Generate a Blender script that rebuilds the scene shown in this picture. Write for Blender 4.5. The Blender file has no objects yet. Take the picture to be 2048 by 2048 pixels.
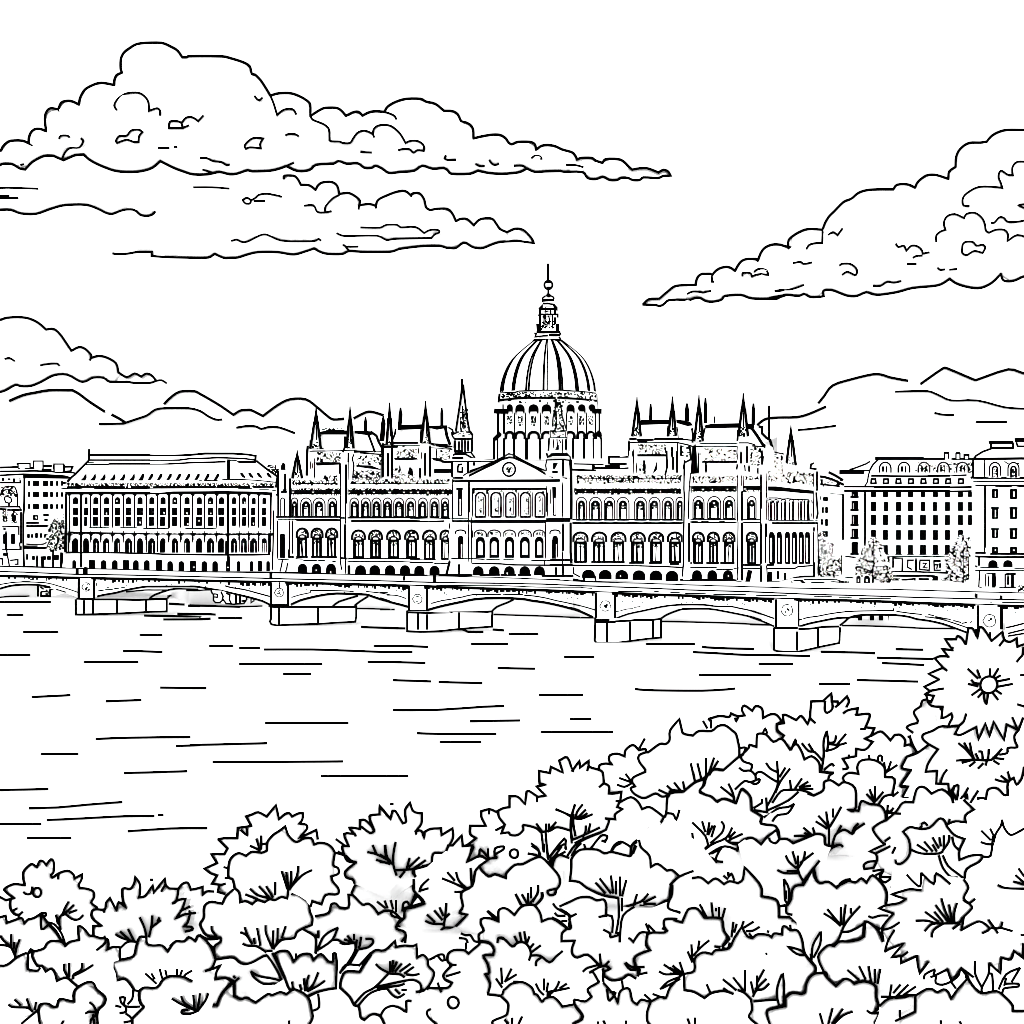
import bpy, math, random
import numpy as np
from mathutils import Vector
from mathutils.geometry import delaunay_2d_cdt

# ------------------------------------------------------------------ basics
K = 2844.44          # focal length in source pixels (50 mm lens, 36 mm sensor, 2048 px)
H = 45.0             # eye height above the river
HY = 900.0           # row of the horizon
sc = bpy.context.scene
COL = sc.collection

def U(x, y, Y):
    return ((x - 1024.0) / K * Y, Y, H - (y - HY) / K * Y)

TILES = {'A': (0, 60, 3.7734), 'B': (460, 160, 3.7734), 'C': (900, 160, 3.7734), 'D': (1536, 160, 3.7734),
         'X': (1380, 440, 9.66), 'H1': (0, 600, 4.83), 'H3': (400, 700, 6.44), 'G1': (1648, 600, 4.83),
         'V1': (0, 1110, 4.83), 'V2': (380, 1110, 4.83), 'V3': (760, 1110, 4.83), 'V4': (1140, 1110, 4.83),
         'V5': (1500, 1110, 4.83), 'U': (1748, 1100, 6.44),
         'S1': (0, 1490, 4.83), 'S2': (380, 1490, 4.83), 'S3': (760, 1490, 4.83),
         'Q1': (0, 1688, 5.3667), 'Q2': (340, 1688, 5.3667), 'Q3': (680, 1688, 5.3667),
         'Q4': (1000, 1688, 5.3667), 'Q5': (1340, 1688, 5.3667), 'Q6': (1688, 1688, 5.3667),
         'R1': (1100, 1380, 4.83), 'R2': (1400, 1380, 4.83), 'R3': (1648, 1240, 4.83), 'R4': (1648, 1560, 4.83),
         'F1': (0, 880, 6.44), 'F2': (280, 880, 6.44), 'P3': (540, 780, 6.44), 'P1': (540, 920, 6.44),
         'L': (940, 520, 6.44), 'E': (940, 760, 6.44), 'W': (740, 740, 6.44), 'Z': (820, 940, 6.44),
         'T1': (1100, 920, 6.44), 'T2': (1220, 770, 6.44), 'T3': (1400, 780, 6.44), 'T4': (1360, 940, 6.44),
         'T5': (1600, 920, 6.44), 'G': (1748, 860, 6.44), 'N': (0, 0, 1.0)}

def parse(s):
    """'A:x,y x,y! x,y~ B:..' -> [(x, y, corner, gap_after)] in source pixels."""
    t = TILES['N']; out = []
    for tok in s.split():
        if ':' in tok:
            n, tok = tok.split(':'); t = TILES[n]
            if not tok: continue
        c = '!' in tok; g = '~' in tok
        a, b = tok.strip('!~').split(',')
        out.append((t[0] + float(a) / t[2], t[1] + float(b) / t[2], c or g, g))
    return out

def strokes(s):
    """';' separated polylines; the tile prefix carries over."""
    res = []; cur = 'N'
    for part in s.split(';'):
        part = part.strip()
        if not part: continue
        if ':' not in part.split()[0]:
            part = cur + ':' + part
        for tok in part.split():
            if ':' in tok: cur = tok.split(':')[0]
        res.append(parse(part))
    return res

def smooth(pts, closed=False, n=3):
    """Catmull-Rom through pts, sharp at corner points. Returns [(x, y, gap)]"""
    out = []; m = len(pts)
    segs = m if closed else m - 1
    for i in range(segs):
        p1 = pts[i]; p2 = pts[(i + 1) % m]
        if p1[3]:
            out.append((p1[0], p1[1], True)); continue
        p0 = pts[(i - 1) % m] if (closed or i > 0) else p1
        p3 = pts[(i + 2) % m] if (closed or i + 2 < m) else p2
        t1x = 0 if p1[2] else (p2[0] - p0[0]) / 2; t1y = 0 if p1[2] else (p2[1] - p0[1]) / 2
        t2x = 0 if p2[2] else (p3[0] - p1[0]) / 2; t2y = 0 if p2[2] else (p3[1] - p1[1]) / 2
        L = math.hypot(p2[0] - p1[0], p2[1] - p1[1])
        if p1[2]: t1x, t1y = (p2[0] - p1[0]), (p2[1] - p1[1])
        if p2[2]: t2x, t2y = (p2[0] - p1[0]), (p2[1] - p1[1])
        for tx, ty in ((0, 0),):
            pass
        l1 = math.hypot(t1x, t1y); l2 = math.hypot(t2x, t2y)
        if l1 > L * 1.2: t1x *= L * 1.2 / l1; t1y *= L * 1.2 / l1
        if l2 > L * 1.2: t2x *= L * 1.2 / l2; t2y *= L * 1.2 / l2
        k = n if L > 5 else 1
        for j in range(k):
            u = j / k; u2 = u * u; u3 = u2 * u
            a = 2 * u3 - 3 * u2 + 1; b = u3 - 2 * u2 + u; c = -2 * u3 + 3 * u2; d = u3 - u2
            out.append((a * p1[0] + b * t1x + c * p2[0] + d * t2x, a * p1[1] + b * t1y + c * p2[1] + d * t2y, False))
    if not closed:
        out.append((pts[-1][0], pts[-1][1], True))
    return out

# ------------------------------------------------------------------ materials
def mat_paper():
    m = bpy.data.materials.new('white_paper_wash'); m.use_nodes = True
    nt = m.node_tree; b = nt.nodes['Principled BSDF']
    b.inputs['Roughness'].default_value = 1.0
    b.inputs['Specular IOR Level'].default_value = 0.0
    tc = nt.nodes.new('ShaderNodeTexCoord'); no = nt.nodes.new('ShaderNodeTexNoise'); no.inputs['Scale'].default_value = 0.35
    rp = nt.nodes.new('ShaderNodeValToRGB')
    rp.color_ramp.elements[0].color = (0.87, 0.87, 0.87, 1); rp.color_ramp.elements[1].color = (0.90, 0.90, 0.90, 1)
    nt.links.new(tc.outputs['Object'], no.inputs['Vector']); nt.links.new(no.outputs['Fac'], rp.inputs['Fac'])
    nt.links.new(rp.outputs['Color'], b.inputs['Base Color'])
    return m
def mat_ink():
    m = bpy.data.materials.new('black_ink'); m.use_nodes = True
    nt = m.node_tree; b = nt.nodes['Principled BSDF']
    b.inputs['Roughness'].default_value = 1.0
    b.inputs['Specular IOR Level'].default_value = 0.0
    no = nt.nodes.new('ShaderNodeTexNoise'); no.inputs['Scale'].default_value = 2.0
    rp = nt.nodes.new('ShaderNodeValToRGB')
    rp.color_ramp.elements[0].color = (0.0, 0.0, 0.0, 1); rp.color_ramp.elements[1].color = (0.0004, 0.0004, 0.0004, 1)
    nt.links.new(no.outputs['Fac'], rp.inputs['Fac']); nt.links.new(rp.outputs['Color'], b.inputs['Base Color'])
    return m
PAPER, INK = mat_paper(), mat_ink()

# ------------------------------------------------------------------ objects
def thing(name, label, cat, loc, group=None):
    o = bpy.data.objects.new(name, None); COL.objects.link(o)
    o.location = loc; o.empty_display_size = 1.0
    o['label'] = label; o['category'] = cat
    if group: o['group'] = group
    return o

def world_loc(o):
    v = Vector((0, 0, 0))
    while o is not None:
        v += o.location; o = o.parent
    return v

class MB:
    """collects geometry in world space: material 0 = paper, 1 = ink"""
    def __init__(s): s.v = []; s.f = []; s.m = []
    def add(s, vs, fs, mat):
        n = len(s.v); s.v.extend(vs)
        for f in fs: s.f.append(tuple(n + i for i in f)); s.m.append(mat)
    def build(s, name, parent=None, kind=None, **props):
        base = world_loc(parent) if parent else Vector((0, 0, 0))
        me = bpy.data.meshes.new(name)
        if parent is not None and name == parent.name.split('.')[0]: pass
        # own origin: middle of the bounding box base
        a = np.array(s.v); org = Vector(((a[:, 0].min() + a[:, 0].max()) / 2, (a[:, 1].min() + a[:, 1].max()) / 2, a[:, 2].min()))
        if kind == 'structure': org = Vector((0, 0, 0))
        me.from_pydata([tuple(Vector(p) - org) for p in s.v], [], s.f)
        me.materials.append(PAPER); me.materials.append(INK)
        me.polygons.foreach_set('material_index', s.m); me.update()
        o = bpy.data.objects.new(name, me); COL.objects.link(o)
        if parent: o.parent = parent
        o.location = org - base
        if kind: o['kind'] = kind
        for k, v in props.items(): o[k] = v
        return o

WSC = 1.10
def even(v): return 2.0 * round(v / 2.0)
def stroke(mb, pts, w, Yf, e=0.12, flat=False, back=0.0):
    """ink ribbon w pixels wide along pts [(x, y)] lying e in front of depth Yf(x, y)"""
    xs_ = [p[0] for p in pts]; ys_ = [p[1] for p in pts]; k_ = WSC
    if len(pts) < 6 and max(w, 2) < 8 and (max(xs_) - min(xs_) > 5 or max(ys_) - min(ys_) > 5):
        if max(ys_) - min(ys_) < 1.1:
            w = max(2.0, even(w)); c_ = even(sum(ys_) / len(ys_) - w / 2) + w / 2; pts = [(p[0], c_) for p in pts]; k_ = 1.0
        elif max(xs_) - min(xs_) < 1.1:
            w = max(2.0, even(w)); c_ = even(sum(xs_) / len(xs_) - w / 2) + w / 2; pts = [(c_, p[1]) for p in pts]; k_ = 1.0
    if not callable(Yf):
        c = Yf; Yf = lambda x, y: c
    P = [pts[0]]
    for p in pts[1:]:
        if math.hypot(p[0] - P[-1][0], p[1] - P[-1][1]) > 0.3: P.append(p)
    if len(P) < 2:
        P = [(P[0][0] - w / 2, P[0][1]), (P[0][0] + w / 2, P[0][1])]
    h = w * k_ / 2.0; n = len(P); L = []; R = []
    closed = math.hypot(P[0][0] - P[-1][0], P[0][1] - P[-1][1]) < 0.5 and n > 3
    for i in range(n):
        a = P[i - 1] if i > 0 else (P[-2] if closed else None)
        b = P[i + 1] if i < n - 1 else (P[1] if closed else None)
        p = P[i]
        def nrm(q, r):
            dx, dy = r[0] - q[0], r[1] - q[1]; l = math.hypot(dx, dy) or 1; return (-dy / l, dx / l)
        px, py = p
        if a is None or b is None:
            nx, ny = nrm(a, p) if b is None else nrm(p, b); s = 1.0
            ext = h * 0.35
            if b is None: px += ny * ext; py -= nx * ext
            else: px -= ny * ext; py += nx * ext
        else:
            n1 = nrm(a, p); n2 = nrm(p, b); nx, ny = n1[0] + n2[0], n1[1] + n2[1]
            l = math.hypot(nx, ny)
            if l < 0.25: nx, ny = n1; s = 1.0
            else: nx /= l; ny /= l; s = min(1.0 / max(nx * n1[0] + ny * n1[1], 0.3), 1.7)
        L.append((px + nx * h * s, py + ny * h * s)); R.append((px - nx * h * s, py - ny * h * s))
    vs = []; fs = []
    for i in range(n):
        Yc = Yf(P[i][0], P[i][1])
        if flat:
            vs.append(U(L[i][0], L[i][1], Yf(*L[i]))); vs.append(U(R[i][0], R[i][1], Yf(*R[i])))
        else:
            vs += [U(L[i][0], L[i][1], Yc - e), U(R[i][0], R[i][1], Yc - e), U(L[i][0], L[i][1], Yc + back), U(R[i][0], R[i][1], Yc + back)]
    if flat:
        for i in range(n - 1): fs.append((2 * i, 2 * i + 1, 2 * i + 3, 2 * i + 2))
    else:
        for i in range(n - 1):
            a, b = 4 * i, 4 * i + 4
            fs += [(a, a + 1, b + 1, b), (a, b, b + 2, a + 2), (a + 1, a + 3, b + 3, b + 1)]
        fs += [(0, 2, 3, 1), (4 * n - 4, 4 * n - 3, 4 * n - 1, 4 * n - 2)]
    mb.add(vs, fs, 1)

def line(mb, x0, y0, x1, y1, w, Y, e=0.12):
    stroke(mb, [(x0, y0), (x1, y1)], w, Y, e)

def lines(mb, s, w, Y, e=0.12, n=1):
    for st in strokes(s):
        q = smooth(st, False, n)
        run = []
        for i, (x, y, g) in enumerate(q):
            run.append((x, y))
            if g:
                if len(run) > 1: stroke(mb, run, w, Y, e)
                run = []

def prism(mb, pts, Y, depth, mat=0, e=0.0):
    """px polygon at depth Y (number or function of x) extruded straight back by depth metres"""
    Yf = Y if callable(Y) else (lambda x: Y)
    n = len(pts); fr = []; bk = []
    for (x, y) in pts:
        a = U(x, y, Yf(x) - e); fr.append(a); bk.append((a[0], a[1] + depth, a[2]))
    vs = fr + bk
    fs = [tuple(range(n)), tuple(range(2 * n - 1, n - 1, -1))]
    for i in range(n):
        j = (i + 1) % n; fs.append((i, i + n, j + n, j))
    mb.add(vs, fs, mat)

def rect(mb, x0, y0, x1, y1, Y, mat=1, th=0.15, e=0.15):
    x0, y0, x1, y1 = even(x0), even(y0), even(x1), even(y1)
    """raised block on a wall; the front stands e proud of depth Y"""
    a = [U(x0, y0, Y - e), U(x1, y0, Y - e), U(x1, y1, Y - e), U(x0, y1, Y - e)]
    b = [(p[0], p[1] + th + e, p[2]) for p in a]
    mb.add(a + b, [(0, 1, 2, 3), (4, 7, 6, 5), (0, 4, 5, 1), (1, 5, 6, 2), (2, 6, 7, 3), (3, 7, 4, 0)], mat)

def fill(mb, pts, Y, e=0.15, mat=1):
    if len(pts) == 4: pts = [(even(x), even(y)) if abs(pts[0][0] - pts[3][0]) < .5 or abs(pts[0][1] - pts[1][1]) < .5 or abs(pts[0][0] - pts[1][0]) < .5 else (x, y) for x, y in pts]
    fr = [U(x, y, Y - e) for x, y in pts]; n = len(pts); bk = [(a[0], a[1] + e, a[2]) for a in fr]
    fs = [tuple(range(n))] + [(i, i + n, (i + 1) % n + n, (i + 1) % n) for i in range(n)]
    mb.add(fr + bk, fs, mat)

def specks(mb, x0, y0, x1, y1, dens, seed, Yf, e=0.12, keep=None, cell=2.0):
    """carved ornament: small dark cells, ragged runs"""
    rnd = random.Random(seed)
    if not callable(Yf):
        c = Yf; Yf = lambda x, y: c
    x0, y0 = even(x0), even(y0)
    y = y0
    while y < y1 - 0.5:
        x = x0
        while x < x1 - 0.5:
            if rnd.random() < dens and (keep is None or keep(x + 1, y + 1)):
                r = rnd.choice((1, 1, 2, 2, 3)) * cell; r = min(r, x1 - x)
                hh = cell * rnd.choice((1, 1, 1, 2))
                Y = Yf(x + r / 2, y) - e
                a = [U(x, y, Y), U(x + r, y, Y), U(x + r, y + hh, Y), U(x, y + hh, Y)]
                b = [(p[0], p[1] + e, p[2]) for p in a]
                mb.add(a + b, [(0, 1, 2, 3), (0, 4, 5, 1), (1, 5, 6, 2), (2, 6, 7, 3), (3, 7, 4, 0)], 1)
                x += r
            x += cell
        y += cell

# ------------------------------------------------------------------ pillows (clouds, crowns)
def poly_dist(px, py, poly):
    """distance to polygon edge and inside test (numpy)"""
    a = np.array(poly); b = np.roll(a, -1, axis=0)
    P = np.stack([px, py], 1)[:, None, :]; A = a[None]; B = b[None]
    AB = B - A; t = ((P - A) * AB).sum(2) / np.maximum((AB * AB).sum(2), 1e-9); t = np.clip(t, 0, 1)
    d = np.sqrt((((A + AB * t[..., None]) - P) ** 2).sum(2)).min(1)
    x = px[:, None]; y = py[:, None]
    ax, ay, bx, by = a[None, :, 0], a[None, :, 1], b[None, :, 0], b[None, :, 1]
    c = ((ay > y) != (by > y)) & (x < (bx - ax) * (y - ay) / np.where(by == ay, 1e-9, by - ay) + ax)
    return d, (c.sum(1) % 2 == 1)

class Pillow:
    def __init__(s, outline, Y, B, L, step):
        s.o = outline; s.Y = Y; s.B = B; s.L = L
        q = smooth(outline, True); s.q = q; s.poly = [(x, y) for x, y, g in q]; s.step = step
    def bulge(s, x, y):
        d, ins = poly_dist(np.atleast_1d(np.float64(x)), np.atleast_1d(np.float64(y)), s.poly)
        u = np.clip(d / s.L, 0, 1); b = s.B * (1 - (1 - u) ** 2)
        return np.where(ins, b, 0.0)
    def depth(s, x, y): return s.Y - float(s.bulge(x, y)[0])
    def body(s, mb):
        a = np.array(s.poly); x0, y0 = a.min(0); x1, y1 = a.max(0); st = s.step
        gx, gy = np.meshgrid(np.arange(x0 + st / 2, x1, st), np.arange(y0 + st / 2, y1, st)); gx = gx.ravel(); gy = gy.ravel()
        d, ins = poly_dist(gx, gy, s.poly); k = ins & (d > st * 0.35)
        pts = list(s.poly) + list(zip(gx[k], gy[k])); n = len(s.poly)
        co, ed, fa, *_ = delaunay_2d_cdt([Vector((float(x), float(y))) for x, y in pts], [(i, (i + 1) % n) for i in range(n)], [], 0, 1e-4)
        cx = np.array([c.x for c in co]); cy = np.array([c.y for c in co])
        tri = np.array([f for f in fa if len(f) == 3])
        mx = cx[tri].mean(1); my = cy[tri].mean(1)
        _, ins = poly_dist(mx, my, s.poly); tri = tri[ins]
        b = s.bulge(cx, cy); dd, _ = poly_dist(cx, cy, s.poly); b[dd < 0.05] = 0
        F = [U(x, y, s.Y - v) for x, y, v in zip(cx, cy, b)]
        Bk = [U(x, y, s.Y + v * 0.6 + 0.01) for x, y, v in zip(cx, cy, b)]
        m = len(F); fs = [tuple(int(i) for i in t) for t in tri] + [tuple(int(i) + m for i in t[::-1]) for t in tri]
        mb.add(F + Bk, fs, 0)
    def rim(s, mb, w, e):
        run = []; q = s.q + [s.q[0]]
        for i, (x, y, g) in enumerate(q):
            run.append((x, y))
            if g or i == len(q) - 1:
                if len(run) > 1: stroke(mb, run, w, s.Y, e, back=e * 0.4)
                run = []
    def marks(s, mb, text, w, e):
        for st in strokes(text): s.mark(mb, st, w, e)
    def mark(s, mb, st, w, e):
        if 1:
            q = smooth(st, False); run = []
            for x, y, g in q:
                run.append((x, y))
                if g:
                    if len(run) > 1: stroke(mb, run, w, s.depth, e, back=e * 0.3)
                    run = []
# ------------------------------------------------------------------ clouds
CLOUDS = [
 ("largest heaped cloud with a high round dome, reaching in from the left edge", 2600, 5.0,
  "A:-150,900 0,910 20,880 50,850 85,835 170,835 215,855! 218,810 235,770 265,748 310,748 350,765! 342,720 340,650 355,610 385,590 440,600! 460,550 500,535 545,538 595,562! 605,510 640,450 700,415 750,400 800,402 860,415! 862,380 880,340 920,322! 910,290 912,220 935,170 980,135 1030,107 1100,97 1220,97 1290,125 1340,155 1375,205! 1410,205 1420,197 1675,198 1750,215 1840,245 1885,275 1900,330 B:190,-40 230,0 270,60 305,118! 350,103 400,98 460,100 520,120 580,155 605,185 607,270! 680,225 720,210 800,210 840,230 875,270! 930,243 970,240 1000,268! 1050,243 1100,235 1165,240! 1190,200 1250,165 1330,142 1440,142 1480,163 1550,180 1615,232! 1680,235 1720,260 1745,310 1780,320 1815,340 1835,375 1838,440! C:240,425 320,412 380,415 420,440 445,475 470,483 510,467 605,467 640,485 650,525! 690,497 740,490 795,500 850,525 920,545 945,570 960,600! 990,588 1070,588 1100,608 1150,625! 1175,597 1270,597 1310,615 1350,655 1375,677! 1420,668 1480,665 1530,680 1573,698! 1610,678 1645,690 1665,722! 1610,724 1570,740 1460,735 1430,755 1380,755 1340,738 1290,740 1260,755 1205,755 1155,732 1100,748 1040,740 1000,695 860,692 830,687 720,690 640,693 580,668! 540,690 500,700 400,708 300,703 210,685! 150,708 10,708 B:1640,680 1610,665 1530,670 1450,648 1390,685 1280,695 1200,702 1150,670 1100,648 1070,663 1015,663 965,630 880,632 822,612 780,632 650,640 600,680 510,687 425,650! 370,670 300,685 170,690 130,682 60,705 0,712 A:1660,1072 1600,1083 1560,1090 1460,1090 1390,1070 1310,1040 1210,990! 1150,1040 1070,1065 980,1072 880,1065 800,1040 720,1005 670,975 630,940! 570,945 520,965 480,983! 430,962 400,950 340,950 290,970 240,1000 190,1053! 150,1045 90,1012 20,1010 0,1020 -150,1040",
  "A:215,855 250,882; 440,595 447,615; B:1078,408 1088,432; 305,118 330,180 355,265! 375,245 405,225 445,217 480,225 500,260; 607,270 625,300 700,330 735,355 748,380 750,455! 770,463 830,465 850,475 905,475 930,440 960,400 1000,383 1040,388 1078,408! 1085,370 1115,345 1160,340 1215,347 1270,390 1300,430 1325,475! 1360,460 1415,460 1455,485 1465,510 1462,535! 1415,530 1385,548 1355,523 1310,520 1270,530; 607,270 640,250; 1165,240! 1210,255 1240,270 1255,295; 425,650 480,625; A:1530,1053 1600,1077; A:880,603 862,570 880,530 920,495 970,475 1050,475 1100,510 1120,550 1125,610! 1185,590 1207,610 1207,645; 1370,700 1340,688 1290,688 1275,710 1275,740! 1378,740! 1370,700! 1400,665 1435,655 1470,668 1495,688! 1535,645; 1375,740 1425,720; 883,853 875,835 900,800 955,798 990,758 1050,753 1075,770! 1050,800 1045,845! 1010,845 960,828 920,838 883,853; 445,820 460,798 510,798 525,812; 610,818 628,838 600,885 530,890 490,925 468,975; 1195,892 1275,892; 1315,883 1335,883; 155,1020 178,1012; 1510,965 1560,967 1610,990 1670,997 1710,1020 1733,1015; B:185,120 205,145 222,153 245,133; 418,418 440,408 490,408 518,425; 120,520! 110,495 140,460 180,437 250,440! 228,480 232,515! 150,508 120,520; 985,543 1068,548; 1630,570 1620,590 1640,603 1703,603; 1855,635 1885,650 1920,650; C:297,605 315,630 340,642 368,632; 485,648 550,648 580,670; 615,590 640,573 680,577 690,600; 877,640 950,643 1005,658"),
 ("long thin cloud with a scalloped top under the largest cloud", 2450, 4.6,
  "A:850,1685~ 1300,1600~ 1750,1250~ B:405,745! 410,722 480,722 510,745 535,790! 600,795 645,828! 665,793 700,772 770,770 810,800 825,860! 850,855 900,853 950,880 980,910 975,945! 1040,935 1075,940 1100,950! 1110,915 1140,890 1250,845 1320,837 1365,870! 1380,855 1430,855 1465,900 1480,960 1510,982! 1560,972 1640,972 1680,1010 1705,1065! 1740,1048 1790,1050 1840,1095! C:220,1055 270,1043 320,1048 350,1085 380,1125 430,1148! 490,1122 550,1130 600,1175 625,1210 632,1230! 570,1222 510,1215 380,1223 320,1240 250,1268 200,1268 165,1258 105,1228 45,1268 0,1268 B:1640,1268 1580,1252 1440,1255 1280,1275 1240,1290 1200,1297 1000,1297 895,1292 850,1313 740,1313 680,1297 635,1272! 560,1297 500,1315 450,1315 360,1300 210,1300 130,1318 60,1340 0,1343 A:1690,1720 1620,1690! 1570,1718 1400,1718 1230,1712 1145,1705! 1145,1675! 1040,1675 960,1688 870,1690 850,1685",
  "B:825,868 780,890 740,930 718,960 718,990; 560,948 630,945 660,995 730,997 765,988; 975,945 970,975; 1100,950 1102,968; 1365,870 1368,882; 95,905 125,888 155,905 150,930 115,930 95,905; 155,910 190,890 220,865 280,858 340,868 390,880; 180,912 262,912; 10,1215 50,1205 90,1222 130,1220 190,1190 240,1168 280,1168 380,1210 500,1217 640,1215 668,1200 685,1212; 985,1112 1130,1115 1180,1093 1260,1093 1290,1112 1400,1110 1465,1155! 1510,1132 1570,1132 1580,1150 1545,1165 1520,1193! 1400,1195 1230,1200 1180,1207 1110,1175 860,1177 805,1155; 855,1245 880,1258 965,1258; 865,1250 900,1290; A:1460,1187 1600,1187 1730,1197"),
 ("low streak of cloud with a wavy lower edge below the heaped cloud", 2300, 4.6,
  "A:-100,1150~ 500,1170~ 1150,1290~ 1172,1370! 1150,1393 1110,1403 1060,1395 1010,1357 930,1358 850,1388 800,1380 740,1350 650,1320 520,1320 450,1330 370,1355 270,1388 160,1385 80,1358 0,1358 -100,1360",
  "A:0,1192 60,1190 285,1197; 0,1252 70,1252; 0,1268 135,1268"),
 ("rising bank of cloud entering from the right edge", 2550, 4.8,
  "C:1455,1695! 1500,1655 1580,1650! 1650,1590 1700,1555 1780,1548 X:0,1255 110,1255! 115,1190 150,1100 220,1045 300,1040 400,1040 430,1060! 500,980 580,930 690,905 780,920 870,980! 930,870 1000,790 1090,755 1180,752 1300,755 1310,790! 1360,650 1430,550 1520,495 1620,470 1740,475 1820,500 1930,525 D:155,1270! 155,1210 190,1175 240,1145 300,1125 390,1128 412,1130! 430,1080 460,1030 500,990 570,920 630,895 680,853 740,832 820,825 945,825! 975,790 1055,788 1110,812! 1130,770 1180,728 1220,715 1275,718 1360,745! 1368,690 1415,655! 1420,580 1450,520 1515,475 1600,472 1650,465! 1690,420 1740,392 1800,377 1932,377 2080,377~ 2080,1460~ 1932,1483 1870,1510 1820,1520 1775,1510 1757,1465! 1690,1530 1610,1568 1530,1567 1430,1540 1370,1502! 1310,1540 1250,1555 1090,1570 980,1600 850,1620 790,1617 740,1602 670,1630 610,1630 560,1615 490,1588 440,1585 418,1595 420,1630! 400,1635 320,1638 275,1615 230,1630 130,1622 60,1650 0,1648 X:1820,1460 1740,1490 1660,1525 1250,1520 1130,1500 980,1450 670,1470 620,1530 550,1560 420,1580 300,1565 200,1510 100,1510 0,1545 C:1820,1660 1655,1660 1610,1695 1580,1705 1550,1698",
  "X:430,1060 425,1190 460,1190; C:1790,1615 1830,1597 1890,1600 1915,1608 X:240,1410 300,1390 400,1370; 1015,1080 1020,1025 1160,1025 1200,1090! 1270,1060 1370,1045 1505,1060! 1505,1020 1460,960 1320,945 1240,1000; 1645,1370 1740,1370 1850,1335; D:190,1382 245,1372 270,1388 330,1377; 412,1130 410,1230! 350,1232 310,1245 290,1275; 455,1170 490,1148 525,1170! 562,1120; 1270,1220! 1270,1175 1300,1145 1340,1130! 1328,1080 1350,1030 1410,1012 1480,1042! 1500,1010 1560,1002 1610,1035 1635,1080 1645,1135 1668,1152! 1720,1130 1780,1130 1810,1160 1808,1215! 1880,1170 1960,1190; 1685,1078 1710,1075 1745,1037 1780,1040 1810,1070 1880,1070 1960,1055; 1520,952 1480,948 1470,930 1472,890 1500,855 1590,807 1720,808 1770,815! 1755,770 1742,740 1745,700 1765,685 1810,715 1848,718! 1845,660 1880,618 1960,618; 1960,935 1890,945 1960,975; 1470,1240 1490,1222 1545,1222 1575,1250 1620,1243 1640,1265 1620,1305! 1560,1290 1520,1310 1495,1322 1465,1300 1470,1240; 965,1235 985,1260 1025,1250 1045,1288! 1080,1252 1120,1252 1155,1275 1170,1310! 1218,1300; 1165,1325 1120,1328 1095,1340; 1050,1390 1120,1393; 1280,1417 1300,1433 1333,1430; 1370,1432 1425,1427; 540,1400 560,1387 620,1388 665,1420 672,1455 655,1472 600,1447 560,1470; 795,1555 850,1553 900,1523 950,1530 1005,1518; 55,1592 110,1580 180,1578 270,1547"),
 ("low cloud tapering to the right just over the left-hand hills", 2400, 4.6,
  "H1:-120,190 0,190 60,172 180,165 280,178 370,220 445,285! 520,280 580,330 630,400 690,490! 760,455 820,470 880,530 880,560! 950,540 1030,555 1120,610 1145,700! 1225,745 1300,710 1365,740! 1410,712 1460,725 1510,780! 1450,800 1290,800 1230,790 1060,790 1000,752 900,750 830,785 770,785 650,722 520,728 400,790 300,830 200,832 150,820 60,870 0,890 -120,920",
  "H1:880,560 868,582; 1510,782 1560,775 1610,805; 45,570 90,560 140,590; 390,632 450,620 550,615 575,635"),
]
for lab, Y, w, outl, st in CLOUDS:
    p = Pillow(parse(outl), Y, 55.0, 45.0, 22.0)
    a = np.array(p.poly); c = U(float(a[:, 0].mean()), float(a[:, 1].max()), Y)
    t = thing('cloud', lab, 'cloud', c, 'clouds over the city')
    mb = MB(); p.body(mb); mb.build('cloud_body', t)
    mb = MB(); p.rim(mb, w, 7.0); p.marks(mb, st, w * 0.86, 3.0); mb.build('cloud_contour', t)

# ------------------------------------------------------------------ hills
def hill(outl, marks, Y, depth, w):
    pts = [(x, y) for x, y, g in smooth(parse(outl), False)]
    mb = MB(); n = len(pts)
    bot = 960
    vs = []; fs = []
    for i, (x, y) in enumerate(pts):
        a = U(x, y, Y); b = U(x, bot, Y)
        vs += [b, a, (a[0], a[1] + depth * .5, a[2] * 0.75), (a[0], a[1] + depth, b[2] - 20)]
    for i in range(n - 1):
        for k in range(3): fs.append((4 * i + k, 4 * i + k + 1, 4 * i + k + 5, 4 * i + k + 4))
    mb.add(vs, fs, 0)
    lines(mb, marks, w, Y, 6.0, 3)
    mb.build('hill', None, 'structure', label='far hill behind the city')
hill("H1:90,975 220,920 340,895 480,872 700,872 760,905 860,980 1010,1075 1080,1108 1150,1150 1300,1260",
     "H1:90,975 220,920 340,895 480,872 700,872! 760,905 860,980 1010,1078; 1080,1108 1150,1145 1205,1180", 3000, 500, 5.4)
hill("H1:1400,1200 1585,1005 1650,940 1740,885 1880,880 H3:0,565 150,650 280,730 430,835! 520,780 660,775 810,850! 1000,710 1160,635 1360,635 1500,730 1640,850 1720,900 1850,885 P3:1080,365 1240,285 1330,285 1460,325 1700,420 W:900,700",
     "H1:1585,1005 1650,940 1740,885 1880,882 H3:0,565 150,650 280,730 430,835! 520,780 600,772 660,775 810,850! 1000,710 1160,635 1360,635 1500,730 1640,850 1720,895 1850,885; P3:1080,365 1240,285 1330,285 1460,325", 2950, 500, 5.0)
hill("H1:960,1197 1190,1190 1320,1150 1420,1115 1500,1060 1600,1045 1820,1045 H3:0,785 100,850 200,895 280,895 H3:470,1000 600,980 720,985 790,1015 900,990 1030,1000 1220,1070 1400,1150",
     "H1:960,1197 1190,1194! 1320,1150 1420,1115 1500,1060 1600,1045 1820,1045 H3:0,785 100,850 200,895 280,895; 470,1000 600,980 720,985 790,1015 900,990 1030,1000 1220,1070", 2880, 500, 4.6)
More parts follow.
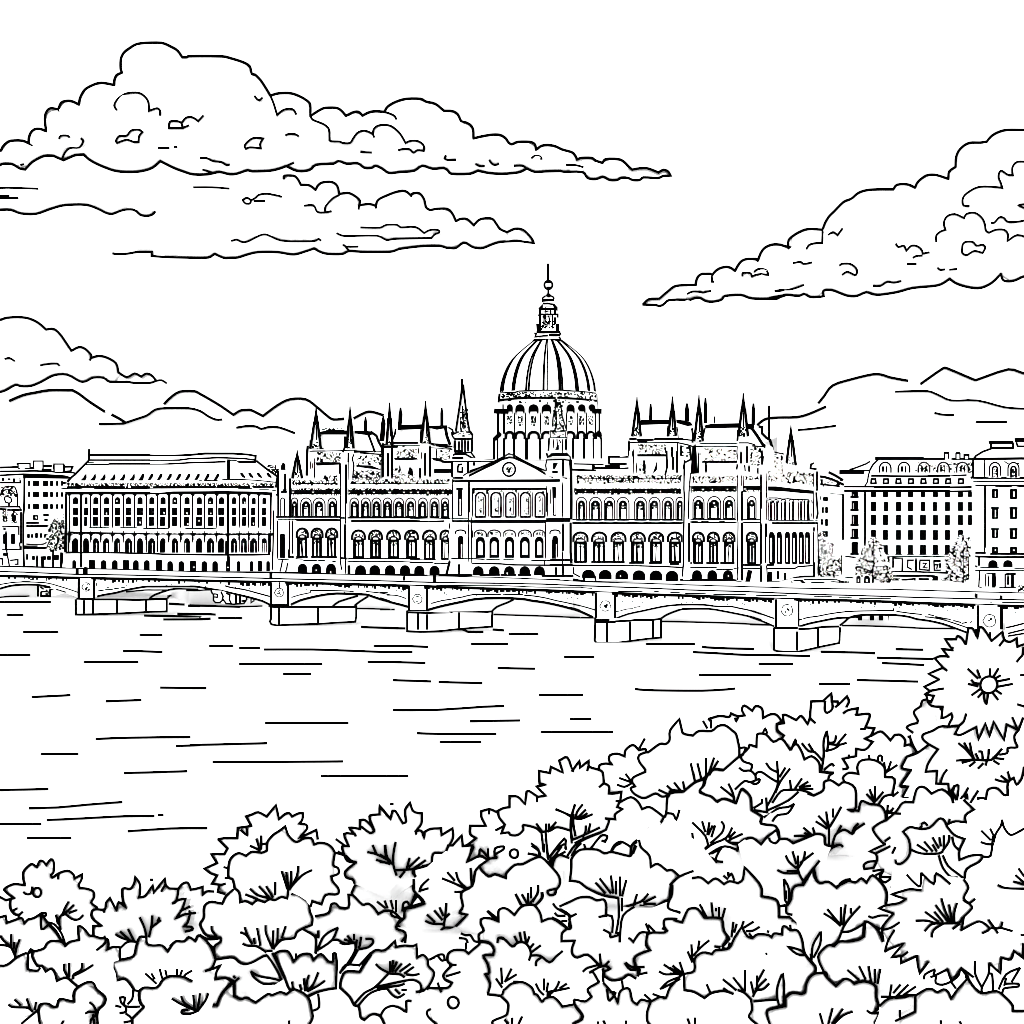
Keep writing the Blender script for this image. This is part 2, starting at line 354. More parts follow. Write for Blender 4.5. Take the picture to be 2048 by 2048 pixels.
hill("T3:600,560 740,450 840,375 1000,355 1240,350 1400,310 1560,240 G1:0,930 85,825 270,765 460,720 550,720 640,750 810,780 935,810 1150,660 1190,660 1450,770 1480,770 1780,670 1932,710 2100,740",
     "T3:740,450 840,375 1000,355 1240,350 1400,310 1620,215; T3:1525,170 G1:0,930 85,825 270,765 460,720 550,720 640,748 810,780; G1:935,810 1150,660 1190,660 1450,770 1480,770 1780,670 1932,710 2100,740", 3000, 500, 5.0)
hill("T3:1000,600 1265,515 1480,495 1750,460 G1:690,885 1000,880 1100,915 1230,970 1480,970 1740,1035 1932,1050 2100,1060",
     "T3:1265,515 1480,495 1750,460; G1:690,885 1000,880 1100,915 1230,970 1480,970 1740,1035 1932,1050 2100,1060; 1070,1090 1150,1108 1255,1110; 1470,1178 1768,1178", 2850, 500, 4.2)
# ------------------------------------------------------------------ window kinds
def arch_pts(x0, x1, ytop, ybot, n=10):
    cx = (x0 + x1) / 2; rx = (x1 - x0) / 2; ry = min(rx * 1.05, (ybot - ytop) * .6)
    p = [(x0, ybot)]
    for i in range(n + 1):
        a = math.pi * (1 - i / n); p.append((cx + rx * math.cos(a), ytop + ry - ry * math.sin(a)))
    p.append((x1, ybot)); return p

def win_hooded(par, cx, w, y0, y1, Y, seed=0):
    """upper storey: thin outer arch, dark tympanum, two jambs"""
    mb = MB(); rnd = random.Random(seed)
    stroke(mb, arch_pts(cx - w / 2, cx + w / 2, y0, y1), 2.6, Y)
    iw = w * 0.62
    prism(mb, arch_pts(cx - iw / 2, cx + iw / 2, y0 + 6, y1), Y - 0.1, 0.3, 0)
    fill(mb, arch_pts(cx - iw / 2 - .6, cx + iw / 2 + .6, y0 + 6, y0 + 19), Y - .1, 0.2)
    specks(mb, cx - iw / 2, y0 + 19, cx + iw / 2, y0 + 23, .4, seed + 900, Y - .1, .2)
    line(mb, cx - iw / 2 + .5, y0 + 12, cx - iw / 2 + .5, y1, rnd.choice((3, 4)), Y, .3)
    line(mb, cx + iw / 2 - .5, y0 + 12, cx + iw / 2 - .5, y1, rnd.choice((2, 3, 4)), Y, .3)
    line(mb, cx - w / 2, y1, cx + w / 2, y1, 3, Y)
    prism(mb, [(cx - 1.5, y0 + 12), (cx + 1, y0 + 12), (cx + 1, y0 + 15), (cx - 1.5, y0 + 15)], Y - .45, .2, 0)
    return mb.build('window', par)

def win_tall(par, cx, w, y0, y1, Y, seed=0):
    """main storey: heavy hood arch, dark jambs, central mullion"""
    mb = MB(); rnd = random.Random(seed)
    ap = arch_pts(cx - w / 2, cx + w / 2, y0, y0 + 19)
    stroke(mb, ap, 4.8, Y); specks(mb, cx - w * .36, y0 + 4, cx + w * .36, y0 + 14, .3, seed + 700, Y, .14)
    iw = w * 0.84; b = cx - iw / 2
    fill(mb, arch_pts(b + .5, b + iw - .5, y0 + 11, y0 + 24), Y, 0.2)
    prism(mb, arch_pts(b + 5.5, b + iw - 5.5, y0 + 14.5, y0 + 17.5), Y - .25, .1, 0)
    specks(mb, b + 2, y0 + 24, b + iw - 2, y0 + 28, .35, seed + 750, Y, .14)
    line(mb, b + 2, y0 + 20, b + 2, y1, rnd.choice((4, 6, 6)), Y)
    line(mb, b + iw - 2, y0 + 20, b + iw - 2, y1, rnd.choice((4, 4, 6)), Y)
    line(mb, cx + rnd.uniform(-2.4, 1), y0 + 20, cx + rnd.uniform(-2, .6), y1, rnd.choice((2, 4, 4)), Y)
    line(mb, b, y1, b + iw, y1, 3.4, Y)
    return mb.build('window', par)

def win_dark(par, cx, w, y0, y1, Y, arch=True, seed=0, hole=True, name='window'):
    mb = MB(); rnd = random.Random(seed * 7 + 3)
    pts = arch_pts(cx - w / 2, cx + w / 2, y0, y1) if arch else [(cx - w / 2, y1), (cx - w / 2, y0), (cx + w / 2, y0), (cx + w / 2, y1)]
    fill(mb, pts, Y, 0.15)
    if hole and w > 7 and rnd.random() < 0.22:
        hx = cx + rnd.uniform(-w * .25, w * .1); hy = y0 + (y1 - y0) * rnd.uniform(.35, .75)
        prism(mb, [(hx, hy), (hx + 2, hy), (hx + 2, hy + rnd.choice((2, 4))), (hx, hy + 2)], Y - .22, .1, 0)
    return mb.build(name, par)

def wall(par, pts, Y, depth, marks=(), name='wall', extra=None):
    mb = MB(); prism(mb, pts, Y, depth)
    for s, w in marks: lines(mb, s, w, Y)
    if extra: extra(mb)
    return mb.build(name, par)

# ================================================================== left office block
YO = 430.0
t = thing('office_building', 'long hipped-roof block with eighteen bays of black windows, left of the domed palace', 'building', U(345, 1164, YO))
def ex(mb):
    specks(mb, 134, 966, 546, 974, .5, 11, YO)
    for i, (a, b) in enumerate(((134, 250), (262, 300), (306, 430), (436, 500), (506, 548))): line(mb, a, 973 + (1 if a > 450 else 0), b, 973 + (1 if b > 450 else 0), 3, YO)
    rnd = random.Random(4)
    xs = [139, 163, 181, 202, 225, 247, 269, 292, 315, 337, 361.5, 385, 409, 433, 456, 479, 497.5, 517, 541]
    for i, x in enumerate(xs):
        w = 5 if i in (9, 14) else 2.2
        if i in (1, 14): line(mb, x, 986, x, 1134, 3.4, YO)
        else: line(mb, x, 986, x, 1056, w, YO)
        line(mb, x, 1062, x, 1085 if rnd.random() < .6 else 1104, 2, YO)
        fill(mb, [(x - 5, 988), (x + 5, 988), (x + 2, 993), (x - 2, 993)], YO)
        fill(mb, [(x - 6, 1066), (x + 6, 1066), (x + 2, 1073), (x - 2, 1073)], YO)
wall(t, [(130, 986), (131, 1164), (550, 1164), (556, 988), (554, 963), (134, 963)], YO, 14, [
    ("F1:845,685 1320,682 1932,685 F2:0,683 430,680 1100,676 1380,680 1780,695", 5.6),
    ("F1:1210,625 1932,625 F2:0,622 470,618 1155,612; 1262,625 1440,625; 1535,637 1660,637; 1700,650 1750,650; F1:790,625 1060,625", 2.2),
    ("F1:850,700 850,1440; 815,960 835,1440", 3.6), ("F1:895,700 900,1180; 885,1180 885,1440", 2.2),
    ("F1:850,1450 1380,1450 1932,1462 F2:300,1470 960,1480 1460,1480 1670,1475", 3.4), ("F2:1690,700 1680,1160; 1665,1220 1665,1475", 3.0),
    ("F1:900,1190 1480,1200 1932,1205 F2:0,1208 620,1210 960,1215 1150,1220 1500,1215 1680,1215", 3.2),
    ("F2:40,1138 370,1138; 580,1138 980,1140; F1:1150,1128 1400,1130; 1550,1128 1760,1130", 1.8),
    ("F1:800,1455 800,1580 785,1640; 850,1655 1550,1668 F2:0,1680 320,1690 820,1700 1500,1702 1932,1708; F2:1735,790 1730,1100 1710,1640", 3.4),
    ("F2:1135,700 1130,1160; 1108,1300 1108,1470; 1140,1500 1140,1660", 3.2)], extra=ex)
cols = [151, 172, 191.5, 213, 235, 257, 280, 303.5, 326, 349.5, 374, 398.5, 421, 443, 468, 488, 507.5, 528.5]
for i, cx in enumerate(cols):
    w = 6 if i in (1,) else (8 if i > 13 else 10.5)
    win_dark(t, cx, w, 994 + (1 if i > 15 else 0), 1008, YO, True, i); win_dark(t, cx - (1 if i > 12 else 0), w, 1015.5, 1030, YO, False, i + 40); win_dark(t, cx - .6, w, 1034, 1052, YO, False, i + 80)
for i, cx in enumerate(cols):
    mb = MB(); rnd = random.Random(i + 5); x0, x1 = cx - 6.5, cx + 6
    fill(mb, arch_pts(x0 + 1, x1 - 1, 1076, 1086), YO)
    for xx in (x0 + 2, cx - .5 + rnd.uniform(-1, 1), x1 - 2): line(mb, xx, 1082, xx, 1105, rnd.choice((2, 3, 4.4)), YO)
    if i in (0, 1): fill(mb, arch_pts(x0 + 1, x1 - 1, 1078, 1105), YO, .2)
    stroke(mb, arch_pts(cx - 11, cx + 11, 1067, 1080), 1.6, YO)
    mb.build('window', t)
for i, cx in enumerate([148, 184, 207, 229.5, 251.5, 271.7, 293.5, 317.5, 340, 362.5, 386, 408.5, 430, 456, 477, 503, 520, 536]):
    win_dark(t, cx, 11.5 if i < 13 and i else 7.5, 1120 if i < 8 else 1122, 1139 if i < 4 else 1142, YO, i % 3 != 1, i + 200, i > 9 or i == 1)
# roof
mb = MB()
prism(mb, [(137, 964), (137, 960), (178, 921), (178, 908), (444, 906), (512, 911), (512, 921), (555, 957), (550, 964)], YO - .2, 13)
lines(mb, "F1:1150,193 1932,193 F2:0,193 640,192 840,175 1200,175 1390,187 1490,205 1482,270; F1:1148,130 1146,260 970,440 920,480 870,540; F2:1500,270 1640,380 1770,470 1750,610", 4.2, YO - .2)
lines(mb, "F1:1150,258 1932,258 F2:0,258 510,258 640,240 760,238 1000,228 1160,232 1350,240 1480,258; F1:1400,308 1932,308 F2:0,308 400,307 640,293 1100,280; 1270,285 1490,286", 3.4, YO - .2)
lines(mb, "F1:1110,316 1400,316; 1120,290 1210,290; F2:1140,265 1240,265 1270,285; 1060,508 1310,508 1540,522 1750,545; 760,520 800,520; 825,520 1000,520; 1640,380 1780,480; 1640,345 1700,330 1770,390; F1:925,470 860,530", 2.2, YO - .2)
lines(mb, "F2:1140,255 1140,505", 6, YO - .2)
specks(mb, 536, 930, 552, 944, .3, 3, YO - .2)
rf = mb.build('roof', t)
for x in (1090, 1210, 1335, 1462, 1585, 1712, 1828):
    mb = MB(); x = x / 6.44; fill(mb, [(x - 9, 961), (x - 2, 954), (x, 949), (x + 3, 948), (x + 3.4, 955), (x + 1, 961)], YO - .2, .4); mb.build('dormer', rf)
for x in (25, 140, 258, 380, 498, 618, 740, 865, 990):
    mb = MB(); x = 280 + x / 6.44; fill(mb, [(x - 7, 960.5), (x - 4, 955), (x, 947.5), (x + 4.5, 947), (x + 3.8, 953), (x - 1, 960)], YO - .2, .4); mb.build('dormer', rf)
for x in (1320, 1425, 1535, 1660):
    mb = MB(); x = 280 + x / 6.44; fill(mb, [(x - 5.5, 945), (x, 946), (x + 5, 953), (x + 5.5, 957), (x - 1, 954), (x - 4, 950)], YO - .2, .4); mb.build('dormer', rf)
mb = MB(); stroke(mb, [(178.6, 898), (178.6, 910)], 3, YO); mb.build('flagpole', t)

# ================================================================== far left buildings
YL = 434.0
t = thing('apartment_block', 'plain white block with small square windows at the far left, a tree at its corner', 'building', U(90, 1164, YL))
wall(t, [(46, 950), (46, 1164), (132, 1164), (136, 952), (100, 950)], YL, 12, [
    ("F1:313,480 310,890 300,960 300,1360 310,1640", 4), ("F1:340,1075 500,1075; 340,1112 660,1112; 0,1630 320,1630 640,1640 850,1650; 340,1340 470,1350 560,1340 600,1320", 3),
    ("F1:310,1395 600,1395; 320,1370 480,1380", 4.4), ("F1:475,1490 475,1630; 530,1500 540,1630; 560,1500 560,1630; 352,1470 352,1540; 790,1650 790,1450", 3)])
for r, (ya, yb) in enumerate(((530, 592), (672, 735), (826, 888))):
    for i, x in enumerate((375, 463, 592, 663, 733, 805)):
        win_dark(t, x / 6.44, (5, 11, 10, 6, 5, 4)[i], 880 + ya / 6.44, 880 + yb / 6.44, YL, False, i + r * 9)
for x, w, a, b in ((452, 10, 960, 1035), (592, 11, 955, 975), (592, 9, 1020, 1040), (367, 5, 1205, 1258), (412, 4, 1205, 1258), (468, 6, 1200, 1258), (527, 4, 1200, 1258), (600, 9, 1205, 1265), (430, 7, 1490, 1540), (575, 5, 1490, 1540), (637, 8, 1490, 1540), (725, 9, 1485, 1540)):
    win_dark(t, x / 6.44, w, 880 + a / 6.44, 880 + b / 6.44, YL, False, int(x))
mb = MB()
prism(mb, [(-60, 955), (-60, 936), (35, 934), (34, 927), (60, 927), (68, 922), (86, 922), (86, 932), (104, 933), (108, 928), (128, 928), (146, 936), (150, 948), (140, 962), (136, 958)], YL, 10)
lines(mb, "F1:-300,352 0,355 220,347; 215,310 220,305 385,305; 240,320 240,370; 320,355 440,360; 545,332 665,332; 545,370 550,385 660,385; 690,320 690,375; 820,320 820,400; 840,345 935,345 910,400 840,408", 4, YL)
lines(mb, "F1:430,285 550,290", 6, YL); lines(mb, "F1:440,300 440,365; 690,318 820,320; -300,403 0,405 450,398 660,405 740,415 950,420 970,440; -300,455 0,455 300,440 640,452 830,465 900,485 870,530; 800,550 880,550", 3.6, YL)
rf = mb.build('roof', t)
for x0, y0, x1, y1 in ((36, 927, 60, 936), (67, 922, 86, 937), (108, 928, 127, 943)):
    mb = MB(); prism(mb, [(x0, y1), (x0, y0), (x1, y0), (x1, y1)], YL - .3, 3); stroke(mb, [(x0, y1), (x0, y0), (x1, y0), (x1, y1)], 3, YL - .3); mb.build('chimney', rf)

YA = 437.0
t = thing('ornate_house', 'ornate gabled house front with an arched window cut by the left edge', 'building', U(15, 1164, YA))
wall(t, [(-70, 955), (-70, 1164), (48, 1164), (48, 950)], YA, 10, [
    ("F1:-300,550 0,550 260,550 260,520; 0,860 250,860 270,900; 0,895 80,895; 95,895 280,900; 30,1115 240,1115 240,1220; 30,1410 270,1410 270,1370; 255,470 255,500", 3.2),
    ("F1:0,720 30,640 70,600 110,595 190,605 215,660 225,720 225,850; 20,690 50,650 90,635 140,640 210,720; 265,930 270,1330; 55,745 80,720 140,745 150,790 120,815 70,800 55,745; 120,815 120,860", 3),
    ("F1:75,1180 75,1400; 80,1400 120,1620; 250,1320 260,1400; 0,1610 -300,1610; 0,1530 30,1530 30,1610; 130,1550 230,1540 230,1600 190,1600", 3)],
    extra=lambda mb: (specks(mb, 2, 974, 34, 994, .28, 8, YA), specks(mb, 3, 1020, 16, 1044, .5, 9, YA), specks(mb, 22, 1020, 36, 1046, .4, 19, YA)))
for x, w, a, b in ((40, 4, 490, 530), (115, 4, 480, 513), (180, 4, 480, 540), (65, 9, 990, 1060), (180, 7, 960, 1040), (62, 8, 1210, 1335), (168, 8, 1215, 1335), (60, 6, 1130, 1165), (70, 9, 1450, 1500)):
    win_dark(t, x / 6.44, w, 880 + a / 6.44, 880 + b / 6.44, YA, False, int(x))

# ================================================================== the domed palace
YP = 425.0
pal = thing('palace', 'great domed riverside palace with gothic spires, arcaded storeys and a central gable', 'palace', U(1095, 1164, YP))
YW = YP + 1.2        # wings stand a little behind the centre and the corner blocks
# ---- wings and blocks
def cornice(mb, x0, x1, y0, y1, Y, seed, sl=0.0):
    h = (y1 - y0)
    fill(mb, [(x0, y0), (x1, y0 + sl), (x1, y1 + sl), (x0, y1)], Y, .3)
    specks(mb, x0, y0 - 2 + sl / 2, x1, y0, .6, seed, Y); specks(mb, x0, y1 + sl / 2, x1, y1 + 2, .6, seed + 1, Y)
    rnd = random.Random(seed); x = x0 + 3
    while x < x1 - 6:
        k = (x - x0) / (x1 - x0) * sl; w = rnd.choice((2, 2, 4))
        prism(mb, [(x, y1 - 4 + k), (x + w, y1 - 4 + k), (x + w, y1 - 2 + k), (x, y1 - 2 + k)], Y - .4, .1, 0)
        x += rnd.choice((14, 20, 30, 40))
def left_block(mb):
    cornice(mb, 582, 682, 979, 987.5, YP, 31)
    specks(mb, 584, 959, 676, 969, .42, 32, YP); line(mb, 590, 967, 676, 967, 2.5, YP); specks(mb, 648, 950, 674, 962, .25, 36, YP)
wall(pal, [(545, 985), (545, 1164), (690, 1164), (690, 958), (681, 958), (584, 960), (580, 962), (576, 940), (557, 940), (556, 985)], YP, 26, [
    ("P3:75,1350 105,1350 105,1640; 105,1040 105,1340", 4), ("P3:195,1080 195,1300; 255,1140 255,1650", 4), ("P1:905,350 905,1290; 250,780 250,1260; 290,780 290,1210", 2.2),
    ("P1:98,780 98,1270; 245,1150 240,1260", 2.4), ("P1:80,740 905,740; 340,775 905,775", 3.2), ("P1:100,765 340,765", 2), ("P1:100,1275 245,1278; 330,1270 420,1278; 425,1293 605,1293; 620,1293 710,1300; 800,1305 850,1305", 2.2),
    ("P1:340,1245 490,1245; 530,1250 860,1250; 240,1250 310,1250", 3), ("P1:30,1450 350,1455 640,1465 860,1475", 4), ("P1:160,1290 150,1350 130,1430; 225,1330 215,1400 200,1440; 905,1300 925,1420; 45,650 40,1060 30,1420", 3),
    ("P3:145,1310 220,1310; 165,1290 210,1290", 4)], name='wing', extra=left_block)
def left_wing(mb):
    cornice(mb, 694, 903, 979, 988, YW, 41)
    specks(mb, 702, 958, 900, 968, .48, 42, YW); line(mb, 700, 967, 898, 967, 2, YW); specks(mb, 706, 946, 760, 958, .2, 43, YW); specks(mb, 790, 948, 832, 958, .25, 44, YW)
wall(pal, [(688, 966), (688, 1164), (905, 1164), (905, 958), (700, 958)], YW, 26, [
    ("P1:1000,745 1932,742 Z:0,625 520,625", 3.2), ("P1:1045,785 1932,785 Z:0,655 440,655", 4), ("P1:990,1270 1932,1268 Z:0,1150 330,1150", 3), ("P1:990,1308 1690,1308 1932,1320; Z:0,1190 300,1190; 310,1203 800,1203", 2.2),
    ("P1:1060,1480 1932,1480 Z:0,1345 220,1358", 4.2)], name='wing', extra=left_wing)
mb = MB(); prism(mb, [(682, 925), (682, 1164), (694, 1164), (694, 925)], YP - .6, 3)
lines(mb, "P3:905,1040 905,1932; P1:905,1000 905,1290; 905,1290 925,1420", 2.4, YP - .6); lines(mb, "P3:975,960 980,1460; P1:975,250 980,560", 4, YP - .6); lines(mb, "P1:970,560 970,820; 970,1260 972,1460", 2.2, YP - .6); lines(mb, "P1:972,830 972,1260; 915,745 960,745", 4, YP - .6); lines(mb, "P1:900,1260 990,1270", 4, YP - .6)
mb.build('buttress', pal)
def right_wing(mb):
    cornice(mb, 1147, 1362, 978, 986, YW, 51)
    specks(mb, 1152, 950, 1362, 966, .40, 52, YW); line(mb, 1156, 957.5, 1358, 957.5, 1.6, YW)
wall(pal, [(1140, 948), (1140, 1164), (1368, 1170), (1368, 955), (1300, 950)], YW, 26, [
    ("T1:290,765 1932,767", 2.2), ("T1:290,812 1720,812", 4), ("T1:330,1308 460,1310; 530,1305 960,1312; 1020,1322 1210,1322; 1275,1325 1440,1325; 1545,1335 1660,1335", 3),
    ("T1:290,1355 1070,1360 1520,1375 1720,1385", 3), ("T1:0,1535 320,1540 480,1570 850,1565 1210,1580 1350,1595 1600,1600", 4), ("T1:300,1380 300,1460 385,1505; 435,1490 435,1560; 580,1490 590,1560", 3)], name='wing', extra=right_wing)
def right_block(mb):
    cornice(mb, 1381, 1475, 973, 982, YP, 61); cornice(mb, 1486, 1521, 973, 981, YP, 63)
    specks(mb, 1385, 952, 1475, 966, .42, 62, YP); specks(mb, 1490, 952, 1518, 960, .45, 66, YP)
wall(pal, [(1366, 955), (1366, 1164), (1535, 1172), (1535, 952), (1480, 940), (1376, 950)], YP, 26, [
    ("T4:105,637 720,637; 780,637 1100,637; 120,662 230,662; 270,664 370,664; 500,664 580,664", 2.6), ("T4:0,676 750,678; 780,677 1110,677", 2.2), ("T4:50,1190 150,1195; 340,1200 500,1200; 520,1200 700,1200; 740,1218 1210,1218", 3.4),
    ("T4:0,1252 475,1255; 465,1280 680,1280; 690,1268 860,1270 1065,1275", 2.4), ("T4:0,1415 700,1418 790,1435", 4), ("T4:930,1460 1110,1460 1150,1440; 0,1480 280,1490 730,1500 1160,1510", 4),
    ("T4:900,1300 880,1400 860,1490", 9), ("T4:1165,1320 1165,1500", 7), ("T4:1260,1300 1260,1400; 1352,1330 1358,1410; 1185,1440 1290,1440 1410,1410 1480,1385 1600,1370 1740,1370", 3.4)], name='wing', extra=right_block)
def buttress(specs, poly, Y):
    mb = MB(); prism(mb, poly, Y, 3)
    for s, w in specs: lines(mb, s, w, Y)
    mb.build('buttress', pal)
buttress([("T1:1730,0 1725,370 1730,480 1725,800 1720,1010 1718,1330 1705,1500", 3.2), ("T1:1810,170 1790,420 1785,760", 3), ("T1:1795,810 1790,1310", 3.4)], [(1367, 940), (1367, 1160), (1380, 1160), (1381, 930)], YP - .6)
buttress([("T4:740,60 745,300 742,640 748,680 745,860 740,1210 745,1420", 2.4), ("T4:800,270 800,650", 4.4), ("T4:797,680 797,1250 790,1420", 4), ("T4:790,70 790,210; 818,80 818,210", 2), ("T4:750,1250 740,1420", 2)], [(1474, 940), (1474, 1162), (1485, 1162), (1486, 940)], YP - .6)
buttress([("T4:1040,60 1040,500", 3.8), ("T4:1036,500 1036,1220; 1115,40 1115,360; 1125,360 1115,400 1115,640", 2.2), ("T4:1042,690 1042,1210; 1108,690 1108,860; 1042,1230 1042,1460", 3.4), ("T4:1100,860 1100,1200; 1115,1230 1130,1440", 2.6)], [(1521, 930), (1521, 1166), (1533, 1166), (1533, 930)], YP - .6)
# end return of the right block, turned away
def side(mb):
    Y = YP + .5
    fill(mb, [(1530, 972.5), (1552, 972.5), (1580, 976), (1628, 981), (1628, 988), (1600, 986), (1570, 983), (1530, 981)], Y, .3)
    specks(mb, 1536, 942, 1626, 968, .42, 71, Y, keep=lambda x, y: y > 940 + (x - 1536) * .05 and y < 962 + (x - 1536) * .07)
    specks(mb, 1549, 908, 1566, 940, .33, 72, Y, keep=lambda x, y: y > 906 and y < 942)
wall(pal, [(1533, 925), (1533, 1172), (1640, 1172), (1640, 948), (1632, 926), (1624, 926), (1620, 942), (1585, 938), (1548, 905), (1545, 895), (1538, 890)], YP + .5, 26, [
    ("T4:1140,360 1250,360 1320,375 1390,370 1500,380 1650,380 1665,640", 2.6), ("T4:1110,637 1160,650 1720,650; 1740,650 1770,650", 2.2), ("T4:1185,687 1780,687; 1720,740 1725,790", 4), ("T4:1715,300 1720,630; 1695,390 1705,430; 1690,560 1690,600; 1725,800 1718,1200; 1770,40 1770,240; 1770,700 1775,800 1785,1100 1780,1330", 2.4),
    ("T4:1755,290 1765,440 1775,560 1760,630; 1720,1190 1720,1370", 4), ("T4:1130,1270 1260,1270 1480,1268 1520,1245 1720,1230", 3), ("T3:1505,1050 1510,1300", 3.6), ("T3:1465,940 1430,960 1425,1010 1500,1020", 4), ("T3:1470,1070 1465,1250", 2)], name='wing', extra=side)
for i, x in enumerate((1540, 1552, 1567, 1583, 1601, 1614)):
    mb = MB(); line(mb, x - 4, 1005, x - 4, 1040, 2.4, YP + .5); line(mb, x + 2, 1003, x + 2, 1040, (3.6, 4.2, 3.4, 5, 3.6, 3)[i], YP + .5); stroke(mb, arch_pts(x - 5, x + 5, 999, 1006), 2, YP + .5)
    mb.build('window', pal)
for i, x in enumerate((1180, 1280, 1385, 1474, 1560, 1643)):
    mb = MB(); x = 1360 + x / 6.44; Y = YP + .5
    fill(mb, arch_pts(x - 5, x + 5, 1063, 1076), Y); line(mb, x - 3.4, 1070, x - 3.4, 1126, 2.4, Y); line(mb, x + 3.2, 1070, x + 3.2, 1126, (5.6, 4, 3.4, 4, 3.6, 3.4)[i], Y); line(mb, x - 4, 1126, x + 5, 1126, 3.4, Y)
    mb.build('window', pal)
# windows of wings
for i, x in enumerate((589, 612, 638, 664.5)): win_hooded(pal, x, (13, 21, 24, 17)[i], 996, 1035, YP, i)
for i, x in enumerate((708.5, 731.5, 753, 775, 797.5, 821.5, 845.6, 869, 890)): win_hooded(pal, x, (17, 18, 18, 17, 20, 20, 18, 18, 15)[i], 996, 1035, YW, i + 10)
for i, x in enumerate((1163, 1191, 1219, 1246, 1281, 1309, 1336, 1360)): win_hooded(pal, x, (20, 24, 21, 24, 24, 22, 22, 16)[i], 994.5, 1039.5, YW, i + 20)
for i, x in enumerate((1397, 1428.5, 1458.5)): win_hooded(pal, x, (22, 26, 23)[i], 993, 1038, YP, i + 30)
win_hooded(pal, 1503.5, 17, 993, 1038, YP, 35)
for i, x in enumerate((604.5, 634, 663.5)): win_tall(pal, x, 22, 1057, 1113, YP, i)
for i, x in enumerate((717, 751, 787, 823)): win_tall(pal, x, 25, 1061, 1115, YW, i + 10)
for i, x in enumerate((859, 891)): win_tall(pal, x, (25, 20)[i], 1061, 1117, YW, i + 14)
for i, x in enumerate((1161, 1198.5, 1237, 1275.5, 1312.5, 1350)): win_tall(pal, x, 28, 1065, 1124, YW, i + 20)
for i, x in enumerate((1396.5, 1426.5, 1458)): win_tall(pal, x, 22, 1065, 1126, YP, i + 30)
win_tall(pal, 1503.5, 20, 1065, 1126, YP, 36)
for i, (x, w) in enumerate(((605, 19), (633, 19), (662, 20), (698, 6), (721, 22), (749.5, 22), (780, 21), (810, 21))): win_dark(pal, x, w, 1127 if i < 3 else 1130, 1148 if i < 3 else 1151, YP if i < 3 else YW, True, i + 300, True)
for i, x in enumerate((838.6, 869)): win_dark(pal, x, 21, 1131, 1150, YW, True, i + 320)
for i, x in enumerate((1177, 1210.5, 1243.5, 1278, 1312, 1344)): win_dark(pal, x, 26, 1139 + i * .4, 1157 + i, YW, True, i + 330)
for i, x in enumerate((1394, 1424.5, 1456)): win_dark(pal, x, 20, 1140, 1160, YP, True, i + 340)
# slim turret windows at the left end
mb = MB(); stroke(mb, arch_pts(561.5, 569, 996, 1034), 2.6, YP); mb.build('window', pal)
win_dark(pal, 565, 9.5, 1068, 1115, YP, False, 3)
# ---- centre block
YC = YP - 1.6
def centre(mb):
    fill(mb, [(905, 959), (1120, 957.5), (1120, 963), (905, 964.5)], YC, .3)
    fill(mb, [(940, 1039.5), (1092, 1039.5), (1092, 1046), (940, 1046)], YC, .3)
    line(mb, 904, 1042, 940, 1042, 3.4, YC); line(mb, 1092, 1043, 1140, 1043, 3.4, YC); line(mb, 903, 1037, 938, 1037, 2, YC); line(mb, 1092, 1037.5, 1140, 1038.5, 3, YC)
    line(mb, 945, 977, 1092, 977, 3, YC)
    for i in range(6): specks(mb, 944 + i * 27, 978, 954 + i * 27, 988, .4, 80 + i, YC)
wall(pal, [(904, 920), (904, 1040), (899, 1045), (897, 1164), (1146, 1166), (1144, 1120), (1141, 1045), (1141, 925), (1125, 922)], YC, 28, [
    ("Z:545,0 547,640; 510,680 508,760; 515,1160 490,1230", 2.2), ("Z:510,1180 490,1260 470,1340", 5), ("Z:760,150 760,540", 4), ("Z:755,540 755,700; 750,700 745,1180; 792,610 792,760; 790,760 790,1200; 805,235 805,600", 2.3), ("Z:800,780 800,870", 3.6),
    ("Z:1757,210 1757,540; 1750,680 1750,820; 1745,820 1745,1140; 1735,1160 1735,1240", 2.6), ("Z:530,1140 800,1140 960,1152; 980,1152 1160,1152; 1200,1152 1340,1152; 1560,1165 1932,1165", 2.6), ("Z:800,1203 1030,1205 1180,1210 1330,1222 1730,1225 1932,1225", 3.2),
    ("Z:370,1350 800,1350; 900,1357 1160,1358; 1175,1358 1365,1358; 1390,1358 1560,1358; 1700,1365 1932,1370", 4), ("Z:420,1385 880,1395 1370,1400 1580,1405 1932,1415", 3), ("Z:1880,1250 1880,1350; 625,1215 625,1335", 5),
    ("T1:165,0 165,190; 165,820 165,1170; 165,1370 165,1490", 3.6), ("T1:165,290 160,740; 160,1180 160,1340", 2.4), ("T1:265,0 270,250 275,540 272,760", 5.4), ("T1:265,810 265,1190 275,1330", 5), ("T1:0,1350 290,1352; 0,1290 290,1292; 0,1495 300,1500", 3.2)], name='central_block', extra=centre)
for i, (x, w) in enumerate(((961, 20), (992, 20), (1021.5, 20), (1051, 20), (1080, 19))):
    mb = MB(); stroke(mb, arch_pts(x - w / 2, x + w / 2, 985, 1033), 3.8, YC); line(mb, x - w / 2, 1033, x + w / 2, 1033, 3.2, YC)
    line(mb, x + w / 2 - 4.5, 994, x + w / 2 - 4.5, 1030, 2.2, YC); specks(mb, x - 5, 992, x + 5, 1003, .3, 90 + i, YC); specks(mb, x - 3, 1014, x + 4, 1029, .22, 95 + i, YC)
    line(mb, x + 15, 985, x + 15, 1033, 2, YC)
    mb.build('window', pal)
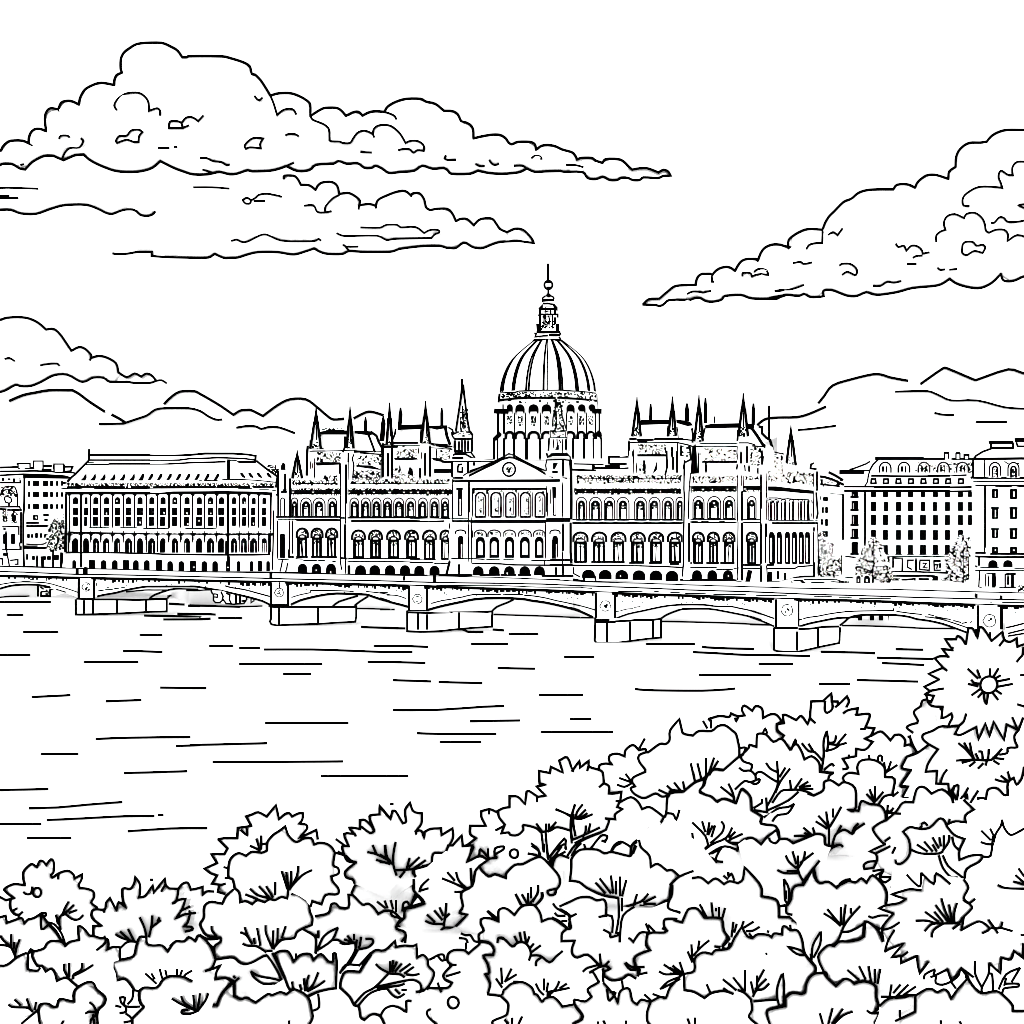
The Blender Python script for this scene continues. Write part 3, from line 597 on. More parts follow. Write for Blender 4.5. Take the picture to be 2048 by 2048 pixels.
for i, (x, w) in enumerate(((960.5, 22), (988.5, 23), (1018.8, 22), (1049.8, 23), (1078.5, 21))):
    mb = MB(); iw = w - 3
    ap = arch_pts(x - w / 2 - 1, x + w / 2 + 1, 1060, 1074); stroke(mb, ap, 3, YC); specks(mb, x - 8, 1064, x + 8, 1070, .4, 120 + i, YC)
    fill(mb, arch_pts(x - iw / 2, x + iw / 2, 1073, 1116), YC, .2); prism(mb, arch_pts(x - iw / 2 + 5, x + iw / 2 - 5, 1083, 1110), YC - .3, .1, 0)
    mb.build('window', pal)
for i, x in enumerate((956.6, 988.5, 1018.8, 1049.5, 1079)): win_dark(pal, x, 22, 1132, 1151, YC, True, i + 350)
for x, a, b in ((920, 976, 1033), (1109, 974, 1033)):
    mb = MB(); fill(mb, [(x - 4, a), (x + 4, a), (x + 3.6, b), (x - 3.6, b)], YC, .2); prism(mb, [(x - .5, a + 22), (x + 1.8, a + 22), (x + 1.8, b - 4), (x - .5, b - 4)], YC - .3, .1, 0)
    if x < 1000: line(mb, 912.5, 979, 926, 979, 4, YC)
    else: line(mb, 1101, 978, 1101, 1008, 1.8, YC)
    mb.build('window', pal)
for x in (921, 1110):
    mb = MB(); stroke(mb, arch_pts(x - 10, x + 10, 1060, 1068), 3, YC); fill(mb, arch_pts(x - 5.5, x + 6, 1071, 1088), YC, .2)
    line(mb, x - 4, 1080, x - 4, 1117, 3.2, YC); line(mb, x + 5, 1080, x + 5, 1115, 2.2, YC); line(mb, x, 1080, x, 1117, 3 if x > 1000 else 1.6, YC); mb.build('window', pal)
# pediment
mb = MB(); prism(mb, [(908, 958), (926, 954), (1018, 911), (1075, 938), (1134, 955), (1136, 957)], YC - .5, 3)
lines(mb, "W:1230,1385 1340,1330 1480,1260 1580,1215 1700,1150 1790,1125 E:560,1000 700,1060 840,1130 980,1215 1070,1250", 4.4, YC - .5)
lines(mb, "W:1280,1320 1390,1270 1550,1200; E:0,1170 120,1130 290,1060 440,985 500,950 570,970 690,1040 830,1110 1000,1180 1160,1230 1250,1270", 3.4, YC - .5)
c = [(1018 + 12.6 * math.cos(a * math.pi / 10), 938.8 + 13.6 * math.sin(a * math.pi / 10)) for a in range(21)]
stroke(mb, c, 3.6, YC - .5)
ped = mb.build('pediment', pal)
mb = MB(); specks(mb, 1011, 930, 1026, 948, .45, 130, YC - .7, keep=lambda x, y: (x - 1018) ** 2 + (y - 939) ** 2 < 60); mb.build('medallion', ped)
# turrets on both ends of the gable
def turret(poly, marks, Y, name='turret', dark=(), sp=()):
    mb = MB(); prism(mb, poly, Y, 6)
    for s, w in marks: lines(mb, s, w, Y)
    for p in dark: fill(mb, [(x, y) for x, y, c, g in parse(p)], Y, .25)
    for a in sp: specks(mb, *a[:4], a[4], a[5], Y)
    return mb.build(name, pal)
turret([(904, 922), (938, 922), (937, 958), (904, 958)], [("W:1055,1180 1060,1380", 3.6), ("W:980,1180 1600,1178", 2.6), ("W:1265,1170 1265,1330; 1340,1190 1340,1230; 1200,1360 1280,1310", 3), ("W:1070,1385 1200,1385", 3.4), ("W:1180,1215 1140,1220 1130,1260 1130,1310 1190,1315 1190,1250", 4)], YC - .7)
turret([(903, 913), (950, 914), (947, 906), (943, 903), (943, 880), (946, 878), (944, 866), (903, 866), (907, 880), (908, 906)], [
    ("W:1065,830 1130,800 1300,800 1320,830 1315,890; 1090,890 1310,890; 1050,800 1060,850 1100,900; 1090,910 1090,1060; 1310,900 1310,1050; 1070,1100 1110,1070 1300,1060 1350,1130; 1060,1130 1200,1130", 3.6), ("W:1140,920 1140,1040; 1190,890 1190,1050; 1110,1045 1180,1045; 1215,900 1220,1050", 3), ("W:1262,910 1262,1040", 4)], YC - .2,
    dark=("W:1090,1070 1230,1070 1340,1130 1300,1140 1230,1100 1090,1095", "W:1050,800 1100,800 1080,840"), sp=((915, 866, 940, 880, .12, 140),))
turret([(1090, 921), (1125, 921), (1140, 923), (1141, 955), (1092, 952)], [("E:980,1030 1210,1025 1290,1035; 985,1040 975,1100 985,1170", 3), ("E:1195,1040 1195,1240", 3.6), ("E:1285,1030 1300,1250", 4), ("E:1060,1190 1130,1185", 3)], YC - .7, dark=("E:1070,1070 1130,1070 1095,1140 1070,1140",))
turret([(1092, 913), (1141, 913), (1131, 903), (1133, 875), (1133, 862), (1100, 862), (1099, 903)], [
    ("E:1030,660 1230,660", 4), ("E:1030,740 1250,745; 1040,670 1040,720; 1225,670 1230,730", 2.6), ("E:1020,750 1010,910; 1235,760 1235,900; 985,940 1000,990 1050,975", 4), ("E:1075,760 1070,880; 1120,760 1130,890; 1185,760 1190,940; 1150,770 1170,810", 2.6), ("E:1240,940 1290,990 1295,1030", 3)], YC - .2,
    dark=("E:1040,940 1240,940 1270,975 1000,985", "E:1120,840 1145,840 1145,900 1100,900"), sp=((1101, 863, 1130, 873, .2, 150),))

# ---- spires
def spire(tip, base, hw, Y, solid=False, seed=0, name='spire'):
    mb = MB(); x0, y0 = tip; x1, yb = base; a = U(x1, yb, Y); z1 = U(x0, y0, Y)[2]; r = hw / K * Y; n = 8
    top = U(x0, y0, Y)
    vs = [(a[0] + r * math.cos(2 * math.pi * i / n), Y + r * math.sin(2 * math.pi * i / n), a[2]) for i in range(n)] + [top]
    mb.add(vs, [(i, (i + 1) % n, n) for i in range(n)] + [tuple(range(n))], 0)
    Yf = Y - r - .1; h = yb - y0
    if solid:
        fill(mb, [(x1 - hw, yb), (x0 - hw, y0 + h * .3), (x0 - 1.6, y0), (x0 + 1.6, y0), (x0 + hw, y0 + h * .3), (x1 + hw, yb)], Yf, .3)
    else:
        k = .48; fill(mb, [(x0 - 1, y0), (x0 + 1, y0), (x0 + 2, y0 + h * .12), (x0 + hw * k + 1.4, y0 + h * k), (x0 + .5, y0 + h * (k - .04)), (x0 - hw * k - 1.4, y0 + h * k), (x0 - 2, y0 + h * .12)], Yf, .3)
        stroke(mb, [(x0 - hw * k * .6, y0 + h * k * .8), (x1 - hw + 1.5, yb)], 5.2, Yf, .3); stroke(mb, [(x0 + hw * k * .6, y0 + h * k * .8), (x1 + hw - 1.5, yb)], 5.2, Yf, .3)
        line(mb, x0 + 1, y0 + h * .45, x0 + 1, y0 + h * .8, 1.6, Yf)
        specks(mb, x1 - hw * .5, y0 + h * .78, x1 + hw * .5, yb, .25, seed, Yf)
    return mb.build(name, pal)
YR = YP + 6
# ---- wing roofs
def roof(poly, marks, Y, depth, dark=(), sp=(), name='roof'):
    mb = MB(); prism(mb, poly, Y, depth)
    for s, w in marks: lines(mb, s, w, Y)
    for p in dark: fill(mb, [(x, y) for x, y, c, g in parse(p)], Y, .25)
    for a in sp: specks(mb, *a[:4], a[4], a[5], Y)
    return mb.build(name, pal)
roof([(614, 960), (617, 900), (640, 868), (643, 862), (744, 862), (758, 885), (765, 905), (765, 960)], [
    ("P3:485,720 475,860 475,1100", 5), ("P3:575,880 575,1140; 520,750 690,750; 510,790 950,780 1440,790; 520,920 520,1020; 550,940 550,1010; 980,740 1090,740", 2.2),
    ("P3:650,580 620,650 600,720; 965,600 960,740 940,800", 4), ("P3:1270,580 1300,660 1330,740 1350,800", 4.4), ("P3:1300,540 1370,590 1400,670 1440,740 1450,830", 5), ("P3:1160,810 1440,830; 1080,830 1060,880 1080,970 1065,1140", 3),
    ("P3:910,960 905,1080; 920,1000 930,1070; 1010,810 1000,1180", 3.6), ("P3:1120,1050 1115,1160", 3)], YR, 16,
    dark=("P3:640,575 1000,575 1000,520 780,505 640,540", "P3:1090,520 1300,530 1350,570 1270,585 1090,560", "P3:580,930 750,925 900,930 940,960 600,975", "P3:1110,965 1300,970 1430,1020 1410,1030 1110,990", "P3:1080,775 1330,790 1330,805 1080,815", "P3:680,1150 705,1085 760,1150", "P3:800,1170 835,1100 870,1200"),
    sp=((634, 905, 682, 922, .32, 160), (712, 910, 764, 928, .22, 161), (708, 940, 760, 960, .28, 162), (640, 857, 690, 861, .3, 163), (544, 938, 560, 950, .3, 164)))
roof([(760, 960), (762, 890), (786, 888), (796, 858), (898, 855), (905, 865), (906, 960)], [
    ("W:330,760 320,830 290,900; 660,770 650,920", 4), ("W:970,740 990,850 1030,960", 6), ("W:1010,740 1060,770 1080,830 1080,1000", 3.4), ("W:290,945 550,945 620,945; 790,950 1000,965; 170,985 350,990; 850,975 1060,985", 3.2), ("W:165,960 260,960; 290,970 640,972; 660,940 740,935 830,975 1050,1010; 770,1000 920,1010 1060,1025", 2),
    ("W:160,940 165,1380", 5), ("W:232,1070 232,1370", 4), ("W:285,960 280,1400", 3.6), ("W:620,1000 625,1080; 660,1060 660,1150; 855,1020 855,1140", 2.2), ("W:705,1070 700,1360; 770,980 770,1380; 645,1260 640,1400", 3), ("W:1055,1190 1055,1380", 3.6), ("W:925,1180 1055,1185", 3.2)], YR, 16,
    dark=("W:385,705 680,700 680,755 385,770", "W:750,715 990,710 1000,745 860,770 760,745", "W:300,1130 600,1130 620,1155 480,1165 320,1160", "W:510,1240 550,1280 560,1370 480,1340", "W:385,1200 400,1290 420,1360 370,1260", "W:780,1130 900,1135 960,1170 940,1190 820,1165", "W:830,1280 1040,1280 1040,1325 820,1325", "W:160,970 360,980 360,1000 160,1000", "W:410,960 450,960 450,990 410,990"),
    sp=((792, 898, 834, 916, .32, 170), (785, 936, 800, 956, .3, 171), (878, 900, 900, 920, .25, 172)))
roof([(1256, 966), (1256, 885), (1262, 862), (1280, 860), (1282, 840), (1372, 840), (1388, 850), (1392, 885), (1398, 962)], [
    ("T2:400,470 380,560 370,650; 750,530 740,660; 1055,560 1070,660 1060,740", 4), ("T2:240,720 240,850", 4), ("T2:238,850 238,1110; 300,830 300,1140; 340,1000 340,1130; 870,740 870,880; 865,540 880,680", 2.2), ("T2:350,700 560,705; 570,690 940,690; 255,740 350,740 560,740 860,740 1000,770 1060,790; 940,700 1060,712", 3), ("T2:250,690 340,690", 5),
    ("T2:730,850 735,1060 710,1160", 4), ("T2:800,800 800,930; 290,850 290,920", 5), ("T2:805,930 805,1090; 862,850 862,1130", 3), ("T2:915,780 915,910", 4), ("T2:1030,800 1040,960 960,1000 950,1060 960,1130", 4)], YR, 16,
    dark=("T2:400,450 760,445 760,505 400,510", "T2:850,445 960,455 1040,480 1070,520 1000,530 860,490", "T2:350,890 560,885 720,890 720,922 350,922", "T2:430,970 450,970 460,1160 430,1100", "T2:600,960 580,1050 540,1160 600,1100", "T2:350,700 480,705 480,740 360,740"),
    sp=((1276, 888, 1333, 906, .34, 180), (1362, 892, 1382, 912, .3, 181), (1278, 928, 1292, 950, .3, 182), (1250, 950, 1370, 962, .25, 183)))
roof([(1380, 966), (1384, 892), (1404, 882), (1412, 850), (1510, 850), (1524, 885), (1530, 890), (1536, 966)], [
    ("T2:1220,560 1200,650 1180,720; 1650,580 1640,720", 4), ("T2:1770,540 1830,560 1900,660 T3:800,690 850,740", 6), ("T2:1160,750 1640,750; 1660,745 1780,745 1870,770; 1060,790 1150,790 1380,795 1630,795", 2.8), ("T2:1080,880 1080,1160; 1135,870 1135,1180; 1160,880 1160,900", 2.6), ("T2:1240,1000 1245,1180", 4.6), ("T2:1640,790 1635,860 1645,960", 2.4), ("T2:1688,860 1688,1010", 4), ("T2:1770,790 1770,1000; 1640,1020 1620,1200", 3.6), ("T2:1735,1030 1745,1160; 1790,1040 1790,1190; 1905,1070 1900,1190", 3),
    ("T3:760,470 800,480 800,560 860,620 900,640 930,740 940,850 960,920", 5.4), ("T3:670,720 830,730; 800,780 805,1010; 830,850 830,920; 960,800 1080,825", 3)], YR, 16,
    dark=("T2:1220,520 1300,500 1660,490 1660,550 1440,555 1230,560", "T2:1180,985 1640,975 1640,1000 1180,1000", "T2:1770,500 1850,500 1850,550 1780,545"),
    sp=((1408, 896, 1474, 922, .32, 190), (1500, 894, 1522, 930, .3, 191), (1550, 912, 1566, 940, .36, 192), (1420, 943, 1476, 962, .3, 193)))
for i, (tip, base, hw, s) in enumerate((((632, 812), (631, 897), 12, 0), ((700, 812.5), (700, 896), 8.5, 0), ((779, 805), (779, 889), 7.5, 0), ((801, 815), (799, 860), 4, 1), ((731, 833), (731, 863), 3, 1), ((766.5, 832), (764, 882), 5, 1),
        ((851, 802), (851, 886), 10, 0), ((883.6, 816), (883.6, 852), 3.2, 1), ((594.3, 900), (594.5, 956), 11, 0), ((1274, 794), (1273, 872), 10, 0), ((1301.5, 808), (1301, 842), 3, 1), ((1345, 792.5), (1344, 871), 9, 0),
        ((1374, 806.5), (1374, 843), 4, 1), ((1398, 790), (1397, 882), 10, 0), ((1411, 796), (1411, 846), 3.4, 1), ((1486.8, 786), (1486.5, 872), 11, 0), ((1507, 806.5), (1506.5, 850), 3.4, 1), ((1582, 850), (1582, 930), 11, 0), ((566.5, 925), (566.5, 944), 4.5, 1))):
    spire(tip, base, hw, YR - 1.5 - (3.2 if i in (8, 18) else 0), bool(s), i)
YS = YC - .4
mb = MB()
a = U(925, 866, YS); r = 16 / K * YS; tp = U(925, 757, YS)
vs = [(a[0] + r * math.cos(math.pi * i / 4), YS + 2 + r * math.sin(math.pi * i / 4), a[2]) for i in range(8)] + [(tp[0], YS + 2, tp[2])]
mb.add(vs, [(i, (i + 1) % 8, 8) for i in range(8)], 0)
Yf = YS - .7
lines(mb, "W:1190,190 1155,460 1130,620 1105,790; 1200,190 1230,460 1250,620 1280,780 1310,830", 4.2, Yf); lines(mb, "W:1190,120 1190,300", 4.6, Yf); lines(mb, "W:1195,460 1190,640; 1215,520 1200,640; 1165,650 1165,780; 1200,640 1210,760", 2.4, Yf); lines(mb, "W:1180,300 1160,450; 1210,300 1230,450", 4, Yf)
specks(mb, 920, 818, 936, 864, .3, 199, Yf); mb.build('spire', pal)
mb = MB()
a = U(1117, 862, YS); r = 15 / K * YS; tp = U(1113, 790, YS)
vs = [(a[0] + r * math.cos(math.pi * i / 4), YS + 2 + r * math.sin(math.pi * i / 4), a[2]) for i in range(8)] + [(tp[0], YS + 2, tp[2])]
mb.add(vs, [(i, (i + 1) % 8, 8) for i in range(8)], 0)
lines(mb, "E:1100,240 1095,400 1070,480 1060,600; 1165,280 1185,460 1215,560 1240,630; 1110,400 1110,470; 1105,540 1110,620; 1160,560 1210,640", 3, Yf); lines(mb, "L:1115,1790 1110,1900", 4, Yf)
specks(mb, 1106, 800, 1128, 862, .28, 198, Yf, keep=lambda x, y: abs(x - 1115) < 3 + (y - 795) * .2); mb.build('spire', pal)
for x, a, b in ((1538, 812, 880), (1429, 833, 846)):
    mb = MB(); stroke(mb, [(x, a), (x, b)], 3.4 if x > 1500 else 2, YR - 1); mb.build('flagpole', pal)
# link roof right of the drum
mb = MB(); prism(mb, [(1140, 950), (1140, 918), (1216, 918), (1216, 912), (1257, 912), (1257, 950)], YP + 5, 12)
lines(mb, "E:1790,1085 1790,990 1932,990 T2:0,925 230,925; E:1590,1085 1600,1130; 1300,1155 1620,1165; T2:0,1020 220,1020", 4, YP + 5); lines(mb, "E:1590,1130 1932,1130 T2:0,1065 230,1070", 4.6, YP + 5); lines(mb, "E:1340,1080 1720,1088; 1580,1080 1580,1150; 1740,1115 1932,1110", 3, YP + 5)
mb.build('roof', pal)

# ---- drum and dome: real bodies of revolution
YD = YP + 24.0
CX = 1096.0
def lathe(mb, prof, Yc, n=48, mat=0):
    """prof = [(half width px, row)] seen at depth Yc"""
    ax = U(CX, 900, Yc)[0]; vs = []; fs = []
    for hw, y in prof:
        r = hw / K * Yc; z = H - (y - HY) / K * Yc
        for i in range(n): vs.append((ax + r * math.cos(2 * math.pi * i / n), Yc + r * math.sin(2 * math.pi * i / n), z))
    for k in range(len(prof) - 1):
        for i in range(n):
            j = (i + 1) % n; fs.append((k * n + i, k * n + j, (k + 1) * n + j, (k + 1) * n + i))
    mb.add(vs, fs, mat)
DP = [(27, 680), (36, 687), (47, 695.5), (57.5, 704), (67.5, 713), (75, 722), (81.5, 733), (87.5, 746), (92, 760), (94.8, 773), (96, 786)]
def dome_hw(y):
    for (a, ya), (b, yb) in zip(DP, DP[1:]):
        if ya <= y <= yb: return a + (b - a) * (y - ya) / (yb - ya)
    return DP[-1][0] if y > 786 else DP[0][0]
mb = MB(); lathe(mb, [(0.1, 679)] + DP, YD); dome = mb.build('dome', pal)
def rib(theta, w, split=0):
    mb = MB(); ax = U(CX, 900, YD)[0]
    def pt(y, dth, out):
        r = dome_hw(y) / K * YD + out; z = H - (y - HY) / K * YD; th = theta + dth
        return (ax + r * math.sin(th), YD - r * math.cos(th), z)
    ys = [680 + i * 106 / 14 for i in range(15)]; vs = []
    for y in ys:
        r = max(dome_hw(y) / K * YD, 1); k = 0.55 + 0.45 * (dome_hw(y) / 96)
        d = w * k / K * YD / 2 / r
        vs += [pt(y, -d, .35), pt(y, d, .35), pt(y, -d, -.1), pt(y, d, -.1)]
    fs = []
    for i in range(14):
        a, b = 4 * i, 4 * i + 4
        fs += [(a, a + 1, b + 1, b), (a, b, b + 2, a + 2), (a + 1, a + 3, b + 3, b + 1)]
    mb.add(vs, fs, 1)
    return mb.build('rib', dome)
for th in (-1.5708, -0.80, -0.48, -0.42, -0.115, -0.04, 0.215, 0.27, 0.60, 0.95, 1.5708):
    rib(th * (.96 if abs(th) > 1.5 else 1), {-1.5708: 38, -0.80: 9, -0.48: 3.6, -0.42: 3.6, -0.115: 4.4, -0.04: 2.4, 0.215: 5.5, 0.27: 3.4, 0.60: 8, 0.95: 8, 1.5708: 38}[th])
for th in (1.25, -1.2): rib(th, 7)
for k in range(8): rib(math.pi / 2 + (k + .5) * math.pi / 8.5 + .1, 6)
# lantern
mb = MB()
def lath2(prof): lathe(mb, [(a / 6.44, 520 + b / 6.44) for a, b in prof], YD, 16)
lath2([(165, 1030), (160, 940), (140, 930), (140, 830), (105, 820), (105, 640), (75, 560), (70, 530), (70, 480), (15, 430), (15, 380), (50, 340), (50, 300), (15, 262), (8, 50), (0.1, 45)])
Yl = YD - 4.4
lines(mb, "L:1005,50 1005,260", 4, Yl); cc = [(1096.8 + 8 * math.cos(a * math.pi / 8), 570 + 8.6 * math.sin(a * math.pi / 8)) for a in range(17)]; stroke(mb, cc, 4, Yl)
for p in ("L:970,300 1050,300 1030,262 990,262", "L:985,345 1040,345 1020,385 1020,430 995,430 995,385", "L:975,470 985,430 1025,430 1065,470 1010,480", "L:930,500 1080,500 1080,530 930,535", "L:880,620 940,560 940,625 910,660 890,660", "L:1060,570 1100,575 1130,610 1130,655 1095,650", "L:850,825 910,825 915,930 860,930", "L:1110,820 1145,830 1150,930 1110,925", "L:830,1020 1170,1020 1195,1045 800,1045"):
    fill(mb, [(x, y) for x, y, c, g in parse(p)], Yl, .2)
lines(mb, "L:935,510 935,490 975,460; 1080,500 1075,480 1050,465; 940,560 990,560 1090,575; 905,625 1100,625; 905,630 905,700; 880,715 905,700 1130,700 1130,740; 900,710 900,820; 1100,640 1100,700; 1100,740 1100,820; 860,930 1160,930; 850,960 840,990 1000,970; 1020,960 1160,960; 1150,990 1165,1020; 830,945 860,950; 1150,930 1170,960", 3.4, Yl)
lines(mb, "L:940,720 955,760 945,820 1000,840; 1010,720 1025,760 1020,830; 1060,710 1060,880; 1035,640 1035,690; 970,610 970,670 1000,660; 980,760 965,810", 2.4, Yl); specks(mb, 1082, 642, 1110, 658, .2, 77, Yl); fill(mb, [(1086, 630), (1093, 630), (1092, 638), (1087, 638)], Yl, .2)
mb.build('lantern', pal)
# drum
mb = MB(); lathe(mb, [(96, 783), (100, 786), (100.5, 806), (101, 818), (104, 824), (104, 868), (108, 876), (108.5, 950)], YD); 
def drum(x, y):
    R = (101.5 if y < 818 else 105.5 if y < 868 else 110.0)
    k = R * R - min(abs(x - CX), R * .9995) ** 2; return YD - math.sqrt(k) / K * YD - .3
def dl(s, w):
    for st in strokes(s):
        q = smooth(st, False, 4); stroke(mb, [(x, y) for x, y, g in q], w, drum, .2, back=.4)
dl("E:385,155 560,160 640,140 1120,130 1330,140 1470,150 1620,170", 2.4); dl("E:380,260 520,245 640,230 1140,230 1280,235 1470,250 1630,270", 4.4); dl("E:380,180 370,285", 4.4); dl("E:1630,180 1645,370", 2.4)
def keepd(x, y): return True
specks(mb, 1002, 785, 1192, 796, .28, 210, drum, .2); specks(mb, 1012, 800, 1186, 806, .12, 211, drum, .2)
for x, w in ((425, 20), (512, 80), (643, 125), (818, 135), (985, 130), (1295, 110), (1440, 100), (1570, 90)):
    cx = 940 + x / 6.44; w /= 6.44
    p = arch_pts(cx - w / 2, cx + w / 2, 808, 824, 8); Yq = min(drum(cx - w / 2, 815), drum(cx + w / 2, 815), drum(cx, 815))
    ring = p + [(cx + w / 2 - 1.5, 830), (cx + w * .28, 823), (cx - w * .28, 823), (cx - w / 2 + 1.5, 830)]
    fill(mb, [(a, b) for a, b in ring], Yq, .3)
for x0, x1 in ((320, 410), (430, 480), (1560, 1685)): dl("E:%d,400 %d,405" % (x0, x1), 9)
for x in (360, 438, 575, 714, 915, 1075, 1235, 1388, 1498, 1607, 1660): dl("E:%d,420 %d,690" % (x, x - (4 if x < 1000 else -4)), 4.2 if x in (360, 438, 1607, 1660) else 2.4)
for x in (512, 645, 820, 985, 1290, 1440, 1555): specks(mb, 940 + (x - 32) / 6.44, 832, 940 + (x + 34) / 6.44, 850, .42, x, drum, .2)
for x, w in ((510, 100), (645, 120), (820, 130), (985, 110), (1290, 110), (1430, 90), (1550, 90), (1650, 60)):
    cx = 940 + x / 6.44; w /= 6.44; stroke(mb, arch_pts(cx - w / 2, cx + w / 2, 864, 877), 5.4, drum, .2, back=.4)
dl("E:390,690 320,760", 8); dl("E:1680,730 1640,700", 8)
for x, w in ((310, 4), (355, 2), (438, 4), (572, 5), (727, 5.5), (902, 4), (1326, 4), (1472, 4.6), (1585, 4), (1688, 4.4)): dl("E:%d,750 %d,%d" % (x, x, 1090 if x > 1200 else 1020), w)
dl("E:300,1020 0,1045", 2.4); dl("E:735,1035 985,1035", 2.4); dl("E:1320,1075 1720,1085", 3)
mb.build('drum', pal)

# ================================================================== right-hand buildings
YB = 428.0
t = thing('side_house', 'narrow house with a sloping roof squeezed between the palace and the tall right-hand hotel', 'building', U(1660, 1164, YB))
wall(t, [(1636, 983), (1636, 1170), (1690, 1170), (1690, 988)], YB, 12, [("T3:1510,1310 1640,1315 1720,1330 1850,1340", 3.6), ("T3:1842,1330 1842,1932", 4)])
for i, (x, y, w, h) in enumerate(((1540, 1385, 5, 8), (1615, 1400, 9, 8), (1585, 1545, 4, 11), (1630, 1545, 6, 11), (1570, 1705, 4, 12), (1630, 1705, 6, 13), (1570, 1850, 4, 12), (1630, 1855, 6, 13))):
    win_dark(t, 1400 + x / 6.44, w, 780 + y / 6.44 - h / 2, 780 + y / 6.44 + h / 2, YB, False, i)
mb = MB(); prism(mb, [(1634, 984), (1634, 948), (1655, 945), (1688, 955), (1688, 988)], YB - .2, 10)
lines(mb, "T3:1510,1110 1600,1120 1700,1150 1850,1220; 1660,1060 1740,1100 1840,1160", 5, YB - .2); lines(mb, "T3:1520,1160 1580,1165; 1510,1215 1610,1220 1800,1240", 3.6, YB - .2); specks(mb, 1640, 960, 1684, 972, .2, 233, YB - .2); rf = mb.build('roof', t)

YH = 429.0
t = thing('hotel', 'tall mansard-roofed block with nine columns of narrow black windows, right of the palace', 'building', U(1810, 1170, YH))
wall(t, [(1681, 970), (1681, 1176), (1950, 1176), (1950, 970)], YH, 14, [
    ("T5:520,340 1932,345 G:0,735 1255,735", 4.2), ("T5:560,392 1932,395 G:0,785 1255,785", 3.4), ("T5:505,345 560,400", 3), ("T5:553,400 553,1240 545,1530", 4), ("T5:838,400 838,1120", 4), ("T5:560,1245 620,1245 720,1255", 3), ("T5:550,1510 680,1510", 2.4),
    ("T5:1110,1243 1860,1243 G:160,1630 910,1632", 2.6), ("T5:1190,1260 1320,1268 1315,1435; 1205,1270 1200,1390; 1500,1270 1500,1440", 3.4), ("T5:1180,1435 1510,1440 1750,1450 1900,1455", 3.4), ("T5:1180,1490 1740,1490", 3.4),
    ("T5:1465,1290 1390,1290 1385,1380 1440,1410; 1540,1290 1670,1290 1665,1420 1540,1410 1545,1300; 1580,1330 1630,1330 1590,1380 1640,1390; 1720,1300 1810,1300; 1725,1300 1730,1420 1810,1420; 1740,1350 1775,1350 1760,1400; 1798,1330 1798,1390", 3.2),
    ("T5:1210,1530 1280,1530 1210,1560; 1310,1545 1480,1530 1475,1640; 1350,1560 1430,1580 1490,1660; 1530,1530 1660,1530; 1530,1570 1660,1570; 1530,1625 1660,1625; 1250,1610 1370,1605 1370,1650", 3.6)],
    extra=lambda mb: (specks(mb, 1785, 1156, 1800, 1176, .45, 240, YH), specks(mb, 1820, 1158, 1832, 1176, .5, 241, YH), specks(mb, 1864, 1152, 1874, 1176, .75, 242, YH), specks(mb, 1880, 1154, 1898, 1174, .2, 243, YH), fill(mb, [(1867, 1152), (1876, 1152), (1878, 1178), (1864, 1178)], YH)))
for c, x in enumerate((1747, 1771.5, 1797, 1821, 1846, 1870.5, 1895, 1921, 1940)):
    for r, (a, b, w) in enumerate(((984, 994, 9.5), (1004, 1022, 8.6), (1030, 1050, 10), (1060, 1080, 10), (1090, 1108, 10))):
        if r > 2 and c == 8: continue
        if r == 4 and c in (0, 7): continue
        o = win_dark(t, x, w if c < 8 else 6, a, b, YH, False, c * 7 + r, False)
        if r == 4:
            mb = MB(); line(mb, x - 7, b, x + 7, b, 2, YH); mb.build('sill', o)
for i, (a, b) in enumerate(((984, 994), (1002, 1020), (1029, 1049), (1057, 1076), (1085, 1108))):
    mb = MB(); x = 1709
    stroke(mb, [(x - 4, b), (x - 4, a + 2), (x + 5, a + 2), (x + 5, b)], 4, YH); line(mb, x - 8, b, x + 8, b, 3, YH); line(mb, x, a + 4, x, b, 3, YH)
    if i == 4: fill(mb, [(x - 6, a), (x + 8, a), (x + 5, b), (x - 5, b)], YH)
    mb.build('window', t)
for i, x in enumerate((1747, 1772, 1797, 1822, 1847, 1872, 1896.5, 1922)):
    mb = MB(); stroke(mb, [(x - 5, 966), (x - 4, 958), (x + 4, 958), (x + 5, 966), (x - 6, 967)], 3.6, YH - 1); mb.build('attic_window', t)
mb = MB(); prism(mb, [(1681, 971), (1682, 944), (1705, 940), (1752, 914), (1944, 916), (1946, 972)], YH - .6, 13)
lines(mb, "T5:515,155 600,155 820,155", 8, YH - .6); lines(mb, "T5:540,135 900,135 880,200 870,280 840,330; 545,220 545,320", 3, YH - .6); lines(mb, "T5:640,125 720,100 850,50 900,20", 3.4, YH - .6); lines(mb, "T5:900,130 940,60 1000,0 G:30,365", 3.6, YH - .6)
lines(mb, "G:20,365 640,362", 6, YH - .6); lines(mb, "G:640,375 910,378; 1000,370 1280,372", 3, YH - .6); lines(mb, "T5:920,205 1540,208 1932,205 G:690,590 1190,580", 3.6, YH - .6); lines(mb, "G:1275,380 1275,600 1250,620", 4.4, YH - .6); specks(mb, 1830, 924, 1942, 944, .1, 250, YH - .6); specks(mb, 1934, 924, 1944, 946, .3, 251, YH - .6)
rf = mb.build('roof', t)
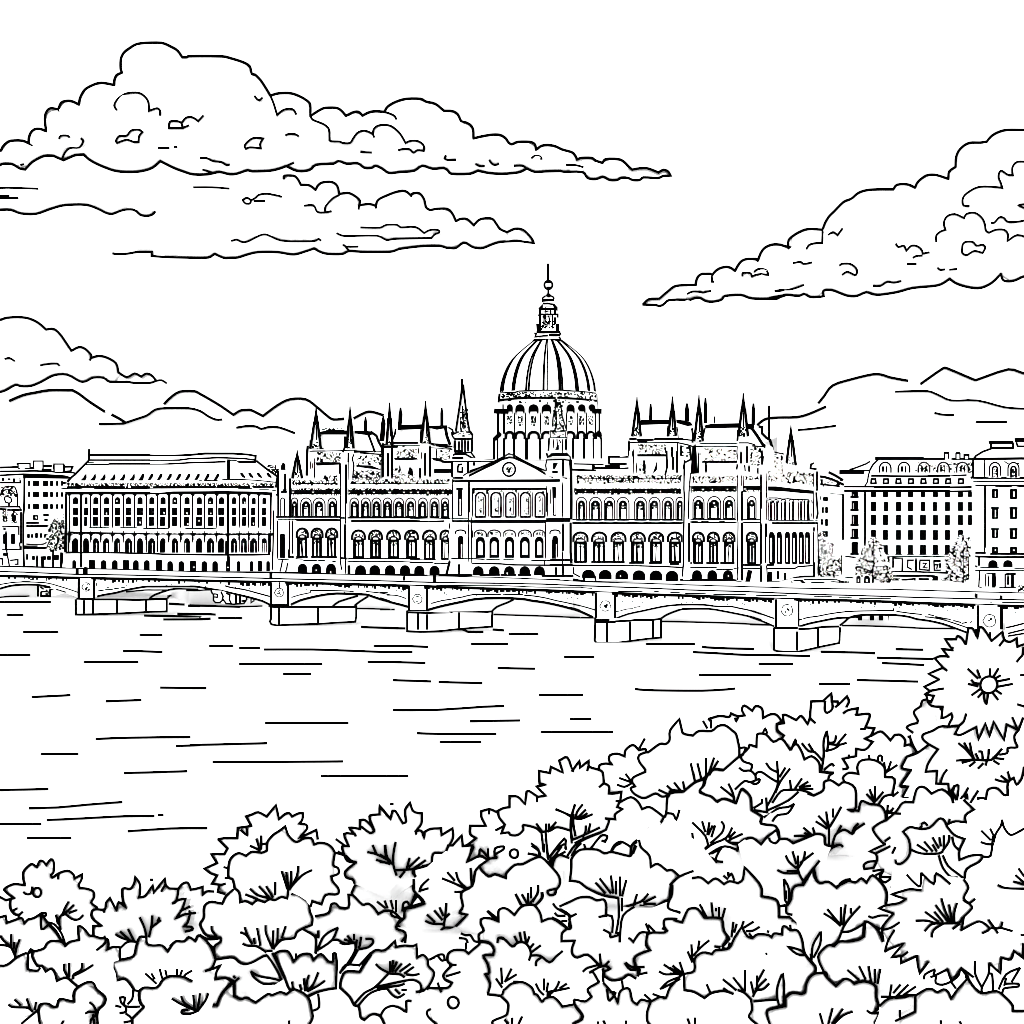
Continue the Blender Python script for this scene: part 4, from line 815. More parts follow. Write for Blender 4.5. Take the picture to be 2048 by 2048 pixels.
for i, x in enumerate((1770.5, 1808, 1848, 1887, 1925)):
    mb = MB(); Y = YH - 1.2; prism(mb, arch_pts(x - 12, x + 12, 924, 946), Y, 4); stroke(mb, arch_pts(x - 11.5, x + 11.5, 924.5, 945), 3.2, Y); line(mb, x - 4, 933, x - 4, 943, 4, Y); line(mb, x + 3, 932, x + 3, 945, 2.4, Y)
    if i > 1: specks(mb, x - 7, 928, x + 8, 942, .3, 260 + i, Y)
    mb.build('dormer', rf)
for x, a, w in ((1893, 903, 8), (1916, 905, 8), (1933, 907, 9)):
    mb = MB(); Y = YH - 1; prism(mb, [(x - w / 2, 918), (x - w / 2, a), (x + w / 2, a), (x + w / 2, 918)], Y, 2); stroke(mb, [(x - w / 2, 918), (x - w / 2, a + 2), (x + w / 2, a + 2), (x + w / 2, 918)], 3, Y); line(mb, x - w / 2, a + 2, x + w / 2, a + 2, 5, Y); mb.build('chimney', rf)

YT = 431.0
t = thing('corner_mansion', 'large block with a flat-topped mansard roof cut by the right edge, behind the bridge', 'building', U(2010, 1180, YT))
wall(t, [(1942, 952), (1942, 1186), (2130, 1186), (2130, 952)], YT, 14, [
    ("G:1245,618 1932,617 2400,617", 4), ("G:1250,662 1932,662 2400,662; 1260,715 2400,715", 2.2), ("G:1560,722 1780,722; 1840,722 2400,722", 3), ("G:1255,715 1255,1540", 2.6), ("G:1430,720 1430,1520", 4), ("G:1422,1520 1422,1570", 2), ("G:1240,1580 1440,1582; 1500,1590 2400,1592; 1680,1600 1840,1600", 3.2), ("G:1240,1625 1340,1630 1500,1635 2400,1635", 4),
    ("G:1352,1640 1352,1750; U:1215,90 1215,470", 4), ("U:1235,262 1860,265 2400,270", 2.4), ("U:1360,270 1350,480", 3), ("U:1440,310 1435,470; 1450,305 1560,305 1565,470; 1480,330 1475,470; 1280,485 1390,485; 1610,485 1680,485; 1370,228 1610,226; 1810,235 2400,238", 2.8), ("U:1535,320 1535,480; 1790,320 1790,480", 6), ("U:1690,310 1690,480 1830,480; 1725,330 1725,450; 1700,315 1830,315", 3), ("G:1290,1700 1280,1750 1330,1760", 4)],
    extra=lambda mb: (specks(mb, 2036, 1170, 2060, 1182, .5, 270, YT),))
for x, ys in ((1990, ((978, 997), (1015, 1038), (1056, 1077), (1094, 1106))), (2027, ((978, 998), (1014, 1038), (1056, 1078), (1094, 1106)))):
    for i, (a, b) in enumerate(ys):
        mb = MB(); fill(mb, [(x - 6.4, b), (x - 6.4, a), (x + 6.4, a), (x + 6.4, b)], YT); prism(mb, [(x, a + 5), (x + 2, a + 5), (x + 2, b - 4), (x, b - 4)], YT - .25, .1, 0)
        if i in (1, 2): line(mb, x - 7.6, a + 1.5, x + 7.6, a + 1.5, 4, YT)
        mb.build('window', t)
for x in (1986, 2016):
    win_dark(t, x, 19, 1120, 1134, YT, True, x)
mb = MB(); prism(mb, [(1943, 953), (1943, 918), (1950, 914), (1978, 898), (1978, 882), (2028, 882), (2030, 876), (2130, 876), (2130, 953)], YT - .4, 12)
lines(mb, "G:1285,372 1310,335 1400,280 1510,240", 4, YT - .4); lines(mb, "G:1485,160 1790,160", 6, YT - .4); lines(mb, "G:1508,180 1508,235; 1520,235 1800,230; 1790,165 1790,235; 1835,160 1850,210 2400,212", 3.8, YT - .4); lines(mb, "G:1820,125 2400,125", 7, YT - .4)
lines(mb, "G:1285,372 1440,372 1900,366 2400,380", 5, YT - .4); lines(mb, "G:1425,380 1425,610; 1680,405 1720,430 1870,430", 2.4, YT - .4); rf = mb.build('roof', t)
for x in (1990, 2027):
    mb = MB(); Y = YT - .9; prism(mb, arch_pts(x - 12, x + 12, 923, 955), Y, 2); stroke(mb, arch_pts(x - 11, x + 11, 925, 952), 3, Y); stroke(mb, arch_pts(x - 5, x + 5, 933, 954), 3.6, Y); specks(mb, x - 3, 938, x + 3, 953, .4, x, Y); mb.build('dormer', rf)

# ================================================================== bank trees (small, far)
def bank_tree(poly, Y, lab, seed, trunk, extra=""):
    pts = parse(poly); p = Pillow(pts, Y, 1.1, 12.0, 7.0)
    a = np.array(p.poly); t = thing('tree', lab, 'tree', U(trunk[0], trunk[2], Y), 'small trees along the far bank')
    mb = MB(); p.body(mb)
    mb.build('crown', t)
    x0, y0 = a.min(0); x1, y1 = a.max(0)
    mb = MB()
    def kp(x, y): return bool(poly_dist(np.array([x]), np.array([y]), p.poly)[1][0])
    specks(mb, x0, y0, x1, y1, .36, seed, lambda x, y: p.depth(x, y), .3, keep=kp)
    if extra: lines(mb, extra, 2.6, Y - 1.4)
    mb.build('foliage', t)
    mb = MB(); stroke(mb, [(trunk[0], trunk[1]), (trunk[0], trunk[2])], trunk[3], Y - .2, .3, back=.4); mb.build('trunk', t)
bank_tree("F1:640,1080 700,1020 760,1000 820,970 830,1100 820,1300 800,1400 700,1430 620,1420 600,1380 640,1330 590,1300 600,1230 680,1180 610,1160", 424, 'small leafy tree between the plain white block and the long office block', 300, (106, 1100, 1140, 3), "F1:600,1390 640,1290 700,1270; 620,1180 700,1020 800,1130")
bank_tree("T5:235,930 300,920 350,1040 380,1060 435,1100 420,1190 460,1220 500,1260 540,1210 540,1400 500,1480 450,1490 300,1500 235,1490", 423, 'bushy small tree at the right end of the palace, under the narrow house', 301, (1668, 1150, 1168, 3), "T5:235,1020 240,1490; 530,1230 530,1480")
bank_tree("T5:870,1040 940,990 1040,1050 1010,1080 1070,1100 1080,1180 1140,1270 1170,1340 1170,1430 1200,1500 1140,1590 1000,1560 900,1490 720,1500 690,1420 740,1320 780,1190 810,1120 870,1090", 422.5, 'cone-shaped small tree in front of the tall hotel with an arched gate below', 302, (1746, 1080, 1177, 4), "T5:950,1030 945,1420; 940,1320 800,1270; 740,1370 850,1410 940,1440; 960,1370 1100,1370; 940,1440 935,1640; 840,1440 940,1450; 960,1460 1170,1460")
bank_tree("G:1080,1380 1130,1340 1180,1400 1240,1370 1250,1560 1225,1640 1210,1800 1200,1932 1100,1960 980,1930 930,1830 910,1650 960,1600 1040,1470", 422, 'dark small tree beside the right-edge mansion, at the hotel corner', 303, (1927, 1130, 1182, 3.4), "G:1150,1480 1150,1920; 1140,1620 1220,1640; 1215,1640 1215,1932")
mb = MB(); YG = 421.5
for x, w in ((1717, 9), (1734, 12)):
    prism(mb, arch_pts(x - w / 2 - 1, x + w / 2 + 1, 1149, 1178), YG, 1); fill(mb, arch_pts(x - w / 2, x + w / 2, 1151, 1176), YG)
    prism(mb, [(x - 1, 1158), (x + 1, 1158), (x + 1, 1164), (x - 1, 1164)], YG - .3, .1, 0); prism(mb, [(x - 1, 1168), (x + 2, 1168), (x + 2, 1175), (x - 1, 1175)], YG - .3, .1, 0)
o = mb.build('gate', None); o['label'] = 'pair of small dark arched gateways under the cone-shaped tree'; o['category'] = 'gate'
# low quay wall with ramp beside the palace end
mb = MB(); YQ = 421
prism(mb, [(1540, 1178), (1560, 1166), (1590, 1158), (1670, 1156), (1700, 1172), (1704, 1180)], YQ, 3)
lines(mb, "V5:520,237 830,237 940,270 980,310; 420,245 510,245; 590,270 690,268 720,265; 680,285 840,285; 780,255 830,260 900,265; 400,255 410,275", 2.4, YQ); lines(mb, "V5:510,320 640,315 860,325; 640,328 960,330", 4, YQ); lines(mb, "V5:350,310 400,290 420,310; 425,290 480,310", 6, YQ); lines(mb, "V5:495,250 560,300 620,305", 5, YQ)
specks(mb, 1676, 1162, 1702, 1178, .3, 311, YQ); specks(mb, 1588, 1166, 1620, 1178, .25, 312, YQ)
o = mb.build('quay_wall', None); o['label'] = 'low stepped quay wall with a ramp below the right end of the palace'; o['category'] = 'wall'
# ------------------------------------------------------------------ land, water
def YBR(x, y=0): return 343.0 / (1 + 0.385 * (x - 1024.0) / K)
WL = [(-300, 1190), (0, 1194), (340, 1191), (380, 1210), (540, 1214), (700, 1217), (820, 1222), (1000, 1231), (1160, 1236), (1190, 1236), (1325, 1244), (1540, 1250), (1686, 1251), (1780, 1254), (1900, 1257.5), (2100, 1262)]
mb = MB()
mb.add([(-3000, 20, 0), (3000, 20, 0), (3000, 9000, 0), (-3000, 9000, 0)], [(0, 1, 2, 3)], 0)
rip = "V1:68,580 222,580; 225,743 560,743; 0,966 290,966; 1352,773 1565,773; 1190,928 1350,928 1565,937; 812,1033 1180,1033 1333,1028; 310,1372 410,1366 600,1357 676,1352; 1025,1412 1362,1400; 1550,1280 1700,1282 1932,1285 V2:0,1285 154,1285; V1:928,1777 1100,1768 1500,1760 1835,1758; 1703,1845 1932,1835 V2:0,1835 300,1828 740,1817; V1:397,1927 753,1927; -60,454 490,454; 1635,470 1780,478; 1820,490 1932,492 V2:0,488 240,492 480,500; V1:1395,585 1650,590 1932,596 V2:90,602; V1:1580,622 1932,620 V2:195,615; V1:1715,568 V2:180,570 245,575; V2:275,603 500,607; 185,879 415,879; 475,897 675,897; 717,912 1180,912 1500,922 1760,932 1932,937 V3:310,937; V2:1778,879 1932,879 V3:300,880 462,888; V2:475,1053 1275,1053; 1720,1033 1932,1033 V3:300,1038 435,1043; V2:900,1150 1168,1150; 727,1623 1527,1623; 1655,695 1932,705 V3:240,708; S2:222,163 820,163 1475,157; 1267,295 V3:0,1900~; S2:1267,298 S3:0,299 270,303; V3:650,715 800,718 850,742 995,743; 1093,720 1195,727; 1248,765 1525,770; 880,860 1235,860; 1780,980 1932,982 V4:232,985; V3:1140,1091 1495,1098; 127,1208 490,1220; 570,1226 985,1237; 1537,1352 V4:0,1352 125,1357; V3:127,1497 550,1495 1000,1465 1197,1458; 872,1605 1350,1597; 1837,1583 V4:203,1583; V3:360,1720 580,1728 1120,1728; 1556,1710 V4:413,1708; V3:580,1806 975,1806; V4:735,860 1205,862; 1278,887 1400,897 1775,908; 1190,937 1450,950 1660,963 1932,966 V5:240,966 578,976; 87,1053 415,1053; V4:1247,1159 V5:0,1159 203,1159; V4:630,1293 720,1303 930,1308 1270,1310 1480,1300 1593,1290; V5:688,935 1000,940 1205,948; 1230,992 1520,998 1770,1005; 1412,908 1670,915; 1278,1043 1500,1052 1680,1063; 1035,1207 1300,1213 1622,1222; 668,1246 965,1248; S1:1200,270 1500,262 1805,252; -60,436 463,424; 282,610 560,602 850,575 1178,550; 455,724 800,708 1200,687 1487,685; 1528,676 1575,676; -60,768 395,764; 1237,832 1650,805 1932,802 S2:163,802; S1:262,903 400,898 685,898"
for st in strokes(rip):
    if len(st) < 2 or any(p[3] for p in st): continue
    pts = [(x, y) for x, y, g in smooth(st, False, 2)]
    res = []
    for a, b in zip(pts, pts[1:]):
        k = max(1, int(abs(b[0] - a[0]) / 40)); res += [(a[0] + (b[0] - a[0]) * i / k, a[1] + (b[1] - a[1]) * i / k) for i in range(k)]
    res.append(pts[-1]); stroke(mb, res, 4.2, lambda x, y: (H - 0.06) * K / (y - HY), flat=True)
mb.build('river', None, 'structure', label='wide calm river with short drawn ripple lines')

def bank():
    mb = MB(); vs = []; Z = 5.6
    for x, y in WL:
        Y = H * K / (y - HY); X = (x - 1024) / K * Y; vs += [(X, Y, -1), (X, Y + .3, Z), (X * 1.0, 460, Z)]
    fs = []
    for i in range(len(WL) - 1): fs += [(3 * i, 3 * i + 1, 3 * i + 4, 3 * i + 3), (3 * i + 1, 3 * i + 2, 3 * i + 5, 3 * i + 4)]
    mb.add(vs, fs, 0)
    # waterline, drawn where the far wall meets the river
    s = "V1:-60,412 0,412 100,403 250,402 340,395 490,398; V1:505,397 700,392 740,412; V2:0,395 110,395 220,390; V1:1620,425 1640,395 1932,395; V2:0,485 50,488 240,494 480,503 720,495 780,500; 1610,520 1850,525 1932,530 V3:0,530 280,530; 1100,578 1230,582 1500,590 1750,600 1932,608 V4:0,608 240,610; 890,645 1160,650 1480,658 1740,670 1932,678 V5:0,675 230,680; 890,685 1150,688 1430,698 1700,712 U:960,1015 1040,1018"
    for st in strokes(s):
        pts = [(x, y) for x, y, g in smooth(st, False, 2)]
        stroke(mb, pts, 4.2, lambda x, y: H * K / (y - HY) - 1.0, .2)
    mb.build('embankment', None, 'structure', label='far river embankment under the bridge')
bank()
mb = MB(); mb.add([(-3000, 460, 5.6), (3000, 460, 5.6), (3000, 9000, 5.6), (-3000, 9000, 5.6)], [(0, 1, 2, 3)], 0); mb.build('city_ground', None, 'structure', label='flat city ground behind the embankment')

# ------------------------------------------------------------------ bridge
br = thing('bridge', 'long low road bridge of shallow arches on stone piers crossing the whole river', 'bridge', U(1024, 1240, 343))
LA = [(-300, 1137), (0, 1143), (48, 1144.3), (110, 1147), (148, 1148.5), (240, 1149.8), (340, 1152), (400, 1153.5), (510, 1156), (582, 1158), (675, 1160), (760, 1161.5), (873, 1165), (975, 1166.3), (1080, 1168), (1140, 1170.5), (1290, 1176), (1380, 1180), (1500, 1183.5), (1624, 1188.7), (1730, 1191.5), (1840, 1195), (1990, 1198.5), (2300, 1206)]
LB = [(-300, 1147), (0, 1152), (60, 1153), (120, 1155), (215, 1157), (300, 1158.5), (390, 1161), (480, 1163), (575, 1165), (650, 1167), (760, 1170), (850, 1172.5), (970, 1177), (1100, 1181), (1200, 1185), (1280, 1188.5), (1400, 1192), (1530, 1197.5), (1630, 1199.5), (1700, 1201), (1780, 1203.5), (1850, 1206.5), (1990, 1211), (2300, 1220)]
LC = [(-300, 1128), (16, 1134), (148, 1137.5), (290, 1141), (400, 1144.5), (540, 1146.5), (640, 1148.5), (790, 1151.5), (890, 1153), (1000, 1156), (1100, 1160), (1173, 1164.5), (1300, 1168), (1400, 1171.5), (1500, 1174.5), (1600, 1177.5), (1700, 1178.7), (1790, 1179.8), (1892, 1183), (1990, 1185.5), (2300, 1192)]
def at(L, x):
    for (a, ya), (b, yb) in zip(L, L[1:]):
        if a <= x <= b: return ya + (yb - ya) * (x - a) / (b - a)
DW = 15.0
mb = MB(); vs = []
xs = sorted(set([p[0] for p in LA] + [p[0] for p in LC]))
for x in xs:
    a = U(x, at(LA, x), YBR(x)); b = U(x, at(LB, x) + 1, YBR(x)); c = U(x, at(LC, x), YBR(x) + DW)
    vs += [b, a, c, (c[0], c[1], c[2] - 2.0), (b[0], b[1] + DW, b[2])]
fs = []
for i in range(len(xs) - 1):
    for k in range(4): fs.append((5 * i + k, 5 * i + k + 1, 5 * i + k + 6, 5 * i + k + 5))
    fs.append((5 * i + 4, 5 * i, 5 * i + 5, 5 * i + 9))
mb.add(vs, fs, 0)
stroke(mb, LA, 2.6, YBR, .15); stroke(mb, LB, 5.2, YBR, .25); stroke(mb, [p for p in LC if p[0] < 1600 or 1], 4.0, lambda x, y: YBR(x) + DW, .3)
specks(mb, 0, 0, 0, 0, 0, 0, 400)
rnd = random.Random(5); x = 5.0
while x < 2045:
    y = at(LB, x); dens = .3 if x < 480 else .97
    if rnd.random() < dens:
        w = rnd.choice((2, 2, 4, 6)); hh = rnd.choice((2, 4, 4, 6)); rect(mb, x, y + 2, x + w, y + 2 + hh, YBR(x), 1, .1, .2)
        x += w
    x += 2
for s in ("T1:0,1640 390,1640 540,1655; 875,1693 1190,1695; 1340,1693 1400,1693; 1550,1705 1670,1705; T4:65,1590 330,1590; 430,1603 850,1603; 980,1615 1375,1615; T5:180,1757 410,1757; 505,1770 665,1770; 760,1783 1170,1783; U:0,625 215,625; 1500,677 1515,677; 1650,677 1932,677; T1:0,1605 500,1620; Z:340,1487 1160,1488 1640,1508 1932,1512",):
    for st in strokes(s): stroke(mb, [(p[0], p[1]) for p in st], 2.0, YBR, .15)
mb.build('deck', br)

PIERS = [(157.5, 187.5, 1197), (542, 576.5, 1211), (817, 856, 1223), (1191.5, 1230, 1238), (1551.5, 1597, 1256), (1956, 2002.5, 1276)]
INNER = [
 "V1:-700,420 -300,370 0,322 90,300 190,290 360,290 430,305 520,332 600,355 690,385 745,412",
 "V1:920,408 1000,385 1120,362 1220,345 1320,330 1420,318 1640,318 1932,322 V2:80,335 200,345 300,352 430,375 560,405 700,445 785,485",
 "V2:960,490 1060,440 1170,410 1290,388 1420,378 1700,388 1760,400 1850,430 V3:0,418 100,455 200,480 275,500",
 "V3:465,530 570,500 680,478 800,448 930,428 1150,416 1380,425 1460,440 1600,460 1760,495 1932,540 V4:0,510 100,545 235,603",
 "V4:445,610 560,575 700,545 860,512 950,500 1080,522 1340,520 1460,538 1600,565 1740,595 1850,630 V5:0,598 120,640 235,690",
 "V5:480,690 560,665 700,635 850,608 960,605 1010,585 1120,578 1400,580 1540,598 1640,620 1760,640 U:880,935 1040,1000 1200,1065 1330,1110",
 "U:1690,1115 1810,1085 1932,1060 2300,1010"]
ends = [(-300, 157.5), (187.5, 542), (576.5, 817), (856, 1191.5), (1230, 1551.5), (1597, 1956), (2002.5, 2300)]
SPM = [
 ([("V1:-60,290 0,285 100,268 220,260 440,268 560,298 680,335 755,362; 290,237 308,237; 210,257 290,257", 2.4), ("V1:-60,340 0,325 90,300 190,288 360,288 480,310", 4.2), ("V1:430,312 490,312; 540,330 640,360", 2.4)],),
 ([("V1:940,400 1000,385 1120,365 1220,338 1340,316 1420,305 1900,305 V2:0,303 80,308 200,328 300,345 430,375 560,405 700,445 780,485", 4.2), ("V1:1220,357 1400,338 1480,338 1640,338; V1:1800,342 1932,342 V2:0,335 100,340 210,335 300,340; V2:340,298 400,315 520,333 640,365 770,400", 3), ("V1:950,343 1000,343; 1015,333 1090,333; 1100,323 1150,323; 1170,313 1205,313; 1030,313 1055,313; 930,270 930,298", 2)],),
 ([("V2:975,480 1060,440 1170,410 1290,385 1420,372 1700,382 1760,400 1850,430 1932,450 V3:0,418 100,455 200,480 270,500", 4.8), ("V2:980,410 1060,385 1170,362; 1160,343 1450,345 1580,352; 1700,352 1850,368 1932,385; V3:0,362 75,362; 70,388 160,390 250,420", 2.4)],),
 ([("V3:465,530 570,500 680,475 800,450 930,425 1150,415 1380,425 1460,440 1600,460 1760,495 1932,540 V4:0,510 100,545 220,600", 5), ("V3:495,468 600,440 690,428; 700,422 800,405 900,382 1170,380; 1200,382 1380,382; 1390,390 1480,395 1600,415 1700,440 1800,460 1932,490 V4:0,468 120,495 240,530", 2.6)],),
 ([("V4:450,610 560,570 700,540 860,505 950,490 1060,481 1290,481 1380,492", 3.6), ("V4:1370,492 1470,498 1560,498 1640,515 1780,545 1932,600 V5:0,535 110,570 240,615", 3), ("V4:1080,522 1340,520 1460,538 1600,565 1740,595 1850,630 V5:0,598 120,640 235,690", 3.8), ("V4:445,545 470,545; 485,540 550,522 610,518; 620,507 680,497", 2)],),
 ([("V5:480,625 500,625; 515,617 560,603 650,592 760,570 920,548 1100,540 1390,537; U:290,790 470,815 620,830; 660,860 750,870 880,895 1040,945 1200,1000; 700,830 770,845; 790,857 900,880 990,895; 1020,907 1120,933; 1130,945 1195,933; 1240,935 1260,920", 2.6), ("V5:480,690 560,665 700,635 850,608 960,605 1010,588 1120,578 1400,580 1540,598 U:550,890 700,910 880,950 1040,1005 1200,1065", 4.2)],),
 ([("U:1700,1000 1780,985 1932,945; 1690,1085 1810,1055 1932,1025; 1690,1115 1932,1075", 3.4)],),
]
for i, (x0, x1) in enumerate(ends):
    arc = [(x, y) for x, y, g in smooth(parse(INNER[i]), False)]
    arc = [(max(min(x, x1), x0), y) for x, y in arc]
    mb = MB(); vs = []; fs = []
    for x, y in arc:
        top = at(LB, x) + 1; a = U(x, top, YBR(x)); b = U(x, max(y, top + 1), YBR(x)); vs += [a, b, (b[0], b[1] + DW, b[2])]
    for k in range(len(arc) - 1):
        fs += [(3 * k, 3 * k + 1, 3 * k + 4, 3 * k + 3), (3 * k + 1, 3 * k + 2, 3 * k + 5, 3 * k + 4)]
    mb.add(vs, fs, 0)
    for s, w in SPM[i][0]:
        for st in strokes(s):
            stroke(mb, [(x, y) for x, y, g in smooth(st, False, 2)], w, YBR, .15)
    rnd = random.Random(i + 60)
    for k in range(9 if 0 < i < 6 else 3):
        xx = rnd.uniform(x0 + 8, x1 - 8); top = at(LB, xx); yy = rnd.uniform(top + 8, top + 16); rect(mb, xx, yy, xx + 2, yy + 2, YBR(xx), 1, .05, .15)
    mb.build('arch_span', br)
# far edges of the vault soffits and ends seen under the arches
mb = MB()
for s in ("V1:1450,415 1500,382 1640,335 1740,325 1932,330 V2:0,332 100,338", "V2:1380,495 1440,450 1620,395; 1590,490 1640,450 1720,400; V3:1290,430 1230,460 1130,500 1080,545; V4:885,610 930,580 1000,550 1080,522; V5:870,680 920,640 970,600 1060,600", "V1:1620,400 1640,395"):
    for st in strokes(s): stroke(mb, [(x, y) for x, y, g in smooth(st, False, 2)], 4, lambda x, y: YBR(x) + DW * .3, .2)
mb.build('arch_soffit_edge', br)
BASES = [
 ("V1:733,432 733,572 1010,572 1250,560 1610,545 1610,428 1320,432 900,432", "V1:812,440 812,560; 898,440 895,560; 1130,440 1130,560; 1410,440 1410,550", "V1:733,430 733,575 1010,570 1250,560 1420,550 1610,545 1610,425; 740,422 900,430 1130,430 1320,435 1610,425; 1440,422 1600,422"),
 ("V2:783,500 783,665 840,680 970,675 1250,660 1600,645 1605,500", "V2:858,510 858,665; 1238,510 1238,660", "V2:783,500 783,620 772,640 785,668 840,680 970,672 1250,665 1440,652 1595,645 1605,600 1605,490; 783,500 1000,500 1600,500"),
 ("V3:262,550 262,738 400,745 580,735 760,712 1085,690 1085,545 700,553", "V3:367,560 367,720; 453,575 453,720; 763,560 763,705", "V3:262,540 262,735 400,742 580,735 760,715 880,705 1082,692 1082,600 1085,545; 262,555 460,560 700,560 680,550 1040,550 1080,545"),
 ("V4:240,620 240,840 260,850 440,850 600,825 880,797 880,612", "V4:357,650 357,840; 582,650 582,820; 803,630 803,795", "V4:243,610 243,650 240,830 260,850 440,850 600,828 760,808 850,800 880,797 880,620; 250,622 380,625; 250,648 440,648; 440,640 580,635 620,628 800,628 880,615"),
 ("V5:232,710 232,915 250,925 450,937 600,900 860,850 868,690 700,693", "V5:455,740 452,920; 657,715 657,880", "V5:232,705 232,915 260,928 350,935 450,937 600,905 700,882 860,850 865,820 870,700; 235,708 460,708; 470,715 570,713 640,705 700,695 860,692"),
 ("U:1300,1010 1300,1150 1720,1150 1720,1040", "U:1500,1060 1500,1150", "U:1340,990 1340,1100"),
]
for i, (x0, x1, yb) in enumerate(PIERS):
    mb = MB(); Y0 = YBR((x0 + x1) / 2) - .8; yt = at(LB, x0) + 1
    prism(mb, [(x0, yt), (x1, yt), (x1, yb), (x0, yb)], Y0, DW + 1)
    w = (2.6, 4.2, 5, 4.6, 4, 4)[i]
    line(mb, x0, yt, x0, yb, (3, 4, 4, 4, 4, 4)[i], Y0); line(mb, x1, yt, x1, yb, (4, 6, 6, 4.2, 4.2, 6)[i], Y0); line(mb, x0 - 2, yb, x1 + 2, yb, (5, 5, 4, 3, 5, 3)[i], Y0)
    o = mb.build('pier', br)
    mb = MB(); cx = (x0 + x1) / 2 + (0, -1, -1.5, 0, 0, 0)[i]; cy = (yt + yb) / 2 - (3, 3, 0, 0, 7, 2)[i]; r = (8, 8.4, 9, 10, 11, 12)[i]
    cyc = [(cx + r * math.cos(a * math.pi / 8) * (.96 + .08 * (a % 3)), cy + r * 1.05 * math.sin(a * math.pi / 8)) for a in range(17)]
    if i in (1, 5): stroke(mb, cyc, 2, Y0 - .05)
    else:
        for k in range(0, 16): 
            if (k * 7 + i) % 5: stroke(mb, cyc[k:k + 2], 2, Y0 - .05)
    specks(mb, cx - 4, cy - 5, cx + 5, cy + 6, .14, i + 70, Y0 - .05)
    if i == 1: line(mb, cx, yt, cx, cy - r, 2, Y0)
    mb.build('medallion', o)
    poly, seams, edge = BASES[i]
    mb = MB(); Yb = Y0 - 1.6; prism(mb, [(a, b) for a, b, c, g in parse(poly)], Yb, 1.5)
    lines(mb, seams, 3.2, Yb, .1); 
    for st in strokes(edge): stroke(mb, [(x, y) for x, y, c, g in st], 4, Yb, .12)
    mb.build('pier_base', br)
# posts and lanterns standing on the parapet
for i, (x, a, b, w) in enumerate(((153.5, 1136, 1149.5, 5), (170, 1134, 1149, 8), (541, 1144, 1156, 5), (808, 1150.5, 1161, 4), (869, 1146, 1164, 6), (1953.5, 1187, 1196, 4), (2003.5, 1191, 1198, 3))):
    mb = MB(); Y = YBR(x) - .1; fill(mb, [(x - w / 2, b), (x - w / 2, a + 3), (x - w / 5, a), (x + w / 2, a + 1), (x + w / 2, b)], Y, .8)
    mb.build('parapet_post', br)
# things under the arches: moored boats and a landing
def boat(poly, marks, Y, lab):
    mb = MB(); prism(mb, [(a, b) for a, b, c, g in smooth2(poly)], Y, 3)
    for s, w in marks: lines(mb, s, w, Y)
    o = mb.build('moored_boat', None); o['label'] = lab; o['category'] = 'boat'; o['group'] = 'boats moored under the bridge'
def smooth2(p): return parse(p)
boat("V2:205,345 230,350 290,350 320,355 400,380 540,395 550,440 520,470 400,478 330,470 290,460 240,455 225,430 225,380", [("V2:205,345 215,370 228,380 228,440 245,458 290,458 310,440 320,430 350,470 420,475 520,468 545,430 545,400; 300,355 320,400 310,430; 350,370 385,385 380,430 400,475", 3.4), ("V2:440,390 440,470; 480,400 480,460; 500,440 540,440; 235,375 265,380 265,410 240,405; 590,420 590,460 620,440; 560,400 620,430 650,430", 3)], 371, 'striped round-hulled boat moored beneath the second arch from the left')
boat("V1:365,300 400,300 490,315 540,325 640,360 490,400 365,400", [("V1:368,300 368,400", 4), ("V1:400,355 400,400; 400,355 460,352 485,375 485,335 540,325 560,335; 480,330 480,400; 390,310 420,330; 430,312 490,312; 450,335 450,350; 440,380 465,380; 390,400 490,400", 3.4)], 396, 'small boxy boat with a cabin moored beneath the leftmost arch')
mb = MB()
for x in (1062, 1180, 1265, 1350, 1430, 1510):
    line(mb, 1500 + x / 4.83, 1110 + 590 / 4.83, 1500 + x / 4.83, 1110 + 625 / 4.83, 7, 362, .2)
prism(mb, [(1718, 1231), (1815, 1232), (1815, 1240), (1718, 1238)], 362.3, 1); line(mb, 1794, 1241, 1815, 1241, 2, 362)
o = mb.build('landing_stage', None); o['label'] = 'row of dark posts of a landing stage beneath the arch left of the spiky treetop'; o['category'] = 'landing stage'
